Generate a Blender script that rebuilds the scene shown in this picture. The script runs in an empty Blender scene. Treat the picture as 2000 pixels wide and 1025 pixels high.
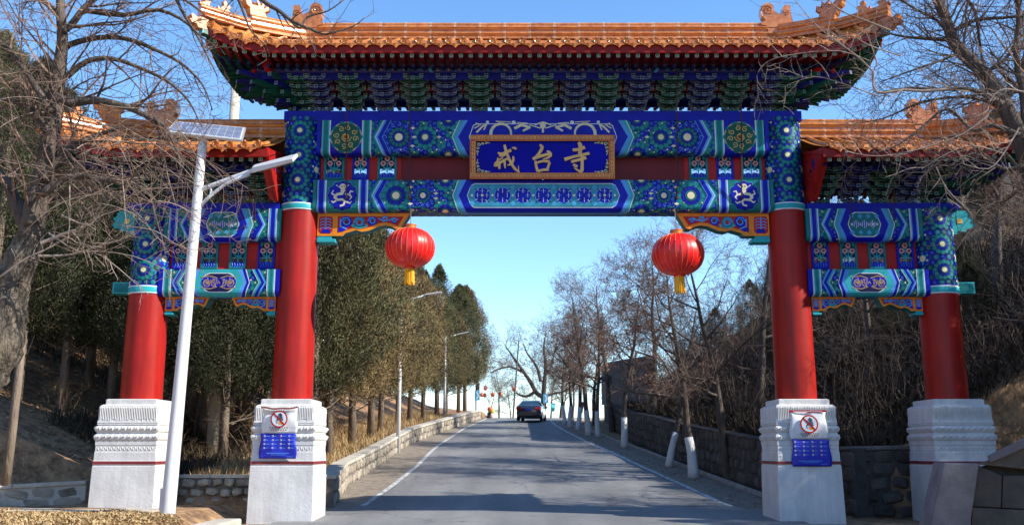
import bpy, math, random
import numpy as np
from mathutils import Vector, Matrix, noise
from mathutils.geometry import tessellate_polygon
PI = math.pi
R = math.radians
random.seed(11)
SC = bpy.context.scene
COL = SC.collection

# ------------------------------------------------------------------ camera, sky, sun
EYE, PITCH, FPX = 1.5, R(11.25), 1850.0
cd = bpy.data.cameras.new('camera'); cam = bpy.data.objects.new('camera', cd); COL.objects.link(cam)
cam.location = (0, 0, EYE); cam.rotation_euler = (R(90) + PITCH, 0, 0)
cd.sensor_width = 36; cd.lens = 36 * FPX / 2000; cd.clip_start = .1; cd.clip_end = 3000
SC.camera = cam
SUN = Vector((1.40, -.46, 1.0)).normalized()
w = bpy.data.worlds.new('World'); SC.world = w; w.use_nodes = True
nt = w.node_tree; bg = nt.nodes['Background']
sky = nt.nodes.new('ShaderNodeTexSky'); sky.sky_type = 'NISHITA'; sky.sun_disc = False
sky.sun_elevation = math.asin(SUN.z); sky.sun_rotation = math.atan2(SUN.x, SUN.y)
sky.altitude = 300; sky.air_density = 1.0; sky.dust_density = .1; sky.ozone_density = 3.0
hsv = nt.nodes.new('ShaderNodeHueSaturation'); hsv.inputs['Saturation'].default_value = 1.14
nt.links.new(sky.outputs[0], hsv.inputs['Color']); nt.links.new(hsv.outputs[0], bg.inputs[0]); bg.inputs[1].default_value = .15
sl = bpy.data.lights.new('sun', 'SUN'); so = bpy.data.objects.new('sun', sl); COL.objects.link(so)
sl.energy = 4.2; sl.angle = R(.5); sl.color = (1, .93, .82)
so.rotation_euler = SUN.to_track_quat('Z', 'Y').to_euler(); so.location = (40, -20, 40)
SC.view_settings.view_transform = 'Standard'; SC.view_settings.look = 'None'
SC.view_settings.gamma = 1; SC.view_settings.exposure = 1.02
SC.render.engine = 'CYCLES'
SC.cycles.max_bounces = 6; SC.cycles.diffuse_bounces = 3; SC.cycles.glossy_bounces = 2
SC.cycles.transparent_max_bounces = 4; SC.cycles.use_denoising = True

# ------------------------------------------------------------------ measuring helpers
cp, sp = math.cos(PITCH), math.sin(PITCH)
def ray(px, py):
    u = (px - 1000) / FPX; v = (512.5 - py) / FPX
    return Vector((u, cp - v * sp, sp + v * cp))
def at(px, py, Y):
    d = ray(px, py); t = Y / d.y
    return Vector((d.x * t, Y, EYE + d.z * t))
def ZP(py, Y): return at(1000, py, Y).z
RY = [-60, 20, 24.5, 30, 36, 42, 48, 58, 70, 80, 95, 110, 140, 400]
RZ = [-.05, 0, .12, .5, .97, 1.5, 1.95, 2.73, 3.62, 4.22, 4.45, 4.1, 1.0, -40]
def zr(y):
    return float(np.interp(y, RY, RZ))
def on_road(px, py):
    d = ray(px, py); lo, hi = 5.0, 90.0
    f = lambda Y: EYE + d.z * Y / d.y - zr(Y)
    for Y in np.arange(8, 95, .25):
        if f(Y) < 0: 
            return Vector((d.x * Y / d.y, Y, zr(Y)))
    return Vector((d.x * 80 / d.y, 80, zr(80)))

# ------------------------------------------------------------------ materials
MATS = {}
def mat(name, c=(.5, .5, .5), rough=.7, var=.18, scale=6.0, c2=None, bump=0.0, bscale=30.0, metal=0.0, coat=0.0, stretch=None, rnd=0.0, spec=.5, detail=6.0, emit=None, trans=0.0, thr=None, streak=0.0):
    if name in MATS: return MATS[name]
    m = bpy.data.materials.new(name); m.use_nodes = True; MATS[name] = m
    t = m.node_tree; b = t.nodes['Principled BSDF']; L = t.links.new
    b.inputs['Roughness'].default_value = rough; b.inputs['Metallic'].default_value = metal
    b.inputs['Specular IOR Level'].default_value = spec
    b.inputs['Coat Weight'].default_value = coat; b.inputs['Coat Roughness'].default_value = .12
    if trans: b.inputs['Transmission Weight'].default_value = trans
    tc = t.nodes.new('ShaderNodeTexCoord'); src = tc.outputs['Object']
    if rnd:
        oi = t.nodes.new('ShaderNodeObjectInfo')
        ad = t.nodes.new('ShaderNodeVectorMath'); ad.operation = 'MULTIPLY_ADD'
        cmb = t.nodes.new('ShaderNodeCombineXYZ')
        for i in range(3): L(oi.outputs['Random'], cmb.inputs[i])
        L(cmb.outputs[0], ad.inputs[0]); ad.inputs[1].default_value = (31, 17, 23); L(src, ad.inputs[2]); src = ad.outputs[0]
    if stretch:
        mp = t.nodes.new('ShaderNodeMapping'); mp.inputs['Scale'].default_value = stretch; L(src, mp.inputs[0]); src = mp.outputs[0]
    n = t.nodes.new('ShaderNodeTexNoise'); n.inputs['Scale'].default_value = scale; n.inputs['Detail'].default_value = detail
    n.inputs['Roughness'].default_value = .62
    L(src, n.inputs['Vector'])
    cr = t.nodes.new('ShaderNodeValToRGB')
    if c2 is None:
        a = [max(0, x * (1 - var)) for x in c]; d = [min(1, x * (1 + var)) for x in c]
    else: a, d = c, c2
    lo, hi = thr if thr else (.32, .68)
    cr.color_ramp.elements[0].position = lo; cr.color_ramp.elements[1].position = hi
    cr.color_ramp.elements[0].color = (*a, 1); cr.color_ramp.elements[1].color = (*d, 1)
    L(n.outputs['Fac'], cr.inputs[0]); out = cr.outputs[0]
    if rnd:
        hs = t.nodes.new('ShaderNodeHueSaturation')
        mr = t.nodes.new('ShaderNodeMapRange'); mr.inputs[3].default_value = 1 - rnd; mr.inputs[4].default_value = 1 + rnd
        L(oi.outputs['Random'], mr.inputs[0]); L(mr.outputs[0], hs.inputs['Value']); L(out, hs.inputs['Color']); out = hs.outputs[0]
    if streak:
        m2 = t.nodes.new('ShaderNodeMapping'); m2.inputs['Scale'].default_value = (5, 5, .35); L(tc.outputs['Object'], m2.inputs[0])
        n3 = t.nodes.new('ShaderNodeTexNoise'); n3.inputs['Scale'].default_value = 1.6; n3.inputs['Detail'].default_value = 6; n3.inputs['Roughness'].default_value = .7; L(m2.outputs[0], n3.inputs['Vector'])
        r3 = t.nodes.new('ShaderNodeMapRange'); r3.inputs[1].default_value = .38; r3.inputs[2].default_value = .62; r3.inputs[3].default_value = 1 - streak; r3.inputs[4].default_value = 1.0; L(n3.outputs['Fac'], r3.inputs[0])
        h3 = t.nodes.new('ShaderNodeHueSaturation'); L(r3.outputs[0], h3.inputs['Value']); L(out, h3.inputs['Color']); out = h3.outputs[0]
    L(out, b.inputs['Base Color'])
    if emit: b.inputs['Emission Color'].default_value = (*emit, 1); b.inputs['Emission Strength'].default_value = 1
    if bump:
        n2 = t.nodes.new('ShaderNodeTexNoise'); n2.inputs['Scale'].default_value = bscale; n2.inputs['Detail'].default_value = 5
        L(src, n2.inputs['Vector'])
        bp = t.nodes.new('ShaderNodeBump'); bp.inputs['Strength'].default_value = min(1, bump); bp.inputs['Distance'].default_value = .02 * max(1, bump)
        L(n2.outputs['Fac'], bp.inputs['Height']); L(bp.outputs[0], b.inputs['Normal'])
    return m
PB = mat('paint_blue', (.005, .010, .36), .42, .22, 3, spec=.18)
PN = mat('paint_navy', (.006, .008, .06), .5, .2, 3, spec=.18)
PT = mat('paint_teal', (.008, .165, .175), .42, .25, 3, spec=.18)
PLT = mat('paint_light_teal', (.03, .36, .40), .42, .15, 3, spec=.18)
PLB = mat('paint_light_blue', (.09, .30, .72), .42, .15, 3, spec=.18)
PW = mat('paint_white', (.62, .68, .74), .5, .12, 4, spec=.18)
PC = mat('paint_cream', (.72, .66, .42), .45, .15, 6, spec=.18)
PG = mat('paint_gold', (.68, .42, .10), .35, .2, 6, metal=.25, spec=.18)
PR = mat('paint_red', (.40, .012, .010), .4, .15, 2, spec=.18)
PRD = mat('paint_maroon', (.16, .012, .016), .45, .15, 2, spec=.18)
PO = mat('paint_orange', (.75, .24, .02), .4, .15, 4, spec=.18)
PK = mat('paint_pink', (.75, .48, .48), .5, .15, 8, spec=.18)
PDG = mat('paint_dark_green', (.010, .085, .060), .5, .25, 4, spec=.18)
COLR = mat('column_red', (.36, .013, .009), .42, .18, .9, bump=.12, bscale=6, coat=.03, spec=.28, streak=.30)
TILE = mat('glazed_tile', (.38, .108, .022), .22, c2=(.66, .26, .068), scale=7, bump=.10, bscale=16, coat=.45, rnd=.14)
TILED = mat('glazed_roof_tile', (.42, .135, .03), .3, c2=(.68, .30, .085), scale=5, bump=.3, bscale=20, coat=.35)
STW = mat('white_stone', (.50, .50, .50), .62, c2=(.68, .68, .67), scale=1.7, bump=.3, bscale=18, thr=(.22, .6), streak=.13)
BARK = mat('bark', (.045, .033, .026), .9, c2=(.125, .10, .080), scale=9, bump=1.6, bscale=26, stretch=(1, 1, .35))
TWIG = mat('twig_bark', (.065, .040, .030), .85, c2=(.25, .165, .125), scale=2.5)
TWIGP = mat('twig_pale', (.17, .12, .095), .8, c2=(.36, .29, .24), scale=1.5)
BARKW = mat('whitewash', (.55, .56, .58), .8, c2=(.72, .72, .70), scale=8, bump=.8, bscale=24)
WIRE = mat('grey_wire', (.2, .2, .2), .6)

# ------------------------------------------------------------------ mesh helpers
def link(o, parent=None):
    COL.objects.link(o)
    if parent is not None: o.parent = parent
    return o
def tag(o, label=None, cat=None, group=None, kind=None):
    if label: o['label'] = label
    if cat: o['category'] = cat
    if group: o['group'] = group
    if kind: o['kind'] = kind
    return o
def empty(name, loc=(0, 0, 0), label=None, cat=None, group=None, rz=0):
    o = bpy.data.objects.new(name, None); COL.objects.link(o); o.location = loc; o.rotation_euler = (0, 0, rz)
    o.empty_display_size = .2
    return tag(o, label, cat, group)
class MB:
    def __init__(s): s.v = []; s.f = []; s.m = []
    def face(s, pts, m=0):
        b = len(s.v); s.v.extend([tuple(p) for p in pts]); s.f.append(tuple(range(b, b + len(pts)))); s.m.append(m)
    def box(s, x0, x1, y0, y1, z0, z1, m=0):
        b = len(s.v)
        s.v += [(x0, y0, z0), (x1, y0, z0), (x1, y1, z0), (x0, y1, z0), (x0, y0, z1), (x1, y0, z1), (x1, y1, z1), (x0, y1, z1)]
        for q in ((0, 3, 2, 1), (4, 5, 6, 7), (0, 1, 5, 4), (1, 2, 6, 5), (2, 3, 7, 6), (3, 0, 4, 7)):
            s.f.append(tuple(b + i for i in q)); s.m.append(m)
    def hexa(s, P, m=0):
        b = len(s.v); s.v += [tuple(p) for p in P]
        for q in ((0, 3, 2, 1), (4, 5, 6, 7), (0, 1, 5, 4), (1, 2, 6, 5), (2, 3, 7, 6), (3, 0, 4, 7)):
            s.f.append(tuple(b + i for i in q)); s.m.append(m)
    def prism(s, pts, y0, y1, m=0, mside=None, ax='y', bev=0.0):
        """outline in the x-z plane extruded along y (ax='y'), or y-z outline along x (ax='x')"""
        n = len(pts); mside = m if mside is None else mside
        f = (lambda p, d: (p[0], d, p[1])) if ax == 'y' else (lambda p, d: (d, p[0], p[1]))
        tri = tessellate_polygon([[Vector((p[0], p[1], 0)) for p in pts]])
        b = len(s.v); s.v += [f(p, y0) for p in pts] + [f(p, y1) for p in pts]
        for t in tri:
            s.f.append(tuple(b + i for i in t)); s.m.append(m)
            s.f.append(tuple(b + n + i for i in reversed(t))); s.m.append(m)
        for i in range(n):
            j = (i + 1) % n; s.f.append((b + i, b + j, b + n + j, b + n + i)); s.m.append(mside)
    def tube(s, path, rad, n=6, m=0, cap=True, ref=None):
        k = len(path); 
        if not hasattr(rad, '__len__'): rad = [rad] * k
        b = len(s.v); P = [Vector(p) for p in path]
        up = Vector(ref) if ref else None
        for i in range(k):
            d = (P[min(i + 1, k - 1)] - P[max(i - 1, 0)])
            if d.length < 1e-9: d = Vector((0, 0, 1))
            d.normalize()
            r0 = up or (Vector((0, 0, 1)) if abs(d.z) < .9 else Vector((1, 0, 0)))
            a = d.cross(r0); a.normalize(); c = d.cross(a)
            for j in range(n):
                q = 2 * PI * j / n; s.v.append(tuple(P[i] + (a * math.cos(q) + c * math.sin(q)) * rad[i]))
        for i in range(k - 1):
            for j in range(n):
                j2 = (j + 1) % n
                s.f.append((b + i * n + j, b + i * n + j2, b + (i + 1) * n + j2, b + (i + 1) * n + j)); s.m.append(m)
        if cap and n > 3:
            s.f.append(tuple(b + j for j in reversed(range(n)))); s.m.append(m)
            s.f.append(tuple(b + (k - 1) * n + j for j in range(n))); s.m.append(m)
    def lathe(s, prof, n=24, m=0, c=(0, 0), ms=None):
        b = len(s.v); k = len(prof)
        for (r, z) in prof:
            for j in range(n):
                q = 2 * PI * j / n; s.v.append((c[0] + r * math.cos(q), c[1] + r * math.sin(q), z))
        for i in range(k - 1):
            for j in range(n):
                j2 = (j + 1) % n
                s.f.append((b + i * n + j, b + i * n + j2, b + (i + 1) * n + j2, b + (i + 1) * n + j)); s.m.append(ms[i] if ms else m)
        s.f.append(tuple(b + j for j in reversed(range(n)))); s.m.append(ms[0] if ms else m)
        s.f.append(tuple(b + (k - 1) * n + j for j in range(n))); s.m.append(ms[-1] if ms else m)
    def square(s, prof, m=0, c=(0, 0), n=1, ms=None, ch=.0):
        """square 'lathe': half width, z; chamfered corners ch"""
        b = len(s.v); k = len(prof)
        for (r, z) in prof:
            e = ch
            ring = [(-r + e, -r), (r - e, -r), (r, -r + e), (r, r - e), (r - e, r), (-r + e, r), (-r, r - e), (-r, -r + e)]
            s.v += [(c[0] + x, c[1] + y, z) for x, y in ring]
        for i in range(k - 1):
            for j in range(8):
                j2 = (j + 1) % 8
                s.f.append((b + i * 8 + j, b + i * 8 + j2, b + (i + 1) * 8 + j2, b + (i + 1) * 8 + j)); s.m.append(ms[i] if ms else m)
        s.f.append(tuple(b + j for j in reversed(range(8)))); s.m.append(m)
        s.f.append(tuple(b + (k - 1) * 8 + j for j in range(8))); s.m.append(m)
    def disc(s, c, r, y0, y1, n=14, m=0, m2=None):
        """cylinder with axis along y"""
        pts = [(c[0] + r * math.cos(2 * PI * j / n), c[1] + r * math.sin(2 * PI * j / n)) for j in range(n)]
        s.prism(pts, y0, y1, m, m2)
    def mesh(s, name, mats, smooth=False):
        me = bpy.data.meshes.new(name); me.from_pydata(s.v, [], s.f)
        for q in mats: me.materials.append(q)
        if len(mats) > 1: me.polygons.foreach_set('material_index', s.m)
        if smooth: me.polygons.foreach_set('use_smooth', [True] * len(s.f))
        me.update(); return me
    def build(s, name, mats, parent=None, smooth=False, loc=(0, 0, 0), bevel=0.0, angle=None):
        if not isinstance(mats, (list, tuple)): mats = [mats]
        me = s.mesh(name, mats, smooth); o = bpy.data.objects.new(name, me); link(o, parent); o.location = loc
        if bevel:
            bm_ = o.modifiers.new('bevel', 'BEVEL'); bm_.width = bevel; bm_.segments = 2; bm_.limit_method = 'ANGLE'; bm_.angle_limit = R(35)
        if smooth and angle:
            try: me.set_sharp_from_angle(angle=R(angle))
            except Exception: pass
        return o
def put(me, name, parent, loc=(0, 0, 0), rot=(0, 0, 0), sc=(1, 1, 1)):
    o = bpy.data.objects.new(name, me); link(o, parent); o.location = loc; o.rotation_euler = rot; o.scale = sc
    return o
def copy_tree(o, parent=None):
    c = o.copy(); COL.objects.link(c); c.parent = parent
    for ch in o.children: copy_tree(ch, c)
    return c

# ------------------------------------------------------------------ painted ornament: convex shapes laid 2 mm apart on a curved face
PALS = [PB, PT, PLT, PLB, PW, PC, PG, PR, PN, PO, PK, PDG, PRD]
B_, T_, LT_, LB_, W_, C_, G_, R_, N_, O_, K_, DG_, M_ = range(13)
class Paint:
    def __init__(s): s.p = []; s.clip = None
    def add(s, pts, m, l):
        if s.clip:
            pts = clip_poly(pts, s.clip)
            if len(pts) < 3: return
        s.p.append((pts, m, l))
    def rect(s, a, b, c, d, m, l): s.add([(a, c), (b, c), (b, d), (a, d)], m, l)
    def disc(s, x, y, r, m, l, n=12, ry=None):
        ry = ry or r
        s.add([(x + r * math.cos(2 * PI * i / n), y + ry * math.sin(2 * PI * i / n)) for i in range(n)], m, l)
    def stroke(s, pts, wd, m, l, closed=False, w1=None):
        n = len(pts); k = n if closed else n - 1
        for i in range(k):
            a = Vector(pts[i]); b = Vector(pts[(i + 1) % n]); d = b - a
            if d.length < 1e-6: continue
            d.normalize(); q = Vector((-d.y, d.x))
            wa = wd if w1 is None else wd + (w1 - wd) * i / max(1, k); wb = wd if w1 is None else wd + (w1 - wd) * (i + 1) / max(1, k)
            e = d * (min(wa, wb) * .25)
            s.add([tuple(a - e + q * wa / 2), tuple(a - e - q * wa / 2), tuple(b + e - q * wb / 2), tuple(b + e + q * wb / 2)], m, l)
    def spiral(s, x, y, r, m, l, turns=1.3, a0=0, wd=.012, sg=1, n=9):
        s.stroke([(x + r * (1 - .75 * i / n) * math.cos(a0 + sg * turns * 2 * PI * i / n), y + r * (1 - .75 * i / n) * math.sin(a0 + sg * turns * 2 * PI * i / n)) for i in range(n + 1)], wd, m, l)
    def rosette(s, x, y, r, A, B, l=1, n=12):
        s.disc(x, y, r, N_, l, 20)
        for i in range(n):
            a = 2 * PI * i / n; cx, cy = x + .78 * r * math.cos(a), y + .78 * r * math.sin(a)
            s.disc(cx, cy, .215 * r, A, l + 1, 9)
            s.spiral(cx, cy, .14 * r, LB_ if A == B_ else LT_, l + 2, .8, a, .022 * r + .003, 1, 5)
        s.disc(x, y, .60 * r, N_, l + 2, 18)
        for i in range(n + 2):
            a = 2 * PI * i / (n + 2); ca, sa = math.cos(a), math.sin(a)
            s.add([(x + ca * r * q - sa * r * h, y + sa * r * q + ca * r * h) for q, h in ((.36, -.05), (.36, .05), (.5, .105), (.58, .04), (.58, -.04), (.5, -.105))], B, l + 3)
        s.disc(x, y, .375 * r, N_, l + 4, 16)
        s.disc(x, y, .345 * r, A, l + 5, 16)
        s.disc(x, y, .265 * r, N_, l + 6, 14); s.disc(x, y, .23 * r, C_, l + 7, 14)
    def chevron(s, sa, tm, t0, t1, k, bands, dr, l):
        """nested arrow bands; apex at sa, arms run dr*k away at t0 and t1"""
        q = sa
        for wd, m in bands:
            a, b = q, q + dr * wd
            s.add([(a, tm), (b, tm), (b + dr * k, t0), (a + dr * k, t0)], m, l)
            s.add([(a, tm), (a + dr * k, t1), (b + dr * k, t1), (b, tm)], m, l)
            q = b
        return q
    def emit(s, name, f, parent, me_=None, lay=.002):
        V = []; F = []; M = []
        for pts, m, l in s.p:
            d = l * lay + .002 + (len(F) % 6) * .00028
            if me_ is None:
                b = len(V); V += [f(x, y, d) for x, y in pts]; F.append(tuple(range(b, b + len(pts)))); M.append(m)
            else:
                tris = [(pts[0], pts[i], pts[i + 1]) for i in range(1, len(pts) - 1)]
                while tris:
                    t = tris.pop()
                    e = [(abs(t[i][0] - t[(i + 1) % 3][0]) * me_[0] + abs(t[i][1] - t[(i + 1) % 3][1]) * me_[1]) for i in range(3)]
                    i = e.index(max(e))
                    if e[i] > 1.0:
                        a, b, c = t[i], t[(i + 1) % 3], t[(i + 2) % 3]; mid = ((a[0] + b[0]) / 2, (a[1] + b[1]) / 2)
                        tris += [(a, mid, c), (mid, b, c)]
                    else:
                        b = len(V); V += [f(x, y, d) for x, y in t]; F.append((b, b + 1, b + 2)); M.append(m)
        me = bpy.data.meshes.new(name); me.from_pydata(V, [], F)
        for q in PALS: me.materials.append(q)
        me.polygons.foreach_set('material_index', M); me.update()
        return put(me, name, parent) if parent is not None else me
def clip_poly(P, C):
    out = list(P); n = len(C)
    ar = sum(C[i][0] * C[(i + 1) % n][1] - C[(i + 1) % n][0] * C[i][1] for i in range(n))
    sg = 1 if ar > 0 else -1
    for i in range(n):
        ax, ay = C[i]; bx, by = C[(i + 1) % n]
        ins = lambda p: sg * ((bx - ax) * (p[1] - ay) - (by - ay) * (p[0] - ax)) >= -1e-9
        new = []
        for j in range(len(out)):
            p, q = out[j], out[(j + 1) % len(out)]; ip, iq = ins(p), ins(q)
            if ip: new.append(p)
            if ip != iq:
                d1 = (bx - ax) * (p[1] - ay) - (by - ay) * (p[0] - ax); d2 = (bx - ax) * (q[1] - ay) - (by - ay) * (q[0] - ax)
                t = d1 / (d1 - d2); new.append((p[0] + (q[0] - p[0]) * t, p[1] + (q[1] - p[1]) * t))
        out = new
        if len(out) < 3: return []
    return out
# ================================================================== THE GATE
GX, GY = .73, 21.65
gate = empty('memorial_gate', (GX, GY, 0), 'painted timber gate with four red columns and orange tiled roofs spanning the road', 'gate')
CI, CO = 5.71, 9.13           # column offsets from the gate's middle
CR = .44
def zf(py, y=-.30): return ZP(py, GY + y)
Z_CAP = zf(222, -.15)         # where the main brackets stand
Z_SCAP = zf(400, -.15)
Z_PED = 2.62

# ---- pedestals
def carve(mb, hw, z0, z1, kind):
    """relief on all four faces, standing proud of the block"""
    for sd in range(4):
        def T(u, d, z):
            x, y = u, -(hw + d)
            for _ in range(sd): x, y = -y, x
            return (x, y, z)
        if kind == 'flute':
            n = 34; st = 2 * (hw - .03) / n
            for i in range(n):
                u = -hw + .03 + st * (i + .5); h = st * .36; zz0 = z0 + random.uniform(0, .05); zz1 = z1 - random.uniform(0, .02)
                mb.face([T(u - h, -.004, zz0), T(u, .013, zz0 + .02), T(u, .013, zz1), T(u - h, -.004, zz1)])
                mb.face([T(u, .013, zz0 + .02), T(u + h, -.004, zz0), T(u + h, -.004, zz1), T(u, .013, zz1)])
                mb.face([T(u - h, -.004, zz0), T(u + h, -.004, zz0), T(u, .013, zz0 + .02)])
        elif kind == 'bead':
            n = 10; st = 2 * hw / n
            for i in range(n):
                u = -hw + st * (i + .5); a = st * .46; zm = (z0 + z1) / 2
                P = [T(u - a, 0, z0), T(u + a * .7, 0, z0), T(u + a, 0, z1), T(u - a * .6, 0, z1)]
                c1 = T(u - a * .35, .035, zm - .01); c2 = T(u + a * .55, .045, zm + .02)
                mb.face([P[0], P[1], c2, c1]); mb.face([P[1], P[2], c2]); mb.face([P[2], P[3], c1, c2]); mb.face([P[3], P[0], c1])
        elif kind == 'scroll':
            n = 26; st = 2 * (hw - .06) / n
            for i in range(n):
                u = -hw + .06 + st * (i + .5); a = st * .4; zm = (z0 + z1) / 2 + (.015 if i % 2 else -.015)
                c = T(u, .016, zm); P = [T(u - a, 0, zm), T(u, 0, zm - .03), T(u + a, 0, zm), T(u, 0, zm + .03)]
                for q in range(4): mb.face([P[q], P[(q + 1) % 4], c])
PROF = [(.715, -.35), (.71, 0), (.693, 1.18), (.685, 1.19), (.685, 1.215), (.690, 1.22), (.690, 1.29), (.680, 1.30), (.676, 1.48), (.668, 1.49), (.668, 1.62), (.676, 1.63), (.676, 1.72), (.700, 1.76), (.705, 1.80), (.696, 1.845), (.662, 1.87), (.660, 1.90), (.688, 1.925), (.700, 1.97), (.690, 2.03), (.650, 2.045), (.650, 2.06), (.672, 2.07), (.672, 2.085), (.66, 2.09), (.672, 2.11), (.655, 2.2), (.645, 2.30), (.655, 2.42), (.645, 2.475), (.60, 2.505), (.56, 2.51), (.56, 2.615), (.53, 2.63)]
PROF_OUT = PROF
def pedestal(x, zbase=0):
    mb = MB(); mb.square(PROF, ch=.012)
    p = mb.build('pedestal', STW, gate, loc=(x, 0, 0))
    c = MB(); carve(c, .660, 2.13, 2.46, 'flute'); c.build('fluted_carving', STW, p)['kind'] = 'stuff'
    c = MB(); carve(c, .69, 1.935, 2.03, 'bead'); c.build('leaf_bead_row', STW, p)['kind'] = 'stuff'
    c = MB(); carve(c, .69, 1.765, 1.845, 'bead'); c.build('leaf_bead_row', STW, p)['kind'] = 'stuff'
    c = MB(); carve(c, .669, 1.5, 1.61, 'scroll'); c.build('scroll_carving', STW, p)['kind'] = 'stuff'
    b = MB(); b.square([(.698, 1.222), (.698, 1.288)], ch=.012); b.build('red_band', mat('band_maroon', (.20, .022, .025), .6, .25, 3), p)
    return p
for x in (-CO, -CI, CI, CO): pedestal(x)

# ---- columns
Z_BAND0, Z_BAND1 = zf(408, -.44), zf(394, -.44)
Z_SB0, Z_SB1 = zf(572, -.44), zf(556, -.44)
def sleeve_paint(zt, zb, r, pitch, rr, off):
    P = Paint(); Cc = 2 * PI * r; Hh = zt - zb; P.clip = [(-Cc / 2, 0), (Cc / 2, 0), (Cc / 2, Hh), (-Cc / 2, Hh)]
    n = 6; ds = Cc / n
    # background curls
    k = 0; y = .05
    while y < Hh:
        for j in range(18):
            s = -Cc / 2 + (j + (k % 2) * .5) * Cc / 18
            P.disc(s, y, .068, N_, 1, 8); P.disc(s, y, .058, (T_, B_, T_, DG_)[(j + k * 2) % 4], 2, 8); P.spiral(s, y, .035, LT_ if (j + k) % 2 else LB_, 3, .8, j, .008, 1, 4)
        y += .115; k += 1
    for j in range(-3, 4):
        s = j * ds; q = off + (pitch / 2 if j % 2 else 0) - pitch
        while q < Hh + pitch:
            if j % 2:
                P.disc(s, q, .17, B_, 4, 12); P.disc(s, q, .10, T_, 5, 10); P.disc(s, q, .075, C_, 6, 12)
                for a in range(6):
                    P.disc(s + .125 * math.cos(a * PI / 3 + .5), q + .125 * math.sin(a * PI / 3 + .5), .026, PALS.index(PC) if a % 3 == 0 else LT_, 6, 6)
            else: P.rosette(s, q, rr, B_ if (j // 2) % 2 else T_, B_ if not (j // 2) % 2 else T_, 4)
            q += pitch
    return P
def column(x, zt, zbt, zbb, pitch, off):
    mb = MB(); mb.lathe([(CR + .015, Z_PED - .05), (CR + .01, 3.6), (CR, 5), (CR, zbb + .01)], 40)
    c = mb.build('column', COLR, gate, smooth=True, loc=(x, 0, 0), angle=40)
    mb = MB(); mb.lathe([(CR - .01, zbt - .01), (CR - .01, zt)], 40)
    s = mb.build('painted_sleeve', PB, c, smooth=True, angle=40)
    P = sleeve_paint(zt, zbt, CR - .01, pitch, .245, off)
    r = CR - .01
    P.emit('rosette_painting', lambda a, t, d: ((r + d) * math.sin(a / r), -(r + d) * math.cos(a / r), zt - t), s, (12.5, 5))
    h = zbt - zbb; r1 = CR + .012
    mb = MB(); mb.lathe([(r1, zbb), (r1 + .01, zbb + .01), (r1 + .01, zbb + h * .16), (r1 + .012, zbb + h * .17), (r1 + .012, zbb + h * .8), (r1 + .01, zbb + h * .82), (r1 + .01, zbt - .005), (r1 - .02, zbt)], 40, ms=[0, 0, 1, 1, 1, 0, 0, 0])
    mb.build('ring_band', [PW, PLT], c, smooth=True, angle=40)
    return c
for x in (-CI, CI): column(x, Z_CAP - .16, Z_BAND1, Z_BAND0, .60, .36)
for x in (-CO, CO): column(x, Z_SCAP - .10, Z_SB1, Z_SB0, .60, .30)

# ---- beams
RC = .11
def beam(name, x0, x1, zt, zb, dep, yc, base, painter, parent=None):
    yf, yb = yc - dep / 2, yc + dep / 2; H = zt - zb
    arc = lambda sg: [(yc + sg * (dep / 2 - RC + RC * math.cos(a)), zb + RC - RC * math.sin(a)) for a in (0, PI / 8, PI / 4, 3 * PI / 8, PI / 2)]
    pf = [(yf, zt)] + arc(-1) + list(reversed(arc(1))) + [(yb, zt)]
    mb = MB(); mb.prism(pf, x0, x1, ax='x'); o = mb.build(name, base, parent or gate)
    F = H - RC; A = RC * PI / 2; U = dep - 2 * RC
    def mp(s, t, d):
        if t < F: return (x0 + s, yf - d, zt - t)
        if t < F + A:
            a = (t - F) / RC; return (x0 + s, yf + RC - (RC + d) * math.cos(a), zb + RC - (RC + d) * math.sin(a))
        return (x0 + s, yf + RC + (t - F - A), zb - d)
    P = Paint(); L = x1 - x0; T = F + A + U; P.clip = [(0, 0), (L, 0), (L, T), (0, T)]
    painter(P, L, F + A * .75, T)
    # long faces only bend along t between F and F+A
    P2 = Paint()
    for pts, m, l in P.p:
        lo = min(p[1] for p in pts); hi = max(p[1] for p in pts)
        if hi <= F or lo >= F + A: P2.p.append((pts, m, l)); continue
        cuts = [-1] + [F + A * i / 4 for i in range(5)] + [T + 1]
        for a, b in zip(cuts, cuts[1:]):
            if b <= lo or a >= hi: continue
            q = clip_poly(pts, [(-1, a), (L + 1, a), (L + 1, b), (-1, b)])
            if len(q) > 2: P2.p.append((q, m, l))
    def mp2(s, t, d): return mp(s, t, d)
    P2.emit('beam_painting', mp2, o)
    return o
def mirrored(P, L, fn):
    a = len(P.p); fn()
    for pts, m, l in list(P.p[a:]): P.p.append(([(L - x, y) for x, y in reversed(pts)], m, l))
def vband(P, a, b, T, m, edge, l=9, we=.028):
    P.rect(a, b, 0, T, edge, l); P.rect(a + we, b - we, 0, T, m, l + 1)
    mid = LB_ if m == B_ else LT_
    P.rect(a + we, a + we + .03, 0, T, mid, l + 2); P.rect(b - we - .03, b - we, 0, T, mid, l + 2)
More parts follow.
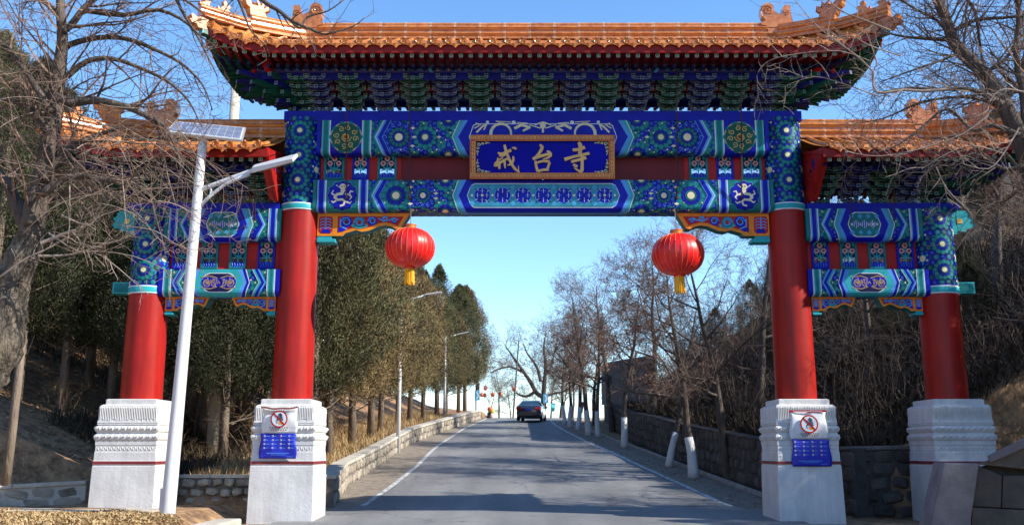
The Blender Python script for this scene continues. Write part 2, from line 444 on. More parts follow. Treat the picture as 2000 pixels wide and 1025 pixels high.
def medallion(P, x, y, r, kind):
    if kind == 'green':
        P.disc(x, y, r, G_, 11, 24); 
        for i in range(10): P.disc(x + r * .86 * math.cos(i * PI / 5), y + r * .86 * math.sin(i * PI / 5), r * .2, T_, 12, 9)
        P.disc(x, y, r * .95, T_, 13, 24); P.disc(x, y, r * .9, DG_, 14, 22)
        for i in range(8):
            a = i * PI / 4 + .2; P.spiral(x + r * .60 * math.cos(a), y + r * .60 * math.sin(a), r * .20, G_, 15, 1.2, a, .014, 1 if i % 2 else -1, 8)
        P.spiral(x, y, r * .36, PALS.index(PG), 15, 1.5, 0, .014, 1, 10)
        P.disc(x, y, r * .2, O_, 16, 10); P.disc(x, y, r * .12, DG_, 17, 8)
    else:
        for i in range(12): P.disc(x + r * .9 * math.cos(i * PI / 6), y + r * .9 * math.sin(i * PI / 6), r * .17, LB_, 11, 8)
        for i in range(12): P.disc(x + r * .87 * math.cos(i * PI / 6), y + r * .87 * math.sin(i * PI / 6), r * .16, N_, 12, 8)
        P.disc(x, y, r * .93, B_, 13, 24)
        S = lambda pts, w0, w1=None: P.stroke([(x + u * r, y + v * r) for u, v in pts], w0 * r, C_, 14, w1=None if w1 is None else w1 * r)
        S([(.02, -.62), (.05, -.35), (-.05, -.12), (-.35, -.08), (-.52, .15), (-.30, .32), (0, .28), (.18, .42), (.10, .66), (-.12, .72)], .22, .10)
        P.disc(x + .0 * r, y - .60 * r, .22 * r, C_, 15, 10); P.disc(x - .06 * r, y - .62 * r, .05 * r, N_, 16, 6); P.disc(x + .10 * r, y - .62 * r, .05 * r, N_, 16, 6)
        S([(-.02, -.45), (-.1, -.3), (.16, -.32)], .1); S([(.2, -.1), (.45, -.05), (.55, -.3), (.72, -.25)], .14, .06); S([(.45, -.05), (.62, .1), (.5, .3)], .12, .05)
        S([(-.5, -.0), (-.72, -.12), (-.62, -.35)], .12, .05); S([(-.4, .35), (-.6, .5), (-.72, .4)], .12, .05); S([(.3, .45), (.52, .55), (.62, .42)], .12, .05)
        S([(-.2, -.55), (-.45, -.72)], .05); S([(.2, -.55), (.42, -.74)], .05)
def curlfield(P, x0, x1, H, T, l=1):
    i = 0; x = x0
    while x < x1:
        y = .02 + (i % 2) * .06
        k = 0
        while y < T:
            c = (T_, B_)[(i // 2 + k // 2) % 2]
            P.disc(x, y, .070, N_, l, 8); P.disc(x, y, .061, c, l + 1, 8); P.spiral(x, y, .038, LT_ if c == T_ else LB_, l + 2, .9, i + k, .008, 1, 5)
            if (i + k) % 4 == 0: P.disc(x + .05, y + .05, .024, C_, l + 2, 4)
            y += .118; k += 1
        x += .105; i += 1
def lozenge(P, L, tip, body, H, T, outer, mid, kind):
    """central field with pointed ends, both ends mirrored"""
    tm = H / 2
    def hexa(o, k0, k1, m, l, pad=0):
        pts = [(tip + o, tm), (body + o, k0), (L - body - o, k0), (L - tip - o, tm), (L - body - o, k1), (body + o, k1)]
        P.add(pts, m, l)
    hexa(-.12, -.25, H + .25, W_, 9); hexa(-.10, -.25, H + .25, outer[0], 10); hexa(-.04, -.2, H + .2, outer[1], 11); hexa(.03, -.1, H + .1, outer[2], 12)
    def oct_(d, m, l):
        a = body + .10 + d; t0 = .085 + d; t1 = H - .085 - d; e = .16
        P.add([(a - e * .6, tm), (a - e * .35, tm - .12), (a, t0 + .04), (a + .08, t0), (L - a - .08, t0), (L - a, t0 + .04), (L - a + e * .35, tm - .12), (L - a + e * .6, tm), (L - a + e * .35, tm + .12), (L - a, t1 - .04), (L - a - .08, t1), (a + .08, t1), (a, t1 - .04), (a - e * .35, tm + .12)], m, l)
    oct_(0, W_, 13); oct_(.018, mid, 14)
    return body + .12
def flower_row(P, a, b, H, n, l=15):
    tm = H / 2; st = (b - a) / n; r = min(st * .42, H * .34)
    for i in range(n * 2 + 1):
        x = a + st * i / 2
        if i % 2 == 0:
            for v in (-1, 1):
                P.add([(x - .06, tm + v * H * .26), (x, tm + v * (H * .26 - .06)), (x + .06, tm + v * H * .26), (x, tm + v * (H * .26 + .06))], LB_, l)
                P.disc(x, tm + v * H * .26, .03, LT_, l + 1, 6)
            P.disc(x, tm, .03, C_, l, 6)
            continue
        for q in range(4):
            an = q * PI / 2; P.disc(x + r * .5 * math.cos(an), tm + r * .5 * math.sin(an), r * .46, B_, l, 10)
        P.disc(x, tm, r * 1.0, LB_, l, 14); P.disc(x, tm, r * .92, B_, l + 1, 14)
        for q in range(4):
            an = q * PI / 2; cx, cy = x + r * .55 * math.cos(an), tm + r * .55 * math.sin(an)
            P.stroke([(cx - .05, cy), (cx + .05, cy)], .012, LB_, l + 1); P.stroke([(cx, cy - .05), (cx, cy + .05)], .012, W_, l + 2)
            an += PI / 4; P.stroke([(x + r * .85 * math.cos(an), tm + r * .85 * math.sin(an)), (x + r * 1.15 * math.cos(an), tm + r * 1.15 * math.sin(an))], .018, N_, l + 1)
            P.stroke([(x + r * .70 * math.cos(an + .12), tm + r * .70 * math.sin(an + .12)), (x + r * .95 * math.cos(an + .12), tm + r * .95 * math.sin(an + .12))], .014, C_, l + 2)
        P.disc(x, tm, .032, C_, l + 1, 8)
def dragon_row(P, L, a, H):
    def half():
        S = lambda pts, w0, w1=None: P.stroke(pts, w0, C_, 15, w1=w1)
        x = a
        arc = lambda cx, cy, r, a0, a1: [(cx + r * math.cos(R(q)), cy - r * math.sin(R(q))) for q in np.linspace(a0, a1, 10)]
        S(arc(x + .62, .33, .24, 185, -5), .075, .045)
        S([(x + .05, .30), (x + .18, .16), (x + .28, .10), (x + .22, .24)], .05, .03); S([(x, .2), (x + .1, .14)], .03); S([(x + .03, .08), (x + .14, .12)], .03)
        S([(x + .95, .2), (x + 1.1, .12), (x + 1.3, .18), (x + 1.15, .26)], .07, .05); S([(x + 1.3, .12), (x + 1.55, .20)], .025)
        S([(x + 1.0, .06), (x + 1.25, .08)], .02); S([(x + 1.62, .05), (x + 1.8, .12)], .03); S([(x + .5, .03), (x + .85, .05)], .02)
        P.disc(x + .92, .06, .05, W_, 16, 8); P.disc(x + .3, .05, .04, W_, 16, 8)
    mirrored(P, L, half)
    P.disc(L / 2, .14, .07, C_, 15, 10); P.stroke([(L / 2, .05), (L / 2, .3)], .05, C_, 16)
def paint_main_upper(P, L, H, T):
    tm = H / 2
    P.rect(0, L, 0, T, N_, 0)
    def half():
        curlfield(P, 1.2, 3.7, H, T)
        P.rect(0, .12, 0, T, B_, 9); vband(P, .10, .32, T, T_, W_)
        P.rect(.32, 1.06, 0, T, B_, 9); medallion(P, .69, tm, .375, 'green'); vband(P, 1.06, 1.28, T, T_, W_)
        P.add([(1.28, 0), (1.28, T), (1.48, T), (1.30, tm), (1.48, 0)], B_, 9) if False else None
        q = P.chevron(1.29, tm, -.08, H + .08, .24, [(.05, T_), (.03, LT_), (.015, W_), (.05, LB_), (.10, B_), (.015, LB_)], 1, 9)
        P.rosette(1.93, tm, .41, B_, T_, 2); P.rosette(2.55, tm, .30, T_, B_, 2)
        for yy in (-.04, H + .02): P.rosette(3.10, yy, .32, T_, B_, 1)
        for xx, yy in ((2.26, tm - .22), (2.26, tm + .22), (2.88, tm), (1.56, tm - .26), (1.56, tm + .26), (2.3, tm)):
            P.add([(xx - .06, yy), (xx, yy - .035), (xx + .06, yy), (xx, yy + .035)], C_, 8)
    mirrored(P, L, half)
    lozenge(P, L, 3.30, 3.58, H, T, [LT_, LB_, B_], B_, 'dragon')
    dragon_row(P, L, 3.72, H)
def paint_main_lower(P, L, H, T):
    tm = H / 2
    P.rect(0, L, 0, T, N_, 0)
    def half():
        curlfield(P, 1.2, 3.7, H, T)
        P.rect(0, .10, 0, T, T_, 9); vband(P, .08, .31, T, B_, W_)
        P.rect(.31, 1.06, 0, T, T_, 9); medallion(P, .69, tm, .345, 'gold'); vband(P, 1.06, 1.28, T, B_, W_)
        P.chevron(1.29, tm, -.08, H + .08, .24, [(.05, T_), (.03, LT_), (.015, W_), (.05, LB_), (.10, B_), (.015, LB_)], 1, 9)
        P.rosette(1.93, tm, .38, T_, B_, 2); P.rosette(2.56, tm - .0, .29, B_, T_, 2)
        for yy in (-.02, H + .02): P.rosette(3.08, yy, .31, T_, B_, 1); P.rosette(2.33, yy + (.05 if yy < 0 else -.05), .12, T_, B_, 1, 8)
        for xx, yy in ((1.57, tm - .24), (1.57, tm + .24), (2.27, tm - .2), (2.27, tm + .2), (2.86, tm - .05), (2.86, tm + .07), (3.33, tm - .1)):
            P.add([(xx - .06, yy), (xx, yy - .035), (xx + .06, yy), (xx, yy + .035)], C_, 8)
    mirrored(P, L, half)
    b = lozenge(P, L, 3.36, 3.58, H, T, [LT_, LB_, B_], MT_, 'flowers')
    flower_row(P, b, L - b, H, 7)
def paint_side_upper(P, L, H, T):
    tm = H / 2; P.rect(0, L, 0, T, N_, 0)
    def half():
        curlfield(P, .35, 1.2, H, T)
        P.rect(0, .10, 0, T, T_, 9); vband(P, .09, .30, T, B_, W_)
        P.chevron(.31, tm, -.06, H + .06, .22, [(.04, T_), (.02, LT_), (.012, W_), (.04, LB_), (.08, B_)], 1, 9)
    mirrored(P, L, half)
    b = lozenge(P, L, .76, .96, H, T, [LT_, LB_, B_], T_, 'f'); flower_row(P, b - .02, L - b + .02, H, 3)
MT_ = len(PALS); PALS.append(mat('paint_mid_teal', (.03, .24, .36), .42, .2, 4, spec=.18))
GB_ = len(PALS); PALS.append(mat('paint_dull_gold', (.36, .24, .13), .5, .2, 6, spec=.2))
def paint_side_lower(P, L, H, T):
    tm = H / 2; P.rect(0, L, 0, T, N_, 0)
    def half():
        curlfield(P, .3, 1.2, H, T)
        P.rect(0, .11, 0, T, B_, 9); vband(P, .11, .30, T, T_, W_)
        P.chevron(.31, tm, -.06, H + .06, .20, [(.04, LB_), (.07, B_), (.05, LT_), (.012, W_)], 1, 9)
    mirrored(P, L, half)
    lozenge(P, L, .80, .98, H, T, [B_, LB_, LT_], N_, 'g')
    def h2():
        S = lambda pts, w0: P.stroke(pts, w0 * .7, GB_, 16)
        for cx in (1.12, 1.30):
            P.disc(cx, tm, .13, B_, 15, 12); P.spiral(cx, tm, .10, GB_, 16, 1.3, cx, .020, 1, 9); P.disc(cx, tm, .03, GB_, 17, 6)
        for q in range(9): P.stroke([(1.0 + q * .045, tm - .13 + .26 * ((q * 37) % 10) / 10), (1.03 + q * .045, tm - .10 + .2 * ((q * 53) % 10) / 10)], .018, GB_, 17)
        S([(1.0, tm + .12), (1.2, tm + .15), (1.35, tm + .1)], .03); S([(1.0, tm - .12), (1.2, tm - .15), (1.35, tm - .1)], .03)
    mirrored(P, L, h2); P.disc(L / 2, tm, .10, B_, 17, 10)
BX = CI - CR + .06
beam('painted_beam', -BX, BX, zf(236), zf(300), .62, 0, PB, paint_main_upper)
beam('painted_beam', -BX - .03, BX + .03, zf(352, -.34), zf(411, -.34), .68, 0, PT, paint_main_lower)
for sg in (-1, 1):
    a, b = CI + CR - .08, CO - CR + .08
    if sg < 0: a, b = -b, -a
    beam('painted_beam', a + (.0 if sg > 0 else 0), b, zf(408), zf(468), .62, 0, PT, paint_side_upper)
    beam('painted_beam', a - .04, b + .04, zf(526, -.34), zf(576, -.34), .68, 0, PB, paint_side_lower)
    # beam ends that pass through the outer column
    x0 = sg * (CO + CR - .06); m_ = MB()
    z1, z0 = zf(416, 0), zf(455, 0)
    pts = [(x0, z1), (x0 + sg * .36, z1), (x0 + sg * .44, z1 - .06), (x0 + sg * .42, z1 - .12), (x0 + sg * .52, z1 - .18), (x0 + sg * .47, z1 - .26), (x0 + sg * .55, z1 - .32), (x0 + sg * .48, z1 - .40), (x0 + sg * .36, z1 - .42), (x0 + sg * .34, z1 - .48), (x0 + sg * .16, z1 - .47), (x0 + sg * .1, z1 - .54), (x0, z1 - .54)]
    if sg > 0: pts = pts[::-1]
    m_.prism(pts, -.16, .16, 0, 0); e_ = m_.build('carved_beam_end', [PLT], gate, bevel=.012)
    q = MB(); c_ = (x0 + sg * .20, z1 - .24); q.box(c_[0] - .06, c_[0] + .06, -.172, -.160, c_[1] - .06, c_[1] + .06); q.build('gold_flower', PG, e_, bevel=.01)
    z1, z0 = zf(553, 0), zf(575, 0); m_ = MB()
    xa, xb = sorted((x0, x0 + sg * .42)); m_.box(xa, xb, -.15, .15, z0, z1); e_ = m_.build('square_beam_end', PLT, gate, bevel=.012)
    q = MB(); q.box(xa + .04, xb - .04, -.156, -.151, z0 + .03, z1 - .03); q.build('end_panel', PT, e_)
# cap boards (under the brackets)
def capboard(x0, x1, z0, z1, dep):
    mb = MB(); mb.box(x0, x1, -dep / 2, dep / 2, z0, z1); return mb.build('cap_board', PB, gate, bevel=.01)
capboard(-CI - .42, CI + .42, zf(237), Z_CAP, .66)
for sg in (-1, 1):
    a, b = sorted((sg * (CI + CR - .02), sg * (CO + .55))); capboard(a, b, zf(409), Z_SCAP, .66)

# ---- boards and openwork panels between the beams
mb = MB(); ztp, zbp = zf(301, 0), zf(352, 0)
mb.box(-BX, BX, .06, .10, zbp, ztp)   # placeholder replaced below by pieces
X_OPEN = [(632, 672), (687, 720), (737, 774)]
def PXX(px, py, y=-.1): return at(px, py, GY + y).x - GX
def opening_panel(xa, xb, z0, z1, col, fr):
    """openwork panel: frame round a hole, with a carved flower group in it"""
    mb = MB(); y0, y1 = -.06, .0; f = .055
    mb.box(xa, xa + f, y0, y1, z0, z1); mb.box(xb - f, xb, y0, y1, z0, z1); mb.box(xa + f, xb - f, y0 + .002, y1, z1 - .05, z1); mb.box(xa + f, xb - f, y0 + .002, y1, z0, z0 + .05)
    o = mb.build('openwork_panel', fr, gate, bevel=.006)
    W = xb - xa; H = z1 - z0; cx = (xa + xb) / 2; Y0, Y1 = -.05, -.01
    mb = MB(); mb.box(xa + f, xb - f, -.008, .0, z0 + .42 * H, z1 - .05); mb.box(xa + f, xb - f, -.008, .0, z0 + .05, z0 + .20 * H); mb.build('back_plate', PN, o)
    mb = MB()
    for dx, dz in ((0, .80), (-.17, .62), (.17, .62)):
        X, Z = cx + dx * W * 1.25, z0 + dz * H
        for k in range(6):
            a = k * PI / 3; mb.disc((X + .035 * math.cos(a), Z + .035 * math.sin(a)), .030, Y0, Y1, 7, 0)
        mb.disc((X, Z), .026, Y0 - .008, Y0, 8, 1)
    mb.build('carved_flower', [PK, PR], o)
    mb = MB()
    mb.tube([(cx, -.03, z0 + .12 * H), (cx, -.03, z0 + .7 * H)], .014, 5, 0)
    for sg in (-1, 1):
        mb.tube([(cx, -.03, z0 + .42 * H), (cx + sg * .10 * W, -.03, z0 + .44 * H), (cx + sg * .26 * W, -.03, z0 + .52 * H)], .016, 5, 0)
        mb.tube([(cx + sg * .05 * W, -.03, z0 + .9 * H), (cx + sg * .22 * W, -.03, z0 + .9 * H), (cx + sg * .32 * W, -.03, z0 + .76 * H)], .014, 5, 0)
        mb.prism([(cx + sg * .22 * W, z0 + .86 * H), (cx + sg * .36 * W, z0 + .90 * H), (cx + sg * .34 * W, z0 + .78 * H)], Y0, Y1, 0)
        mb.prism([(cx, z0 + .34 * H), (cx + sg * .14 * W, z0 + .37 * H), (cx + sg * .34 * W, z0 + .34 * H), (cx + sg * .16 * W, z0 + .42 * H)], Y0, Y1, 0)
    mb.build('carved_stem', PLT, o)
    mb = MB()
    mb.prism([(xa + f, z0 + .04), (xb - f, z0 + .04), (xb - f - .01, z0 + .22 * H), (cx + .12 * W, z0 + .27 * H), (cx, z0 + .2 * H), (cx - .12 * W, z0 + .27 * H), (xa + f + .01, z0 + .22 * H)], Y0, Y1, 0)
    for k in range(5):
        X = xa + f + (W - 2 * f) * (k + .5) / 5; mb.tube([(X - .015, Y0 - .004, z0 + .05), (X + .01, Y0 - .004, z0 + .13 * H), (X - .012, Y0 - .004, z0 + .21 * H)], .007, 4, 1)
    mb.build('carved_base', [PB, PLB], o)
    return o
def board(xa, xb, z0, z1, m, name='panel_board', y0=-.02, y1=.05):
    mb = MB(); mb.box(xa, xb, y0, y1, z0, z1); return mb.build(name, m, gate)
for sg in (-1, 1):
    ops = []
    for a, b in X_OPEN:
        xa, xb = PXX(a, 325), PXX(b, 325); xa, xb = (xa, xb) if sg < 0 else (-xb, -xa); ops.append((xa, xb))
    ops.sort(); ed = PXX(783, 325)
    lim = (-BX, ed) if sg < 0 else (-ed, BX); cur = lim[0]
    for i, (xa, xb) in enumerate(ops):
        if xa - cur > .01: board(cur, xa - .002, zbp, ztp, PR, 'divider_post')
        opening_panel(xa, xb, zbp, ztp, 0, PB if i == 1 else PT); cur = xb + .002
    if lim[1] - cur > .01: board(cur, lim[1], zbp, ztp, PR, 'divider_post')
    a, b = sorted((ed if sg < 0 else -ed, sg * .01)); board(a + .002, b, zbp, ztp, PRD, 'panel_board', .0, .05)
zt2, zb2 = zf(469, 0), zf(526, 0)
for sg in (-1, 1):
    a, b = CI + CR - .06, CO - CR + .08; L = b - a; cur = a + .06; wd = .40; gp = (L - .12 - 4 * wd) / 3.4
    xs = [cur + .1 + i * (wd + gp) * .97 for i in range(4)]; cur = a
    for i, x in enumerate(xs):
        for (p0, p1) in ((cur, x - .002),):
            q0, q1 = sorted((sg * p0, sg * p1)); board(q0, q1, zb2, zt2, PR, 'divider_post')
        q0, q1 = sorted((sg * x, sg * (x + wd))); opening_panel(q0, q1, zb2, zt2, 0, PB if i in (0, 3) else PT); cur = x + wd + .002
    q0, q1 = sorted((sg * cur, sg * b)); board(q0, q1, zb2, zt2, PR, 'divider_post')

# ---- carved brackets under the lower beams (orange rims round red fields with blue scrolls)
def sparrow(x, sg, z, W, H, name='carved_brace'):
    pr = [(0, 0), (W, 0), (W * .90, -H * .52), (W * .86, -H * .55), (W * .80, -H * .46), (W * .74, -H * .42), (W * .66, -H * .46), (W * .56, -H * .60), (W * .48, -H * .64), (W * .42, -H * .58), (W * .36, -H * .64), (W * .31, -H * .68), (W * .28, -H * .78), (0, -H * .78)]
    f = lambda pts, s=1: [(x + sg * p[0], z + p[1]) for p in (pts if sg > 0 else pts[::-1])]
    mb = MB(); mb.prism(f(pr), -.15, .15, 0, 1); o = mb.build(name, [PO, PT], gate)
    P = Paint(); q = lambda u, v: (u * W, v * H)
    def poly(pts, m, l):
        for t in tessellate_polygon([[Vector((p[0] * W, p[1] * H, 0)) for p in pts]]): P.add([(pts[i][0] * W, pts[i][1] * H) for i in t], m, l)
    poly([(.03, .12), (.15, .12), (.165, .2), (.165, .62), (.14, .70), (.04, .70), (.015, .62), (.015, .2)], R_, 1)
    poly([(.22, .12), (.93, .12), (.87, .43), (.80, .36), (.74, .32), (.66, .35), (.56, .48), (.48, .53), (.42, .48), (.35, .54), (.28, .62), (.22, .66)], R_, 1)
    for i, (u, v, r) in enumerate(((.31, .30, .2), (.45, .32, .2), (.59, .27, .16), (.73, .20, .11), (.83, .25, .10))):
        P.disc(u * W, v * H, r * H, B_ if i % 2 == 0 else T_, 2, 12); P.spiral(u * W, v * H, r * H * .85, LB_, 3, 1.5, PI, .02 * H / .55, 1, 10); P.disc(u * W, v * H, r * H * .35, R_ if i % 2 else M_, 3, 8)
    P.stroke([q(.25, .2), q(.25, .45), q(.32, .55)], .03, LB_, 4); P.stroke([q(.38, .45), q(.45, .52), q(.53, .47)], .02, LT_, 4)
    P.stroke([q(.66, .18), q(.71, .28), q(.78, .24), q(.82, .17), q(.87, .22)], .025, LB_, 4)
    P.add([q(.23, .48), q(.30, .54), q(.29, .62), q(.23, .65)], B_, 4); P.disc(.385 * W, .43 * H, .05 * H, LT_, 4, 8); P.disc(.53 * W, .42 * H, .05 * H, LT_, 4, 8)
    P.stroke([q(.09, .15), q(.09, .55)], .03, LB_, 2)
    for k in range(4):
        for s2 in (-1, 1): P.stroke([q(.09, .2 + k * .1), q(.09 + s2 * .04, .19 + k * .1), q(.09 + s2 * .06, .24 + k * .1)], .018, LB_, 3)
    P.add([q(.04, .68), q(.06, .55), q(.13, .55), q(.15, .68)], B_, 3)
    P.emit('scroll_painting', lambda a, b, d: (x + sg * a, -.15 - d, z - b), o)
    mb = MB(); a, b = sorted((x, x + sg * W * .20)); mb.box(a, b, -.17, .17, z - H, z - H * .88); mb.box(*sorted((x, x + sg * W * .16)), -.14, .14, z - H * .878, z - H * .782)
    mb.build('brace_foot', PLT, o, bevel=.01)
zq = zf(412, -.2)
for sg in (-1, 1):
    sparrow(-sg * (CI - CR - .0), sg, zf(413, -.30) - .002, 2.16, .70)
zq = zf(578, -.3)
for sg in (-1, 1):
    sparrow(sg * (CI + CR), sg, zf(577.5, -.30), 1.02, .42); sparrow(sg * (CO - CR), -sg, zf(577.5, -.30), 1.02, .42)
# ---- bracket sets
def arm_pts(w, h):
    a = w / 2
    return [(-a, h), (-a, h * .62), (-a + .05, h * .22), (-a + .10, 0), (a - .10, 0), (a - .05, h * .22), (a, h * .62), (a, h)]
def outline(mb, pts, y, wd, m):
    n = len(pts); c = (sum(p[0] for p in pts) / n, sum(p[1] for p in pts) / n)
    for i in range(n):
        a, b = pts[i], pts[(i + 1) % n]
        d = Vector((b[0] - a[0], b[1] - a[1])); 
        if d.length < 1e-6: continue
        d.normalize(); q = Vector((-d.y, d.x)) * wd
        if (c[0] - a[0]) * q.x + (c[1] - a[1]) * q.y < 0: q = -q
        mb.face([(a[0], y, a[1]), (b[0], y, b[1]), (b[0] + q.x, y, b[1] + q.y), (a[0] + q.x, y, a[1] + q.y)], m)
PLINE = mat('bracket_line', (.22, .29, .29), .5, .1, 4)
BR_ME = {}
def arm_mesh(col, w, key):
    k = ('arm', key, round(w, 2))
    if k in BR_ME: return BR_ME[k]
    mb = MB(); h = .070; p = arm_pts(w, h); mb.prism(p, -.045, .045, 0); outline(mb, p, -.048, .010, 1)
    for s in (-1, 0, 1):
        x = s * (w / 2 - .045)
        if s == 0 and w < .5: continue
        q = [(x - .028, h + .002), (x + .028, h + .002), (x + .045, h + .025), (x + .045, h + .068), (x - .045, h + .068), (x - .045, h + .025)]
        mb.prism(q, -.055, .045, 0); outline(mb, q, -.058, .010, 1)
    BR_ME[k] = mb.mesh('bracket_arm', [col, PLINE]); return BR_ME[k]
def nose_mesh(col, key, ln, beak):
    k = ('nose', key, round(ln, 2), beak)
    if k in BR_ME: return BR_ME[k]
    mb = MB(); h = .11
    # side outline in the y-z plane: pointed, drooping nose
    pts = [(.12, 0), (.12, h), (-ln + .02, h), (-ln - .10, h * .35 - (.03 if beak else 0)), (-ln - .11, -.03 if beak else .02), (-ln + .05, .0)]
    mb.prism(pts, -.04, .04, 0, ax='x')
    y = -ln - .113
    mb.face([(-.04, y, -.04), (.04, y, -.04), (.04, y + .004, .045), (-.04, y + .004, .045)], 1)
    mb.face([(-.028, y - .002, -.028), (.028, y - .002, -.028), (.028, y + .002, .033), (-.028, y + .002, .033)], 0)
    BR_ME[k] = mb.mesh('bracket_nose', [col, PLINE]); return BR_ME[k]
NT, STEP = 5, .225
def bracket_set(x, z, rise, col, key, hz):
    Q_ = [(-.11, 0), (.11, 0), (.16, .06), (.16, .10), (-.16, .10), (-.16, .06)]; mb = MB(); mb.prism(Q_, -.14, .14, 0); outline(mb, Q_, -.142, .012, 1)
    o = mb.build('bracket_set', [col, PLINE], gate, loc=(x, 0, z))
    for k in range(NT):
        zz = .10 + k * rise; y = -k * STEP
        put(arm_mesh(col, .46 if k else .40, key), 'bracket_arm', o, (0, y, zz))
        if 0 < k < NT - 0: put(arm_mesh(col, .70 if k > 1 else .50, key), 'bracket_arm', o, (0, y + STEP * .98, zz + .0 * rise))
        put(nose_mesh(col, key, .05, k > 1), 'bracket_nose', o, (0, y, zz - .012))
    return o
def bracket_row(x0, x1, n, z, rise, start=0, fill=True, xa=None, xb=None):
    for i in range(n):
        x = x0 + (x1 - x0) * i / (n - 1); g = (i + start) % 2
        bracket_set(x, z, rise, PDG if g else PN2, 'g' if g else 'b', 0)
    xa = x0 if xa is None else xa; xb = x1 if xb is None else xb
    for k in range(2, NT):
        mb = MB(); y = -(k - 1) * STEP; zz = z + .10 + k * rise
        mb.box(xa, xb, y - .02, y + .03, zz + .02, zz + .085 + (.03 if k == 1 else 0)); mb.build('tie_board', PRD if k % 2 else PN, gate)
PN2 = mat('paint_bracket_blue', (.008, .012, .16), .5, .2, 4)

def corner_fan(cx, z, rise, sg, top_y, back=True):
    """stacked arms that fan out round an outer corner"""
    for k in range(NT):
        zz = z + .08 + k * rise; 
        for a in (18, 38, 56, 74, 90):
            ln = .22 + k * .26 / max(math.cos(R(min(a, 90 - a) if a < 90 else 0)), .7) * 1.02
            if a == 38: ln *= 1.12
            ang = R(a) * sg
            me = nose_mesh(PDG if (k + int(a)) % 3 else PN2, 'f%d' % ((k + int(a)) % 3 > 0), ln, True)
            put(me, 'bracket_nose', gate, (cx, .06, zz), (0, 0, ang))
    for k in range(1, NT):
        for a in (90, 55):
            me = arm_mesh(PDG, .5, 'g'); q = R(a) * sg; d = k * STEP * (1.1 if a == 55 else 1)
            put(me, 'bracket_arm', gate, (cx + math.sin(q) * d, -math.cos(q) * d, z + .10 + k * rise), (0, 0, q))

# ---- roofs
def smooth(t): t = max(0, min(1, t)); return t * t * (3 - 2 * t)
EYEBROW = mat('rafter_green', (.008, .10, .075), .5, .2, 4)
TRIM = mat('rafter_end_line', (.50, .55, .38), .5, .1, 4)
def swastika(mb, x, y, z, r, m):
    mb.box(x - r * 1.1, x + r * 1.1, y - .002, y + .001, z - r * 1.1, z + r * 1.1, 2)
    """fret mark on a square rafter end"""
    w_ = r * .11
    def bar(x0, x1, z0, z1): mb.box(x + x0, x + x1, y - .004, y, z + z0, z + z1, m)
    for s in (-1, 1):
        bar(-r, r, s * r - w_, s * r + w_); bar(s * r - w_, s * r + w_, -r, r)
    bar(-w_, w_, -r * .55, r * .55); bar(-r * .55, r * .55, -w_, w_)
def sweep(mb, prof, path, lat, m=0, cap=True):
    """profile (side, up) swept along path; lat = side vector per point"""
    n = len(prof); b = len(mb.v)
    for P, q in zip(path, lat):
        for s, u in prof: mb.v.append((P[0] + q[0] * s, P[1] + q[1] * s, P[2] + u))
    for i in range(len(path) - 1):
        for j in range(n):
            j2 = (j + 1) % n; mb.f.append((b + i * n + j, b + i * n + j2, b + (i + 1) * n + j2, b + (i + 1) * n + j)); mb.m.append(m)
    if cap:
        mb.f.append(tuple(b + j for j in reversed(range(n)))); mb.m.append(m); e = b + (len(path) - 1) * n
        mb.f.append(tuple(e + j for j in range(n))); mb.m.append(m)
def ridge_profile(w, h):
    L = [(w * .50, 0), (w * .50, h * .07), (w * .34, h * .11), (w * .30, h * .22), (w * .40, h * .27), (w * .44, h * .33), (w * .40, h * .39), (w * .26, h * .44), (w * .24, h * .58), (w * .36, h * .63), (w * .40, h * .68), (w * .36, h * .73), (w * .28, h * .76), (w * .28, h * .84), (w * .30, h * .88), (w * .22, h * .97), (w * .08, h)]
    return L + [(-a, b) for a, b in reversed(L)]
# eave tile meshes (origin at the eave, barrel runs back along +y and up)
def make_eave_tile():
    mb = MB(); r = .068
    n = 10; sl = .40
    for i in range(2):
        for j in range(n + 1):
            a = PI * j / n - .25 + .5 * j / n * 0; mb.v.append((r * math.cos(PI * j / n), (0 if i == 0 else .30), r * math.sin(PI * j / n) + (0 if i == 0 else .30 * sl)))
    for j in range(n): mb.f.append((j, j + 1, n + 2 + j, n + 1 + j)); mb.m.append(0)
    mb.disc((0, .005), r + .014, -.018, .02, 18, 0)
    mb.tube([(.062 * math.cos(a), -.02, .005 + .062 * math.sin(a)) for a in np.linspace(0, 2 * PI, 15)], .007, 5, 1)
    mb.tube([((.036 - .003 * i) * math.cos(i * .75), -.02, .005 + (.036 - .003 * i) * math.sin(i * .75)) for i in range(11)], .006, 5, 1)
    mb.lathe([(.026, .09), (.030, .115), (.022, .135), (.006, .145)], 8, 0, (0, .07))
    return mb.mesh('round_eave_tile', [TILE, TILE2], True)
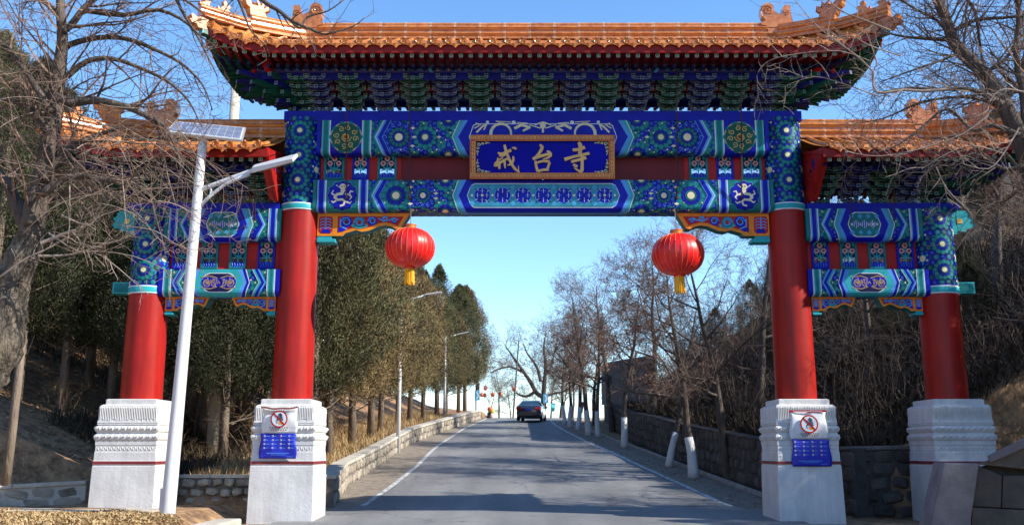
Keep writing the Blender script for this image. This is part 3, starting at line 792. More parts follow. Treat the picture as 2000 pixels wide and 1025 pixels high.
def make_drip():
    mb = MB()
    pts = [(-.166, .075), (-.166, -.03), (-.12, -.075), (-.055, -.095), (0, -.165), (.055, -.095), (.12, -.075), (.166, -.03), (.166, .075), (.10, .045), (0, .032), (-.10, .045)]
    mb.prism(pts, -.012, .012, 0)
    mb.tube([(-.145, -.014, -.02), (-.10, -.014, -.055), (-.045, -.014, -.072), (0, -.014, -.13), (.045, -.014, -.072), (.10, -.014, -.055), (.145, -.014, -.02)], .007, 4, 1)
    mb.tube([(-.05, -.014, -.045), (0, -.014, -.095), (.05, -.014, -.045), (0, -.014, -.055), (-.05, -.014, -.045)], .006, 4, 1)
    n = 6
    b = len(mb.v)
    for i in range(2):
        for j in range(n + 1):
            x = -.166 + .332 * j / n; z = .07 - .045 * (1 - (x / .166) ** 2); mb.v.append((x, .0 if i == 0 else .3, z + (0 if i == 0 else .12)))
    for j in range(n): mb.f.append((b + j, b + j + 1, b + n + 2 + j, b + n + 1 + j)); mb.m.append(0)
    return mb.mesh('drip_tile', [TILE, TILE2])
TILE2 = mat('glazed_tile_relief', (.40, .12, .02), .28, .25, 20, coat=.4)
EAVE_ME, DRIP_ME = make_eave_tile(), make_drip()
def figure(name, pts, th, mat_, parent, loc, rz=0, sc=1.0, relief=()):
    mb = MB(); mb.prism([(a * sc, b * sc) for a, b in pts], -th / 2, th / 2)
    for (cx, cz, r) in relief:
        for s in (-1, 1):
            mb.tube([((cx + (r - r * .8 * i / 12) * math.cos(i * .8)) * sc, s * th / 2, (cz + (r - r * .8 * i / 12) * math.sin(i * .8)) * sc) for i in range(13)], .018 * sc + .004, 5)
    o = mb.build(name, mat_, parent, bevel=min(.03, th * .16), loc=loc); o.rotation_euler = (0, 0, rz)
    return o
DRAGON = [(-.34, .03), (-.31, .18), (-.295, .33), (-.30, .41), (-.25, .435), (-.22, .395), (-.19, .44), (-.155, .40), (-.135, .33), (-.14, .23), (-.07, .20), (0, .245), (.075, .30), (.06, .39), (.12, .46), (.23, .475), (.32, .41), (.35, .29), (.32, .17), (.25, .07), (.35, .02), (.37, -.03), (.24, -.06), (.20, -.2), (.06, -.24), (-.04, -.17), (-.06, -.03), (-.3, -.02)]
BEAST = [(-.13, 0), (-.12, .10), (-.17, .15), (-.12, .19), (-.06, .17), (-.07, .24), (-.01, .29), (.04, .27), (.05, .21), (.02, .16), (.08, .12), (.12, .05), (.17, .10), (.18, .02), (.13, 0)]
WING = [(-.22, 0), (-.20, .12), (-.27, .17), (-.25, .25), (-.17, .22), (-.14, .30), (-.09, .25), (-.02, .30), (-.01, .22), (.08, .21), (.14, .26), (.25, .25), (.22, .15), (.15, .11), (.10, 0)]
JNT = mat('glaze_joint', (.62, .46, .34), .4, .15, 9)
def build_roof(name, x0, x1, h0, h1, Ze, Zr, ridge_h, ov, rise, nrow, zbr, brise, sideov, pur_rise):
    """hip roof over x0..x1 (eave line); h0/h1 = hip (True) or cut off against a column (False)"""
    root = bpy.data.objects.new(name, None); link(root, gate)
    xr0 = x0 + sideov if h0 else x0; xr1 = x1 - sideov if h1 else x1
    Lc = 1.75
    def cc(x):
        c = 0
        if h0: c = max(c, (max(0, (x0 + Lc - x)) / Lc) ** 2.1)
        if h1: c = max(c, (max(0, (x - x1 + Lc)) / Lc) ** 2.1)
        return c
    def eave(x): c = cc(x); return -ov - .14 * c, Ze + rise * c
    def top(x):
        f = 0
        if h0 and x < xr0: f = (xr0 - x) / (xr0 - x0)
        if h1 and x > xr1: f = (x - xr1) / (x1 - xr1)
        y, z = eave(x0 if x < xr0 else x1) if f > 0 else (0, 0)
        return (-ov - .14) * f * 1.0, Zr + (Ze + rise - Zr) * (f ** .80)
    def S(x, g):
        ye, ze = eave(x); yt, zt = top(x); return (x, ye + (yt - ye) * g, ze + (zt - ze) * (g * (.80 + .20 * g)))
    # roof bed, front and back
    for s in (1, -1):
        mb = MB(); nx, ng = 60, 6
        for i in range(nx + 1):
            for j in range(ng + 1):
                p = S(x0 + (x1 - x0) * i / nx, j / ng); mb.v.append((p[0], p[1] * s, p[2] - .02))
        for i in range(nx):
            for j in range(ng):
                a = i * (ng + 1) + j; mb.f.append((a, a + ng + 1, a + ng + 2, a + 1)); mb.m.append(0)
        mb.build('roof_bed', TILED, root, smooth=True)
    # barrel rows
    mb = MB(); sp_ = (x1 - x0 - .1) / nrow
    xs = [x0 + .05 + sp_ * (i + .5) for i in range(nrow)]
    r = .064
    def row(pts):
        b = len(mb.v); n = 6
        for P in pts:
            for j in range(n + 1):
                a = PI * j / n; mb.v.append((P[0] + (r * math.cos(a) if P[3] == 0 else 0), P[1] + (r * math.cos(a) if P[3] else 0), P[2] + r * math.sin(a)))
        for i in range(len(pts) - 1):
            for j in range(n): mb.f.append((b + i * (n + 1) + j, b + i * (n + 1) + j + 1, b + (i + 1) * (n + 1) + j + 1, b + (i + 1) * (n + 1) + j)); mb.m.append(0)
    for x in xs:
        for s in (1, -1):
            row([(lambda p: (p[0], p[1] * s, p[2], 0))(S(x, g)) for g in (0.0 if s < 0 else .12, .25, .4, .55, .7, .85, .98)])
    # front eave tiles
    for i, x in enumerate(xs):
        ye, ze = eave(x); y2, z2 = eave(x + .01); ry = -math.atan2(z2 - ze, .01)
        o = put(EAVE_ME, 'round_eave_tile', root, (x, ye - .01 + random.uniform(-.006, .006), ze + random.uniform(-.004, .004)), (0, ry, random.uniform(-.03, .03)))
    for i in range(nrow - 1):
        x = xs[i] + sp_ / 2; ye, ze = eave(x); y2, z2 = eave(x + .01); ry = -math.atan2(z2 - ze, .01)
        put(DRIP_ME, 'drip_tile', root, (x, ye + .0 + random.uniform(-.004, .004), ze - .012), (-.30, ry, 0))
    # hip ends
    for hh, xe, xr, sg in ((h0, x0, xr0, -1), (h1, x1, xr1, 1)):
        if not hh: continue
        def ce(y): 
            q = abs(y) / (ov + .14); return (max(0, (q - .25)) / .75) ** 2.1
        def ES(y, g):
            f = abs(y) / (ov + .14); x = xe - sg * .0 + sg * (.0) ; xo = xe + sg * .0
            xb_ = xe - sg * .10 * (1 - ce(y)); zb_ = Ze + rise * ce(y)
            xt = xr + (xe - xr) * f; zt = Zr + (Ze + rise - Zr) * (f ** .80)
            return (xb_ + (xt - xb_) * g, y, zb_ + (zt - zb_) * (g * (.80 + .20 * g)))
        m2 = MB(); nx, ng = 24, 5
        for i in range(nx + 1):
            y = -(ov + .14) + 2 * (ov + .14) * i / nx
            for j in range(ng + 1):
                p = ES(y, j / ng); m2.v.append((p[0], p[1], p[2] - .02))
        for i in range(nx):
            for j in range(ng):
                a = i * (ng + 1) + j; m2.f.append((a, a + ng + 1, a + ng + 2, a + 1)); m2.m.append(0)
        m2.build('roof_bed', TILED, root, smooth=True)
        ne = int(2 * ov / .33)
        for i in range(ne):
            y = -ov + 2 * ov * (i + .5) / ne; row([(lambda p: (p[0], p[1], p[2], 1))(ES(y, g)) for g in (.1, .3, .5, .7, .98)])
            p = ES(y, 0); put(EAVE_ME, 'round_eave_tile', root, (p[0] + sg * .01, p[1], p[2]), (0, 0, R(90) * sg))
            y += ov / ne; p = ES(y, 0); put(DRIP_ME, 'drip_tile', root, (p[0], p[1], p[2] - .012), (-.25, 0, R(90) * sg))
    mb.build('barrel_tile_rows', TILED, root, smooth=True)['kind'] = 'stuff'
    # main ridge: glazed sections on a core
    pf = ridge_profile(.34, ridge_h); n = max(3, round((xr1 - xr0) / .61)); st = (xr1 - xr0) / n
    mb = MB(); mb.prism([(a * .92, b * .97 + Zr - .05) for a, b in pf], xr0, xr1, ax='x'); mb.build('ridge_core', PW if False else TILED, root)
    mb = MB(); sweep(mb, [(a, b) for a, b in pf], [(0, 0, 0), (st - .012, 0, 0)], [(0, 1), (0, 1)])
    for e0 in (0, st - .030): sweep(mb, [(a * 1.015, b * 1.012) for a, b in pf], [(e0, 0, 0), (e0 + .018, 0, 0)], [(0, 1), (0, 1)], 1)
    rm = mb.mesh('ridge_tile', [TILE, JNT])
    for i in range(n): put(rm, 'ridge_tile', root, (xr0 + i * st + .006, random.uniform(-.004, .004), Zr - .045 + random.uniform(-.003, .003)))
    # hips
    for hh, xe, xr, sg in ((h0, x0, xr0, -1), (h1, x1, xr1, 1)):
        if not hh: continue
        for s in (1, -1):
            path = []
            for i in range(17):
                f = -.02 + 1.03 * i / 16; ff = max(0, f); z = Zr + (Ze + rise - Zr) * (ff ** .80) + (.10 * max(0, f - .6) / .4 if f > .6 else 0)
                path.append((xr + (xe - xr) * f, -(ov + .14) * f * s, z - .03))
            d = Vector((xe - xr, -(ov + .14) * s)).normalized(); lat = (-d.y, d.x)
            hp = ridge_profile(.30, ridge_h * .92); hp2 = ridge_profile(.26, ridge_h * .66)
            for j in range(5):
                seg = path[j * 3: j * 3 + 4] if j < 4 else path[12:]
                m3 = MB(); seg2 = [seg[0]] + seg[1:-1] + [tuple(np.array(seg[-1]) * .985 + np.array(seg[-2]) * .015)]
                sweep(m3, hp if j < 3 else hp2, seg2, [lat] * len(seg2)); m3.build('hip_ridge_tile', TILE, root)
            az = math.atan2(d.y, d.x)
            def onhip(f): 
                z = Zr + (Ze + rise - Zr) * (max(0, f) ** .80) + (.10 * max(0, f - .6) / .4 if f > .6 else 0); return (xr + (xe - xr) * f, -(ov + .14) * f * s, z - .03)
            p = onhip(.52); figure('ridge_beast', WING, .16, TILE, root, (p[0], p[1], p[2] + ridge_h * .85), az, 1.25)
            p = onhip(.80); figure('ridge_beast', BEAST, .09, TILE, root, (p[0], p[1], p[2] + ridge_h * .60), az, .95)
            p = onhip(.97); figure('ridge_beast', BEAST, .10, TILE, root, (p[0], p[1], p[2] + ridge_h * .60), az, .8)
            p = onhip(1.0); head = [(-.15, .12), (.02, .14), (.12, .10), (.22, .16), (.27, .12), (.22, .05), (.29, .0), (.22, -.06), (.12, -.05), (.08, -.13), (-.15, -.12)]
            figure('corner_dragon_head', head, .20, TILE, root, (p[0], p[1], p[2] - .18), az, 1.0, [(.05, .03, .05)])
            mb = MB(); mb.box(-1.5, -.06, -.09, .09, -.27, -.07, 0); mb.box(-.058, -.05, -.10, .10, -.28, -.06, 1); mb.box(-.048, -.04, -.085, .085, -.265, -.075, 2)
            c_ = mb.build('corner_beam', [EYEBROW, PW, PLT], root, loc=(p[0], p[1], p[2] - .12)); c_.rotation_euler = (0, R(-4), az)
        figure('ridge_end_dragon', DRAGON, .24, TILE, root, (xr - sg * .0, 0, Zr + ridge_h * .92 - .05), 0 if sg < 0 else PI, 1.12, [(.20, .30, .13), (-.22, .25, .07)])
    # eave boards, rafters, purlin, underside
    yb = -(NT - 1) * STEP; zp = zbr + .10 + NT * brise
    mb = MB(); N = 90
    X = [x0 + .12 * h0 + (x1 - x0 - .12 * (h0 + h1)) * i / N for i in range(N + 1)]
    for a, b in zip(X, X[1:]):
        (ya, za), (yb_, zb_) = eave(a), eave(b)
        mb.hexa([(a, ya + .03, za - .25), (b, yb_ + .03, zb_ - .25), (b, yb_ + .08, zb_ - .25), (a, ya + .08, za - .25), (a, ya + .03, za - .055), (b, yb_ + .03, zb_ - .055), (b, yb_ + .08, zb_ - .055), (a, ya + .08, za - .055)], 0)
    mb.build('eave_board', mat('eave_red', (.24, .012, .008), .45, .15, 3, spec=.2), root)
    def start(x):
        xa = x0 + sideov - .3 if h0 else x0; xb = x1 - sideov + .3 if h1 else x1
        return min(max(x, xa - (xa - x) * .35 if x < xa else x), xb + (x - xb) * .35 if x > xb else x)
    zin = zp + pur_rise
    m1, m2 = MB(), MB(); nr = int((x1 - x0) / .225); xq = [x0 + .15 * h0 + .05 + (x1 - x0 - .15 * (h0 + h1) - .1) * (i + .5) / nr for i in range(nr)]
    for s in (1, -1):
        for x in xq:
            ye, ze = eave(x); xs_ = start(x); y1, z1 = yb, zin
            w_ = .042; zt = ze - .25; ysq = ye + .10
            m1.hexa([(x - w_, ysq * s, zt - .085), (x + w_, ysq * s, zt - .085), (xs_ + w_, y1 * s, z1 - .03), (xs_ - w_, y1 * s, z1 - .03), (x - w_, ysq * s, zt), (x + w_, ysq * s, zt), (xs_ + w_, y1 * s, z1 + .055), (xs_ - w_, y1 * s, z1 + .055)], 0)
            if s > 0: swastika(m1, x, ysq - .002, zt - .042, .038, 1)
            m2.tube([(x + (xs_ - x) * .42, (ysq + (y1 - ysq) * .42) * s, zt - .16 + (z1 - zt) * .42), (xs_, (y1 + .15) * s, z1 - .09)], .045, 8, 0)
        if s > 0:
            pass
    m1.build('square_rafters', [PRD, TRIM, PDG], root)['kind'] = 'stuff'; m2.build('round_rafters', PN, root)['kind'] = 'stuff'  # rafters take darker paints to stand in for shade under the eave
    for s in (1, -1):
        mb = MB()
        for i, a in enumerate(X):
            ye, ze = eave(a); xs_ = start(a); mb.v += [(a, (ye + .07) * s, ze - .24), (xs_, yb * s, zin + .075), (xs_, 0, zin + .30)]
        for i in range(N):
            for j in (0, 1): mb.f.append((i * 3 + j, i * 3 + j + 1, i * 3 + 4 + j, i * 3 + 3 + j)); mb.m.append(0)
        mb.build('soffit_board', PRD, root)
    for hh, xe, sg in ((h0, x0, -1), (h1, x1, 1)):
        if not hh: continue
        mb = MB(); m4 = MB(); N2 = 24; o2 = ov + .10; xin = xe - sg * (sideov - .95)
        for i in range(N2 + 1):
            y = -o2 + 2 * o2 * i / N2; q = abs(y) / o2; c_ = (max(0, (q - .25)) / .75) ** 2.1; z_ = Ze + rise * c_
            mb.v += [(xe - sg * .13, y, z_ - .24), (xin, max(-abs(yb), min(abs(yb), y)), zin + .07)]
            m4.v += [(xe - sg * .10, y, z_ - .25), (xe - sg * .10, y, z_ - .055)]
        for i in range(N2):
            mb.f.append((i * 2, i * 2 + 1, i * 2 + 3, i * 2 + 2)); mb.m.append(0); m4.f.append((i * 2, i * 2 + 1, i * 2 + 3, i * 2 + 2)); m4.m.append(0)
        mb.build('soffit_board', PDG, root); m4.build('eave_board', PR, root)
        m5 = MB()
        for i in range(int(2 * o2 / .225)):
            y = -o2 + .11 + i * .225; q = abs(y) / o2; c_ = (max(0, (q - .25)) / .75) ** 2.1; z_ = Ze + rise * c_ - .25; yi = max(-abs(yb), min(abs(yb), y)); w_ = .042
            m5.hexa([(xe - sg * .16, y - w_, z_ - .085), (xin, yi - w_, zin - .03), (xin, yi + w_, zin - .03), (xe - sg * .16, y + w_, z_ - .085), (xe - sg * .16, y - w_, z_), (xin, yi - w_, zin + .055), (xin, yi + w_, zin + .055), (xe - sg * .16, y + w_, z_)], 0)
        m5.build('square_rafters', PDG, root)['kind'] = 'stuff'
    xa = x0 + sideov - .95 if h0 else x0 + .02; xb = x1 - sideov + .95 if h1 else x1 - .02
    for s in (1, -1):
        mb = MB(); mb.tube([(xa, (yb + .02) * s, zin - .13), (xb, (yb + .02) * s, zin - .13)], .095, 12, 0, ref=(0, 0, 1)); o = mb.build('purlin', PN2, root, smooth=True, angle=40)
        mb = MB(); mb.box(xa, xb, (yb - .03 if s > 0 else -yb - .03), (yb + .03 if s > 0 else -yb + .03), zp - .10, zin - .21, 0); mb.build('purlin_board', mat('purlin_shade_blue', (.005, .008, .20), .5, .2, 3, spec=.18), root)  # purlin and board blues darkened to imitate the eave's shade
        if s > 0:
            P = Paint(); Lp = xb - xa; k = 0; q = .1
            while q < Lp:
                P.disc(q, 0, .045, LT_ if k % 2 else G_, 1, 6); P.disc(q, 0, .032, DG_ if k % 2 else N_, 2, 6); q += .13; k += 1
            for c_ in (Lp * .3, Lp * .7): P.chevron(c_, 0, -.08, .08, .06, [(.03, LB_), (.03, LT_)], 1 if c_ < Lp / 2 else -1, 3)
            P.emit('purlin_painting', lambda a, b, d: (xa + a, yb + .02 - .095 - d + abs(b) * .4, zin - .13 - b), o)
    for hh, xe, sg in ((h0, xa, -1), (h1, xb, 1)):
        if hh:
            mb = MB(); mb.prism([(-.10, -.1), (.10, -.1), (.12, 0), (.10, .1), (-.10, .1), (-.12, 0)], -.2, .0); mb.v = [(a, b, c) for a, b, c in mb.v]
            mb = MB(); mb.tube([(xe - sg * .02, yb, zin - .13), (xe + sg * .06, yb, zin - .13)], .115, 14, 0, ref=(0, 0, 1)); mb.build('purlin_end', PR, root)
            mb = MB(); mb.tube([(xe - sg * .35, -(yb), zin - .13), (xe - sg * .35, yb - .30, zin - .13)], .11, 12, 0, ref=(0, 0, 1)); mb.build('purlin_end', PR, root, smooth=True, angle=40)
            mb = MB(); mb.box(*sorted((xe - sg * .45, xe - sg * .25)), yb, -yb, zp - .10, zin - .21); mb.build('purlin_board', PB, root)
    return root
ME = 7.70
Z_BR_TOP = ZP(146, GY - .95)
rise_m = (Z_BR_TOP - Z_CAP - .10) / NT
build_roof('main_roof', -ME, ME, True, True, ZP(81.5, GY - 1.8), ZP(76, GY) - .02, ZP(45.5, GY) - ZP(76, GY) + .05, 1.8, .46, 46, Z_CAP, rise_m, 1.95, .26)
bracket_row(-CI + .42, CI - .42, 15, Z_CAP, rise_m, 0, xa=-CI - .35, xb=CI + .35)
for sg in (-1, 1):
    bracket_set(sg * CI, Z_CAP, rise_m, PDG, 'g', 0); corner_fan(sg * (CI + .1), Z_CAP, rise_m, sg, 0)
Z_SB_TOP = ZP(322, GY - .95); rise_s = (Z_SB_TOP - Z_SCAP - .10) / NT
for sg in (-1, 1):
    a, b = sorted((sg * (CI + CR - .03), sg * (CO + 1.72)))
    build_roof('side_roof', a, b, sg < 0, sg > 0, ZP(284, GY - 1.7), ZP(267, GY) - .03, ZP(233, GY) - ZP(267, GY) + .06, 1.7, .36, 15, Z_SCAP, rise_s, 1.72, .20)
    bracket_row(sg * (CI + CR + .42), sg * (CO - .55), 4, Z_SCAP, rise_s, 1, xa=a if sg > 0 else -CO - .3, xb=CO + .3 if sg > 0 else b)
    bracket_set(sg * CO, Z_SCAP, rise_s, PDG, 'g', 0); corner_fan(sg * (CO + .06), Z_SCAP, rise_s, sg, 0)
    # tapered red end boards against the inner columns
    x = sg * (CI + CR + .04); zt = ZP(288, GY - 1.5); zb = Z_SCAP
    mb = MB(); mb.prism([(-1.62, zt - .02), (-.95, zt + .1), (-.1, zt + .35), (1.0, zt + .1), (1.5, zt), (.35, zb), (-.42, zb + .02)], x - .035, x + .035, ax='x'); mb.build('end_board', COLR, gate)
    mb = MB(); q = x + sg * .16
    mb.prism([(-1.60, zt - .04), (-1.30, zt + .03), (-.34, zb + .03), (-.46, zb + .03)], *sorted((x + sg * .037, q - sg * .01)), ax='x'); mb.build('end_brace', COLR, gate)
RODM = mat('rod_iron', (.045, .010, .010), .6)
# iron tie rods from the eaves down to the beams
for px in (677, 800, 1322, 1448):
    xt = at(px, 140, GY - 1.0).x - GX; ztop = ZP(138, GY - 1.0); zbot = zf(385, -.4)
    mb = MB(); mb.tube([(xt, -1.0, ztop), (PXX(px, 385, -.4), -.42, zbot)], .015, 6); mb.tube([(PXX(px, 385, -.4), -.42, zbot), (PXX(px, 385, -.4), -.33, zbot - .02)], .04, 6)
    mb.build('tie_rod', RODM, gate)
for px in (380, 498, 1662, 1745):
    xt = PXX(px, 330, -.95); mb = MB(); mb.tube([(xt, -1.0, ZP(322, GY - 1.0)), (PXX(px, 432, -.4), -.40, zf(432, -.4))], .013, 5); mb.build('tie_rod', RODM, gate)

# ================================================================== NAME PLAQUE (three gilt characters)
pl_c = at(1059, 307.5, GY - .52); plq = empty('name_plaque', (pl_c.x, pl_c.y, pl_c.z), 'dark blue plaque with three gold characters in a fretted red frame on the middle beam', 'plaque')
KX = 1 / (FPX / (pl_c.y * cp + (pl_c.z - EYE) * sp)); plq.rotation_euler = (R(6), 0, 0)
PWd, PHt = 281 * KX, 83 * KX / math.cos(PITCH + R(6)) * .98
PBL = mat('plaque_blue', (.003, .004, .30), .5, .2, 1.2, spec=.08)
fw = 10.5 * KX
mb = MB(); mb.box(-PWd / 2 + fw, PWd / 2 - fw, -.01, .05, -PHt / 2 + fw, PHt / 2 - fw); pan = mb.build('panel', PBL, plq)
mb = MB(); e = .0
mb.box(-PWd / 2, PWd / 2, -.06, .05, PHt / 2 - fw, PHt / 2); mb.box(-PWd / 2, PWd / 2, -.06, .05, -PHt / 2, -PHt / 2 + fw)
mb.box(-PWd / 2, -PWd / 2 + fw, -.059, .05, -PHt / 2 + fw, PHt / 2 - fw); mb.box(PWd / 2 - fw, PWd / 2, -.059, .05, -PHt / 2 + fw, PHt / 2 - fw)
fr = mb.build('frame', mat('frame_red', (.36, .035, .02), .45, .15, 4), plq)
P = Paint()
def fret(x0, x1, z, horiz):
    L = x1 - x0; n = max(1, round(L / .10)); st = L / n; u = fw * .30
    for i in range(n):
        a = x0 + i * st
        Q = [(a, z - u), (a, z + u), (a + st * .72, z + u), (a + st * .72, z - u * .4), (a + st * .36, z - u * .4), (a + st * .36, z + u * .2)]
        if not horiz: Q = [(q[1], q[0]) for q in Q]
        P.stroke(Q, .010, G_, 1)
for s in (-1, 1):
    fret(-PWd / 2 + .02, PWd / 2 - .02, s * (PHt / 2 - fw / 2), True); fret(-PHt / 2 + fw, PHt / 2 - fw, s * (PWd / 2 - fw / 2), False)
    P.rect(-PWd / 2, PWd / 2, s * PHt / 2 - .007, s * PHt / 2 + .007, O_, 1); P.rect(s * PWd / 2 - .007, s * PWd / 2 + .007, -PHt / 2, PHt / 2, O_, 1)
    P.rect(-PWd / 2 + fw, PWd / 2 - fw, s * (PHt / 2 - fw) - .006, s * (PHt / 2 - fw) + .006, O_, 1); P.rect(s * (PWd / 2 - fw) - .006, s * (PWd / 2 - fw) + .006, -PHt / 2 + fw, PHt / 2 - fw, O_, 1)
P.emit('fret_pattern', lambda a, b, d: (a, -.060 - d, b), fr)
P = Paint()
for sx in (-1, 1):
    for sz in (-1, 1):
        x, z = sx * (PWd / 2 - fw), sz * (PHt / 2 - fw)
        P.add([(x, z), (x - sx * .34, z), (x - sx * .24, z - sz * .07), (x - sx * .1, z - sz * .1), (x - sx * .07, z - sz * .24), (x, z - sz * .34)], N_, 0)
        for (a, b, r) in ((.07, .07, .05), (.16, .05, .035), (.05, .16, .035), (.24, .04, .03), (.04, .24, .03)):
            P.spiral(x - sx * a, z - sz * b, r, C_, 1, 1.1, 0, .013, sx * sz, 7)
        P.stroke([(x - sx * .26, z - sz * .03), (x - sx * .33, z - sz * .05)], .014, C_, 1); P.stroke([(x - sx * .03, z - sz * .26), (x - sx * .05, z - sz * .33)], .014, C_, 1)
P.emit('corner_scrolls', lambda a, b, d: (a, -.010 - d, b), pan)
GLYPH = [
 [[(325,368,25),(390,388,50),(450,362,50),(528,330,50)],[(535,295,12),(580,300,40),(600,322,30)],[(425,250,35),(440,310,45),(470,400,42),(520,510,42),(580,600,45),(655,670,14)],[(635,560,8),(637,630,22),(652,668,15)],[(550,420,20),(560,460,40),(530,530,40),(470,553,14)],[(268,545,36),(310,548,60),(380,500,42),(470,455,40)],[(330,440,16),(322,490,30),(345,560,52),(352,610,24)],[(425,470,40),(430,540,34),(436,598,18)],[(280,530,28),(345,472,25),(400,445,25)],[(345,405,30),(400,415,40),(450,385,30)]],
 [[(955,250,28),(990,290,54),(950,370,50),(885,448,55),(850,440,36)],[(852,462,50),(930,430,50),(1050,396,45),(1110,388,40)],[(1060,342,18),(1100,365,48),(1120,402,40),(1080,440,38),(1000,465,12)],[(890,490,38),(900,560,42),(925,648,46)],[(895,522,32),(1000,492,36),(1100,500,46)],[(1105,508,42),(1082,570,40),(1066,620,40)],[(925,645,40),(1000,622,40),(1090,618,48)]],
 [[(1450,328,48),(1530,320,46),(1632,290,54)],[(1535,215,44),(1565,260,66),(1560,340,62),(1555,420,56)],[(1325,468,58),(1450,430,45),(1580,402,46),(1700,376,46)],[(1425,502,48),(1530,475,45),(1650,440,56)],[(1585,400,50),(1590,520,50),(1586,620,56),(1562,672,26)],[(1580,662,46),(1520,625,30),(1465,590,10)],[(1455,542,38),(1500,566,50),(1520,572,40)]]]
GOLDC = mat('gilt_character', (.62, .36, .12), .4, .15, 6, metal=.1)
for g in GLYPH:
    mb = MB()
    for st in g:
        pts = [Vector(((x / 7.692 - 129) * KX, -((y / 7.692) - 56) * KX * 1.03)) for x, y, w_ in st]
        ws = [w_ / 7.692 * KX / 2 for x, y, w_ in st]
        # resample into a smooth brush stroke
        n = 5; C = []; Wd = []
        for i in range(len(pts) - 1):
            p0 = pts[max(0, i - 1)]; p1 = pts[i]; p2 = pts[i + 1]; p3 = pts[min(len(pts) - 1, i + 2)]
            for k in range(n + (i == len(pts) - 2)):
                t = k / n
                C.append(.5 * ((2 * p1) + (p2 - p0) * t + (2 * p0 - 5 * p1 + 4 * p2 - p3) * t * t + (3 * p1 - p0 - 3 * p2 + p3) * t ** 3)); Wd.append(ws[i] + (ws[i + 1] - ws[i]) * t)
        L_, R2 = [], []
        for i in range(len(C)):
            d = (C[min(i + 1, len(C) - 1)] - C[max(i - 1, 0)]).normalized(); q = Vector((-d.y, d.x))
            L_.append(C[i] + q * Wd[i]); R2.append(C[i] - q * Wd[i])
        z0 = -.052 - random.uniform(0, .004)
        b = len(mb.v)
        for i in range(len(C)):
            mb.v += [(L_[i].x, -.012, L_[i].y), (L_[i].x * .9 + C[i].x * .1, z0, L_[i].y * .9 + C[i].y * .1), (R2[i].x * .9 + C[i].x * .1, z0, R2[i].y * .9 + C[i].y * .1), (R2[i].x, -.012, R2[i].y)]
        for i in range(len(C) - 1):
            for j in range(3): mb.f.append((b + i * 4 + j, b + i * 4 + 4 + j, b + i * 4 + 5 + j, b + i * 4 + 1 + j)); mb.m.append(0)
        for e_ in (0, len(C) - 1): mb.f.append(tuple(b + e_ * 4 + j for j in range(4))); mb.m.append(0)
    mb.build('gold_character', GOLDC, plq)
# ================================================================== GROUND AND ROAD
def line_pts(px):
    return [on_road(x, y) for x, y in px]
LL = line_pts([(710, 990), (761, 952), (814, 911), (857, 869), (905, 838), (945, 820)])
LR = line_pts([(1412, 983), (1333, 948), (1258, 913), (1148, 864), (1103, 841), (1082, 828)])
def interp(P, y):
    ys = [p.y for p in P]; xs = [p.x for p in P]; return float(np.interp(y, ys, xs))
YB = LL[-1].y
def xl(y):
    if y < LL[0].y: return LL[0].x - .12 * min(LL[0].y - y, 3)
    return interp(LL, y) + max(0, y - 75) * .02 + max(0, y - 84) * .12
def xr_(y):
    if y < LR[0].y: return LR[0].x + .12 * min(LR[0].y - y, 3)
    return interp(LR, y) + max(0, y - 72) ** 1.6 * .30
WALLX = line_pts([(677, 950), (774, 886), (807, 864), (880, 838), (938, 819)])
def xwl(y): return (interp(WALLX, y) if y < WALLX[-1].y else WALLX[-1].x + (y - WALLX[-1].y) * .03)
RW = [(7.9, 22.6), (7.35, 26), (7.1, 29.5), (6.45, 36.5), (5.95, 46), (6.3, 60), (7.4, 72), (12, 82), (22, 90)]
def xwr(y): return float(np.interp(y, [p[1] for p in RW], [p[0] for p in RW]))
def wob(x, y, a, s): return a * noise.noise(Vector((x * s, y * s, 3.1)))
WTOP = 1.45
def ground_z(x, y):
    z = zr(y)
    if y > 22.8:
        a = xwl(y) - .2; b = xwr(y) + .25
        k = smooth((95 - y) / 12) 
        if x < a:
            d = a - x; return z + k * (.52 + .08 * min(d, 3) + .40 * max(0, d - 4.0) + wob(x, y, .5, .25) * min(1, d / 3)) - (1 - k) * d * .05
        if x > b:
            d = x - b; return z + k * (WTOP - .05 + .12 * min(d, 2) + .62 * max(0, d - 1.5) + wob(x, y, .6, .22) * min(1, d / 3)) - (1 - k) * d * .05
        if x > xr_(y) + 1.6: return z - .10
        return z - .02
    if x < -6.0:
        d = -6.0 - x; return -.02 + .30 * min(1, d / .5) + .34 * max(0, d - 6) + (.02 * (20.5 - y) if y < 20 else 0) * min(1, d) + wob(x, y, .12, .8) * min(1, d / 2)
    if x > 10.9: return z + .02 + .62 * (x - 10.9) + wob(x, y, .5, .22) * min(1, (x - 10.9) / 2)
    return -.03
def terrain():
    ys = list(np.arange(-60, 8, 4)) + list(np.arange(8, 22.5, .7)) + [22.55, 22.84, 22.86] + list(np.arange(23.4, 60, 1.1)) + list(np.arange(60, 100, 2)) + [105, 115, 130, 160, 220, 400]
    V = []; F = []; nc = None
    for y in ys:
        if y > 22.8: a, b = xwl(y) - .2, xwr(y) + .25
        else: a, b = -6.0, 10.9
        xs = [-140, -90, -60, -45] + list(np.linspace(-34, a - .6, 34)) + [a - .02, a + .02] + list(np.linspace(a + .4, b - .4, 16)) + [b - .02, b + .02] + list(np.linspace(b + .6, 34, 34)) + [45, 60, 90, 140]
        nc = len(xs)
        for x in xs: V.append((x, y, ground_z(x, y)))
    for i in range(len(ys) - 1):
        for j in range(nc - 1):
            a = i * nc + j; F.append((a, a + 1, a + nc + 1, a + nc))
    me = bpy.data.meshes.new('ground'); me.from_pydata(V, [], F); me.polygons.foreach_set('use_smooth', [True] * len(F)); me.update()
    return me
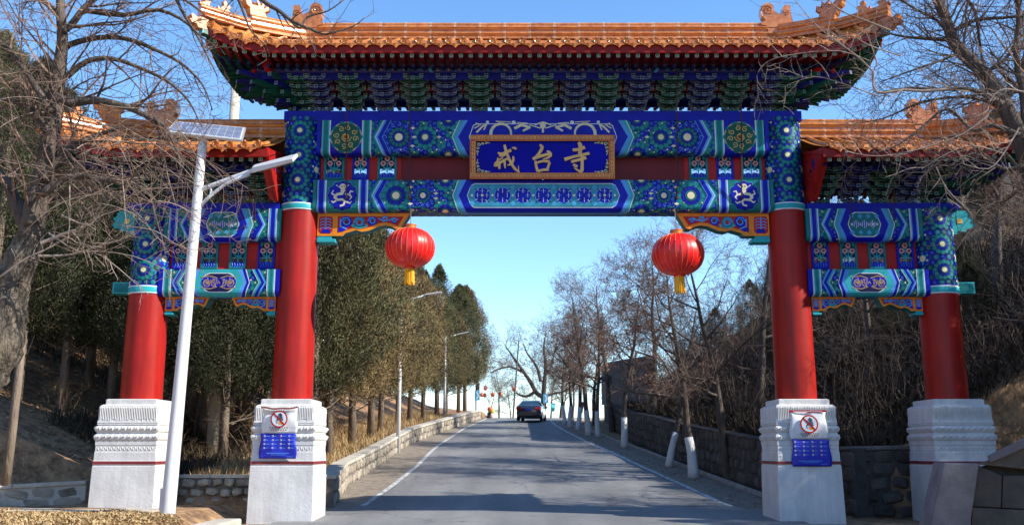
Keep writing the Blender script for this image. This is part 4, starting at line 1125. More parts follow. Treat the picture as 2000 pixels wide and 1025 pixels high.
DIRT = mat('dirt_and_leaf_litter', (.12, .066, .032), .95, c2=(.42, .255, .13), scale=3.2, bump=2.5, bscale=14, detail=10, thr=(.35, .66))
me = terrain(); me.materials.append(DIRT)
g = put(me, 'ground', None); tag(g, kind='structure')
# asphalt with a patchy, worn surface
def asphalt():
    m = bpy.data.materials.new('asphalt'); m.use_nodes = True; t = m.node_tree; L = t.links.new; b = t.nodes['Principled BSDF']
    tc = t.nodes.new('ShaderNodeTexCoord')
    def nz(s, d, r=.6, st=None):
        n = t.nodes.new('ShaderNodeTexNoise'); n.inputs['Scale'].default_value = s; n.inputs['Detail'].default_value = d; n.inputs['Roughness'].default_value = r
        if st:
            mp = t.nodes.new('ShaderNodeMapping'); mp.inputs['Scale'].default_value = st; L(tc.outputs['Object'], mp.inputs[0]); L(mp.outputs[0], n.inputs['Vector'])
        else: L(tc.outputs['Object'], n.inputs['Vector'])
        return n
    n1 = nz(.35, 6, .6, (1, .5, 1)); n2 = nz(60, 3, .8); n3 = nz(7, 5)
    cr = t.nodes.new('ShaderNodeValToRGB'); cr.color_ramp.elements[0].position = .3; cr.color_ramp.elements[1].position = .7
    cr.color_ramp.elements[0].color = (.150, .151, .158, 1); cr.color_ramp.elements[1].color = (.245, .243, .24, 1); L(n1.outputs[0], cr.inputs[0])
    mx = t.nodes.new('ShaderNodeMix'); mx.data_type = 'RGBA'; mx.blend_type = 'MULTIPLY'; mx.inputs[0].default_value = 1
    c2 = t.nodes.new('ShaderNodeValToRGB'); c2.color_ramp.elements[0].position = .3; c2.color_ramp.elements[1].position = .75
    c2.color_ramp.elements[0].color = (.62, .62, .62, 1); c2.color_ramp.elements[1].color = (1.3, 1.3, 1.3, 1)
    ad = t.nodes.new('ShaderNodeMath'); ad.operation = 'MULTIPLY_ADD'; L(n2.outputs[0], ad.inputs[0]); ad.inputs[1].default_value = .65; 
    m3 = t.nodes.new('ShaderNodeMath'); m3.operation = 'MULTIPLY'; m3.inputs[1].default_value = .35; L(n3.outputs[0], m3.inputs[0]); L(m3.outputs[0], ad.inputs[2])
    L(ad.outputs[0], c2.inputs[0]); L(cr.outputs[0], mx.inputs[6]); L(c2.outputs[0], mx.inputs[7]); L(mx.outputs[2], b.inputs['Base Color'])
    tr_ = nz(1, 3, .5, (.85, .02, 1)); c4 = t.nodes.new('ShaderNodeMapRange'); c4.inputs[1].default_value = .35; c4.inputs[2].default_value = .65; c4.inputs[3].default_value = .80; c4.inputs[4].default_value = 1.12; L(tr_.outputs[0], c4.inputs[0])
    vo = t.nodes.new('ShaderNodeTexVoronoi'); vo.feature = 'DISTANCE_TO_EDGE'; vo.inputs['Scale'].default_value = .42
    wn = nz(1.6, 5); va = t.nodes.new('ShaderNodeVectorMath'); va.operation = 'MULTIPLY_ADD'; L(wn.outputs['Color'], va.inputs[0]); va.inputs[1].default_value = (.9, .9, .9); L(tc.outputs['Object'], va.inputs[2]); L(va.outputs[0], vo.inputs['Vector'])
    c5 = t.nodes.new('ShaderNodeMapRange'); c5.inputs[1].default_value = .003; c5.inputs[2].default_value = .012; c5.inputs[3].default_value = .45; c5.inputs[4].default_value = 1.0; L(vo.outputs['Distance'], c5.inputs[0])
    pm = nz(.22, 2); c6 = t.nodes.new('ShaderNodeMapRange'); c6.inputs[1].default_value = .50; c6.inputs[2].default_value = .56; c6.inputs[3].default_value = 1.0; c6.inputs[4].default_value = 0.0; L(pm.outputs[0], c6.inputs[0])
    mxm = t.nodes.new('ShaderNodeMath'); mxm.operation = 'MAXIMUM'; L(c5.outputs[0], mxm.inputs[0]); L(c6.outputs[0], mxm.inputs[1])
    mu = t.nodes.new('ShaderNodeMath'); mu.operation = 'MULTIPLY'; L(c4.outputs[0], mu.inputs[0]); L(mxm.outputs[0], mu.inputs[1])
    hv = t.nodes.new('ShaderNodeHueSaturation'); L(mx.outputs[2], hv.inputs['Color']); L(mu.outputs[0], hv.inputs['Value']); L(hv.outputs[0], b.inputs['Base Color'])
    b.inputs['Roughness'].default_value = .75
    bp = t.nodes.new('ShaderNodeBump'); bp.inputs['Strength'].default_value = .6; bp.inputs['Distance'].default_value = .012; L(n2.outputs[0], bp.inputs['Height']); L(bp.outputs[0], b.inputs['Normal'])
    return m
ASPH = asphalt()
def ribbon(name, ys, fa, fb, dz, m, kind='structure', nx=1, jit=0):
    V = []; F = []
    for y in ys:
        for k in range(nx + 1):
            x = fa(y) + (fb(y) - fa(y)) * k / nx + (random.uniform(-jit, jit) if jit else 0); V.append((x, y, zr(y) + dz))
    for i in range(len(ys) - 1):
        for k in range(nx):
            a = i * (nx + 1) + k; F.append((a, a + 1, a + nx + 2, a + nx + 1))
    me = bpy.data.meshes.new(name); me.from_pydata(V, [], F); me.materials.append(m); me.update()
    o = put(me, name, None); 
    if kind: o['kind'] = kind
    return o
ysn = list(np.arange(-60, 20, 4)) + list(np.arange(20, 112, 1.0))
ribbon('road', ysn, lambda y: xl(y) - (.9 if y < 24 else .12), lambda y: xr_(y) + (.4 if y < 24 else .12), .008, ASPH, nx=8)
# far arm of the road, bending away to the right beyond the crest
mb = MB(); pts = [(0, 84), (6, 85.5), (14, 87.5), (26, 90), (40, 92)]
for (a, b), (c, d) in zip(pts, pts[1:]): mb.face([(a, b, zr(b) - .1), (c, d, zr(d) - .05), (c, d + 9, zr(d + 9) + .1), (a, b + 9, zr(b + 9) + .1)])
mb.build('side_road', mat('pale_asphalt', (.22, .22, .21), .8, .15, 2))['kind'] = 'structure'
SHO = mat('shoulder', (.16, .125, .095), .9, c2=(.30, .26, .21), scale=4, bump=1.2, bscale=30)
ribbon('left_shoulder', [y for y in ysn if 22 < y < 92], lambda y: xwl(y) - .1, lambda y: xl(y) + .0, .004, SHO, nx=2)
ribbon('right_shoulder', [y for y in ysn if 22 < y < 80], lambda y: xr_(y), lambda y: xr_(y) + 1.45, .004, SHO, nx=2)
LINE = mat('road_line_white', (.22, .22, .22), .7, c2=(.62, .62, .60), scale=7, detail=10, thr=(.44, .55))
yl = [y for y in np.arange(LL[0].y - .3, 84, .8)]
o = ribbon('edge_line', yl, lambda y: xl(y) - .075, lambda y: xl(y) + .075, .014, LINE)
o = ribbon('edge_line', yl, lambda y: xr_(y) - .075, lambda y: xr_(y) + .075, .014, LINE)
YEL = mat('worn_yellow_paint', (.33, .25, .10), .8, c2=(.50, .36, .10), scale=14)
mb = MB(); 
for (px, py) in ((993, 822), (994, 829), (1006, 836)):
    p = on_road(px, py); mb.face([(p.x - .07, p.y - .9, zr(p.y - .9) + .014), (p.x + .07, p.y - .9, zr(p.y - .9) + .014), (p.x + .07, p.y + .9, zr(p.y + .9) + .014), (p.x - .07, p.y + .9, zr(p.y + .9) + .014)])
mb.build('centre_mark', YEL)['kind'] = 'structure'
# tree-pit kerb on the right
CONC = mat('kerb_concrete', (.20, .19, .175), .85, c2=(.42, .40, .37), scale=3, bump=.8, bscale=25)
k_ = empty('kerb', (0, 0, 0)); k_['kind'] = 'structure'
y = 23.2
while y < 78:
    L_ = .95; xa, xb = xr_(y) + 1.45, xr_(y + L_) + 1.45; za, zb = zr(y), zr(y + L_)
    mb = MB(); mb.hexa([(xa, y, za - .2), (xa + .13, y, za - .2), (xb + .13, y + L_ - .02, zb - .2), (xb, y + L_ - .02, zb - .2), (xa, y, za + .10), (xa + .13, y, za + .10), (xb + .13, y + L_ - .02, zb + .10), (xb, y + L_ - .02, zb + .10)])
    mb.build('kerb_stone', CONC, k_, bevel=.012); y += L_

# ---- rubble walls: irregular stones set in mortar, each its own part
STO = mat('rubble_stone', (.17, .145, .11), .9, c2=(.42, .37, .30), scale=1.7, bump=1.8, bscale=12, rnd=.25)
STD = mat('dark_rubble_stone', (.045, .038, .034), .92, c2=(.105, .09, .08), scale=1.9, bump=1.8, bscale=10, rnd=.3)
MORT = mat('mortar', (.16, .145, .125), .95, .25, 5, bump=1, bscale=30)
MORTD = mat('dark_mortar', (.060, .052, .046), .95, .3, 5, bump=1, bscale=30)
CAPM = mat('cement_coping', (.34, .31, .26), .9, c2=(.56, .52, .45), scale=2.4, bump=1, bscale=20)
def stone_me(w, h, dp, seed, m):
    rr = random.Random(seed); n = 8; out = []
    for i in range(n):
        a = 2 * PI * (i + rr.uniform(-.2, .2)) / n; c, s = math.cos(a), math.sin(a); k = 1 / max(abs(c), abs(s)) ** .75
        out.append((c * k * w / 2 * rr.uniform(.82, .98), s * k * h / 2 * rr.uniform(.82, .98)))
    mb = MB(); V = []
    for sc_, d in ((1, .03), (1, -dp * .55), (.72, -dp)):
        for (x, z) in out: mb.v.append((x * sc_, d + rr.uniform(-.01, .01), z * sc_))
    mb.v.append((rr.uniform(-.03, .03), -dp * 1.12, rr.uniform(-.02, .02)))
    for r_ in range(2):
        for j in range(n):
            j2 = (j + 1) % n; mb.f.append((r_ * n + j, r_ * n + j2, (r_ + 1) * n + j2, (r_ + 1) * n + j)); mb.m.append(0)
    for j in range(n): mb.f.append((2 * n + j, 2 * n + (j + 1) % n, 3 * n)); mb.m.append(0)
    return mb.mesh('stone', [m])
def rubble(name, A, B, hA, hB, sw, sh, m, mm, label, face=1, thick=.38, cap=.09, zfun=None, seed=1, maxst=290, capm=None, relief=.05):
    """wall whose visible face runs A->B (x,y); base z from zfun"""
    rr = random.Random(seed); root = empty(name, (A[0], A[1], 0), label, 'wall')
    zf_ = zfun or (lambda x, y: zr(y)); P = [Vector(A)] ; 
    d = Vector((B[0] - A[0], B[1] - A[1])); L = d.length; d /= L; nrm = Vector((d.y, -d.x)) * face
    n = max(1, int(L / 1.2)); mb = MB()
    def pt(s, off, z): return (A[0] + d.x * s - nrm.x * off - A[0], A[1] + d.y * s - nrm.y * off - A[1], z)
    hh = lambda s: hA + (hB - hA) * s / L
    zb_ = lambda s: zf_(A[0] + d.x * s, A[1] + d.y * s)
    for i in range(n):
        s0, s1 = L * i / n, L * (i + 1) / n
        mb.hexa([pt(s0, 0, zb_(s0) - .4), pt(s1, 0, zb_(s1) - .4), pt(s1, thick, zb_(s1) - .4), pt(s0, thick, zb_(s0) - .4), pt(s0, 0, zb_(s0) + hh(s0)), pt(s1, 0, zb_(s1) + hh(s1)), pt(s1, thick, zb_(s1) + hh(s1)), pt(s0, thick, zb_(s0) + hh(s0))])
    mb.build('wall_core', mm, root)
    if cap:
        for i in range(n):
            s0, s1 = L * i / n + .006, L * (i + 1) / n - .006; c0, c1 = rr.uniform(0, .012), rr.uniform(0, .012); mb = MB(); e = .045
            z0, z1 = zb_(s0) + hh(s0) + .002, zb_(s1) + hh(s1) + .002
            mb.hexa([pt(s0, -e, z0), pt(s1, -e, z1), pt(s1, thick + e, z1), pt(s0, thick + e, z0), pt(s0, -e, z0 + cap + c0), pt(s1, -e, z1 + cap + c1), pt(s1, thick + e, z1 + cap + c1), pt(s0, thick + e, z0 + cap + c0)])
            mb.build('coping_slab', capm or CAPM, root, bevel=.015)
    vs = [stone_me(sw, sh, relief * rr.uniform(.7, 1.3), seed * 31 + i, m) for i in range(7)]
    ang = math.atan2(nrm.x, -nrm.y) ; cnt = 0
    rows = max(1, int(max(hA, hB) / sh)); k = 0
    ang = math.atan2(-nrm.x, nrm.y) + PI
    for r_ in range(rows):
        s = rr.uniform(0, sw * .5)
        while s < L - sw * .3 and cnt < maxst:
            w_ = rr.uniform(.75, 1.25); H = hh(s); rh = H / rows
            o = put(vs[rr.randrange(7)], 'stone', root, pt(s + sw * w_ / 2 if s + sw * w_ / 2 < L - .1 else L - .12, .004, zb_(s) + rh * (r_ + .5) + rr.uniform(-.1, .1) * rh), (0, rr.uniform(-.2, .2), ang), (w_ * 1.0, 1, rh / sh * rr.uniform(.85, 1.08)))
            s += sw * w_ * 1.03; cnt += 1
    return root
# low wall on the road's left edge: one run after another
for i in range(len(WALLX) - 1):
    a, b = WALLX[i], WALLX[i + 1]
    lab = ['nearest run of the low rubble wall with pale coping on the left road edge, behind the gate', 'second run of the low rubble wall on the left road edge, beside the first street lamp', 'third run of the low rubble wall on the left road edge, under the brown cypresses', 'farthest run of the low pale wall on the left road edge, ending below the arrow sign'][i]
    big = i < 2
    rubble('roadside_wall', (a.x, a.y + .01), (b.x, b.y - .01), .62, .62, .34 if big else .6, .22 if big else .3, STO, MORT, lab, face=1, seed=3 + i, maxst=150, thick=.36)
def wall_z(v): return lambda x, y: v
rubble('retaining_wall', (-4.45, 24.3), (WALLX[0].x, WALLX[0].y - .02), .70, .62, .36, .24, STO, MORT, 'short shaded rubble wall joining the low roadside wall to the left inner pedestal', face=1, seed=12, maxst=60)
rubble('retaining_wall', (-8.4, 22.75), (-4.4, 22.75), .86, .86, .33, .21, STO, MORT, 'rough grey rock wall between the two left gate pedestals', zfun=wall_z(0.02), seed=21, relief=.13, thick=.3, cap=.07)
rubble('retaining_wall', (-14.5, 21.6), (-9.9, 22.6), .28, .52, .55, .26, STO, CAPM, 'low cement covered stone wall left of the outer left pedestal', zfun=wall_z(.22), seed=22, relief=.02, thick=.3)
for i in range(6):
    a, b = RW[i], RW[i + 1]
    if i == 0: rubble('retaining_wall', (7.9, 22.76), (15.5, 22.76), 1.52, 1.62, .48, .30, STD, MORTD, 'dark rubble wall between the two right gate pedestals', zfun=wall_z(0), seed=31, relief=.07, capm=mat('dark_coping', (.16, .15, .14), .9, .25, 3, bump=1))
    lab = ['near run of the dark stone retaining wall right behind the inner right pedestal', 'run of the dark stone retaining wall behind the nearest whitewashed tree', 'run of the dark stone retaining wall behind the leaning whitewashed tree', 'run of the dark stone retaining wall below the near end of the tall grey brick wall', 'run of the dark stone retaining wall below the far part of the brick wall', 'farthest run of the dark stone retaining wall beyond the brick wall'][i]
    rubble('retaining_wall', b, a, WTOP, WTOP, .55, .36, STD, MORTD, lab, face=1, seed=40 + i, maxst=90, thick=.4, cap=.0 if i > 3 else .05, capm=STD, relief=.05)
# tall grey brick wall on the right, above the retaining wall
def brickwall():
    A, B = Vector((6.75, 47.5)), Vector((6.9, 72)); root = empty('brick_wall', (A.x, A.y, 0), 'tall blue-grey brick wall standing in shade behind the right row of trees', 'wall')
    d = (B - A); L = d.length; d /= L; n = 12; mb = MB(); top = lambda s: zr(A.y + d.y * s) + 4.15 - .55 * math.exp(-s / .9) * 0
    p = lambda s, o, z: (d.x * s + o, d.y * s, z)
    for i in range(n):
        a, b = L * i / n, L * (i + 1) / n
        mb.hexa([p(a, .02, 0), p(b, .02, 0), p(b, .4, 0), p(a, .4, 0), p(a, .02, top(a)), p(b, .02, top(b)), p(b, .4, top(b)), p(a, .4, top(a))])
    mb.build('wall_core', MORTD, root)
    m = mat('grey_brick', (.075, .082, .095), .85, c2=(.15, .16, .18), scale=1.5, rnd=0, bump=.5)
    mb = MB(); z = 0; rr = random.Random(5)
    for k in range(30):
        h = .13
        s = 0
        while s < L:
            w_ = rr.choice([.42, .42, .3, .5]); e = min(L, s + w_); zb = zr(A.y + d.y * s) + 1.2 + k * h * .78; o = rr.uniform(-.012, .006)
            if zb + h * .7 < top(s): mb.box(o, .03, s + .006, e - .006, zb, zb + h * .68)
            s = e
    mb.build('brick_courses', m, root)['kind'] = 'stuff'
    mb = MB()
    for i in range(n):
        a, b = L * i / n, L * (i + 1) / n; mb.hexa([p(a, -.06, top(a)), p(b, -.06, top(b)), p(b, .46, top(b)), p(a, .46, top(a)), p(a, -.0, top(a) + .12), p(b, -.0, top(b) + .12), p(b, .4, top(b) + .12), p(a, .4, top(a) + .12)])
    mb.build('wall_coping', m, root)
brickwall()
# concrete slabs and step round the left pedestals
mb = MB(); mb.box(-7.3, -5.75, 18.9, 20.85, -.1, .10); o = mb.build('concrete_slab', CAPM, bevel=.04); tag(o, 'worn concrete slab at the foot of the white solar lamp post', 'slab')
mb = MB(); mb.box(-10.4, -7.32, 19.95, 20.75, -.1, .315); o = mb.build('concrete_kerb', CAPM, bevel=.04); tag(o, 'pale concrete kerb in front of the outer left pedestal', 'kerb')
# parapet at the right foreground
par = empty('stone_parapet', (7.6, 16.6, 0), 'dark stone parapet with a sloping coping at the lower right corner', 'parapet')
PST = mat('parapet_stone', (.14, .125, .13), .85, c2=(.26, .24, .24), scale=2, bump=1, bscale=22, rnd=.12)
PSD = mat('parapet_dark_stone', (.06, .055, .045), .9, c2=(.125, .11, .09), scale=2, bump=1.2, bscale=18, rnd=.2)
def LP(px, py, Y): q = at(px, py, Y); return (q.x - 7.6, q.y - 16.6, q.z)
Yp = 16.4
a, b, c, d_ = LP(1810, 1060, Yp), LP(1890, 1060, Yp), LP(1912, 905, Yp), LP(1845, 903, Yp)
mb = MB(); bk = lambda q, dy=.9: (q[0] + (q[0] + 7.6) * dy / Yp * (.98 if q[0] > 0 else .5), q[1] + dy, q[2]); mb.hexa([a, b, bk(b), bk(a), d_, c, bk(c), bk(d_)]); mb.build('end_post', PST, par, bevel=.02)
rows = [[(1896, 1060), (2100, 1060), (2100, 1000), (1899, 990)], [(1899, 988), (1955, 991), (1957, 928), (1908, 908)], [(1957, 991), (2100, 998), (2100, 930), (1959, 928)], [(1912, 906), (2100, 927), (2100, 860), (2000, 872)]]
for r_ in rows:
    q = [LP(x, y, Yp + .06) for x, y in r_]; mb = MB(); mb.hexa([q[0], q[1], bk(q[1]), bk(q[0]), q[3], q[2], bk(q[2]), bk(q[3])]); mb.build('stone_block', PSD, par, bevel=.015)
q = [LP(1893, 1060, Yp + .3), LP(2108, 1060, Yp + .3), LP(2108, 860, Yp + .3), LP(1912, 912, Yp + .3)]
mb = MB(); mb.hexa([q[0], q[1], bk(q[1], .5), bk(q[0], .5), q[3], q[2], bk(q[2], .5), bk(q[3], .5)]); mb.build('parapet_core', PSD, par)
q = [LP(1935, 903, Yp - .05), LP(2110, 828, Yp - .05), LP(2110, 800, Yp - .05), LP(1928, 890, Yp - .05)]
mb = MB(); mb.hexa([q[0], q[1], bk(q[1], .7), bk(q[0], .7), q[3], q[2], bk(q[2], .7), bk(q[3], .7)]); mb.build('coping_stone', PST, par, bevel=.02)

# ================================================================== POSTERS on the pedestals
PAPER = mat('poster_white', (.72, .73, .75), .45, .05, 2); PBLU = mat('poster_blue', (.012, .02, .42), .4, .1, 2)
def poster(pxc, pyt, pyb, w_, label, torn):
    Yf = GY - .745; c = at(pxc, (pyt + pyb) / 2, Yf); root = empty('poster', (c.x, Yf, c.z), label, 'poster', 'posters tied on the inner pedestals')
    k = 1 / (FPX / (Yf * cp + (c.z - EYE) * sp)); W = w_ * k; H = (pyb - pyt) * k * 1.0; split = .52
    rr = random.Random(int(pxc)); V = []; F = []; nx, nz = 14, 14
    zsp = H / 2 - H * split * 1.0
    def sheet(name, z0, z1, bulge, m, x0=-W / 2, x1=W / 2, tear=0):
        mb = MB()
        for j in range(nz + 1):
            for i in range(nx + 1):
                u, v = i / nx, j / nz; y = -bulge * math.sin(PI * min(1, v * 1.15)) * (.4 + .6 * math.sin(PI * u)) + .010 * math.sin(u * 9 + v * 5) + .006 * rr.uniform(-1, 1)
                if tear and v > .8: y -= tear * (v - .8) / .2 * (1.0 - .5 * u)
                xx = x0 + (x1 - x0) * u + (.02 * math.sin(v * 6) * (1 if u > .5 else -1)) * (bulge > .01); zz = z0 + (z1 - z0) * v - (tear * .5 * max(0, v - .8) / .2 * math.sin(PI * u) if tear else 0)
                mb.v.append((xx, y, zz))
        for j in range(nz):
            for i in range(nx): a = j * (nx + 1) + i; mb.f.append((a, a + 1, a + nx + 2, a + nx + 1)); mb.m.append(0)
        o = mb.build(name, m, root, smooth=True); s_ = o.modifiers.new('s', 'SOLIDIFY'); s_.thickness = .004; return o
    hd = .045
    up = sheet('white_sheet', zsp, H / 2 - (.05 if torn else hd), .05, PAPER, tear=.10 if torn else 0)
    lo = sheet('blue_sheet', -H / 2, zsp - .004, .012, PBLU, x0=-W / 2 - .01 * 0 + (.02 if not torn else -.03), x1=W / 2 + (.05 if not torn else 0))
    P = Paint(); cz = zsp + (H / 2 - zsp) * .52 - .0; r = W * .245; 
    P.disc(0, cz, r, R_, 0, 32); P.disc(0, cz, r * .84, W_, 1, 32)
    for kk in range(5):
        for s in (-1, 1): P.stroke([(.0 + .02, cz + r * (.62 - kk * .16)), (.02 + s * r * (.22 + kk * .04), cz + r * (.50 - kk * .16))], .018, N_, 2)
    P.stroke([(.02, cz + r * .7), (.02, cz - r * .15)], .015, N_, 2)
    P.add([(-r * .30, cz - r * .5), (-r * .38, cz - r * .2), (-r * .22, cz + r * .0), (-r * .12, cz - r * .25), (-r * .16, cz - r * .5)], N_, 2); P.add([(-r * .26, cz - r * .46), (-r * .3, cz - r * .25), (-r * .2, cz - r * .12), (-r * .18, cz - r * .45)], W_, 3)
    P.add([(0, cz - r * .6), (-r * .08, cz - r * .45), (r * .1, cz - r * .3), (r * .35, cz - r * .28), (r * .5, cz - r * .45), (r * .3, cz - r * .65)], O_, 2)
    P.stroke([(-r * .62, cz + r * .62), (r * .62, cz - r * .62)], r * .17, R_, 4)
    for row in range(2):
        n = (8, 7)[row]
        for i in range(n):
            x = (i - (n - 1) / 2) * .052; z = zsp + (.115, .07)[row]; 
            for q in range(3): P.stroke([(x - .015, z - .012 + q * .012), (x + .015, z - .012 + q * .012 + rr.uniform(-.004, .004))], .006, N_, 1)
            P.stroke([(x + rr.uniform(-.01, .01), z - .016), (x, z + .016)], .005, N_, 1)
    P.emit('printed_sign', lambda a, b, d: (a, -.075 - d, b), root)
    P = Paint(); z0, z1 = zsp - .03, -H / 2 + .03
    for j in range(4):
        for i in range(4):
            x = -W / 2 + W * (.10 + .235 * i); z = z0 - .03 - j * (z0 - z1) * .175
            P.disc(x, z, .021, W_, 0, 10); P.disc(x, z, .012, B_ if (i + j) % 2 else R_, 1, 6); P.stroke([(x + .035, z), (x + .035 + rr.uniform(.03, .10), z)], .011, LB_, 0)
    for q in range(14): P.rect(-W * .32 + q * W * .046, -W * .32 + q * W * .046 + W * .03, z1 + .075, z1 + .095, LB_, 0)
    for q in range(12): P.rect(-W * .20 + q * W * .036, -W * .20 + q * W * .036 + W * .024, z1 + .045, z1 + .055, LB_, 0)
    for q in range(4): P.disc(W * .28 + q * .035, z1 + .01, .011, LB_, 0, 6)
    P.emit('printed_notices', lambda a, b, d: (a, -.034 - d, b), root)['kind'] = 'stuff'
    if not torn:
        P = Paint(); P.rect(-W / 2 - .01, W / 2 + .0, H / 2 - hd, H / 2, R_, 0)
        for q in range(24): P.rect(-W * .4 + q * W * .033, -W * .4 + q * W * .033 + W * .022, H / 2 - hd * .65, H / 2 - hd * .35, W_, 1)
        P.emit('red_header', lambda a, b, d: (a, -.02 - d, b), root)
    else:
        mb = MB(); n = 10
        for i in range(n + 1):
            u = i / n; x = -W / 2 - .01 + (W + .03) * u; z = H / 2 - .02 - .03 * math.sin(PI * u) + .008 * math.sin(u * 14)
            mb.v += [(x, -.14 + .05 * u, z - .028), (x, -.15 + .05 * u, z + .004)]
        for i in range(n): mb.f.append((i * 2, i * 2 + 2, i * 2 + 3, i * 2 + 1)); mb.m.append(0)
        o = mb.build('red_header', mat('faded_red', (.30, .05, .05), .6, .2, 8), root)
poster(545.5, 793, 894, 68, 'white and blue no-fire poster with curled torn top on the left inner pedestal', True)
poster(1580, 801, 909, 72, 'white and blue no-fire poster with flat red header on the right inner pedestal', False)

# ================================================================== RED LANTERNS
LRED = mat('lantern_silk', (.78, .012, .012), .38, .10, 6, coat=.1); LGOLD = mat('lantern_rib_gold', (.80, .30, .16), .4, .1, 6); TAS = mat('tassel_gold', (.85, .42, .02), .5, .25, 40, stretch=(1, 1, .1))
def lantern(px, py, w_, Y, label, tilt=0):
    c = at(px, py, Y); k = 1 / (FPX / (Y * cp + (c.z - EYE) * sp)); Rr = w_ * k / 2; Hh = Rr * .80
    root = empty('red_lantern', c, label, 'lantern', 'big lanterns hung from the middle beam'); root.rotation_euler = (0, tilt, .2)
    mb = MB(); n = 28 * 3; m = 18; V = []
    for i in range(m + 1):
        t = -PI / 2 + PI * i / m; rr_ = Rr * (abs(math.cos(t)) ** .80); z = Hh * math.sin(t); rr_ = max(rr_, Rr * .20)
        for j in range(n):
            a = 2 * PI * j / n; q = (j % 3); k2 = 1.0 if q == 0 else .985
            mb.v.append((rr_ * k2 * math.cos(a), rr_ * k2 * math.sin(a), z))
    for i in range(m):
        for j in range(n):
            j2 = (j + 1) % n; mb.f.append((i * n + j, i * n + j2, (i + 1) * n + j2, (i + 1) * n + j)); mb.m.append(0)
    mb.build('lantern_body', LRED, root, smooth=True)
    mb = MB()
    for j in range(28):
        a = 2 * PI * j / 28; pts = []
        for i in range(1, m):
            t = -PI / 2 + PI * i / m; rr_ = max(Rr * 1.004 * (abs(math.cos(t)) ** .80), Rr * .21); pts.append((rr_ * math.cos(a), rr_ * math.sin(a), Hh * math.sin(t)))
        mb.tube(pts, .0032, 4, 0, cap=False)
    mb.build('rib', LGOLD, root)['kind'] = 'stuff'
    mb = MB(); mb.lathe([(Rr * .22, Hh * .97), (Rr * .23, Hh * 1.0), (Rr * .23, Hh * 1.14), (Rr * .25, Hh * 1.15), (Rr * .25, Hh * 1.19), (Rr * .18, Hh * 1.19)], 20); mb.build('top_collar', mat('collar_gold', (.60, .22, .05), .35, .2, 10, metal=.3), root)
    mb = MB(); mb.lathe([(Rr * .22, -Hh * 1.08), (Rr * .22, -Hh * .96)], 20); mb.build('bottom_collar', LRED, root)
    mb = MB(); rr = random.Random(3)
    for j in range(46):
        a = 2 * PI * j / 46; r0 = Rr * .19 * rr.uniform(.7, 1); mb.tube([(r0 * math.cos(a), r0 * math.sin(a), -Hh * 1.06), (r0 * math.cos(a) * 1.05, r0 * math.sin(a) * 1.05, -Hh * 1.4), (r0 * math.cos(a) * 1.15, r0 * math.sin(a) * 1.15, -Hh * rr.uniform(1.78, 1.92))], .012, 4)
    mb.lathe([(Rr * .15, -Hh * 1.7), (Rr * .16, -Hh * 1.06)], 12)
    mb.build('tassel', TAS, root)
    zt = zf(412, -.1) - c.z
    mb = MB(); mb.tube([(0, 0, Hh * 1.15), (0, 0, zt + .0)], .009, 5); mb.build('hanging_rope', WIRE, root)
lantern(801, 484, 97, GY - .35, 'left of the two big red lanterns, in front of the brown cypresses', .0)
lantern(1324, 497, 102, GY - .35, 'right of the two big red lanterns, hanging lower in front of bare trees', R(-2))

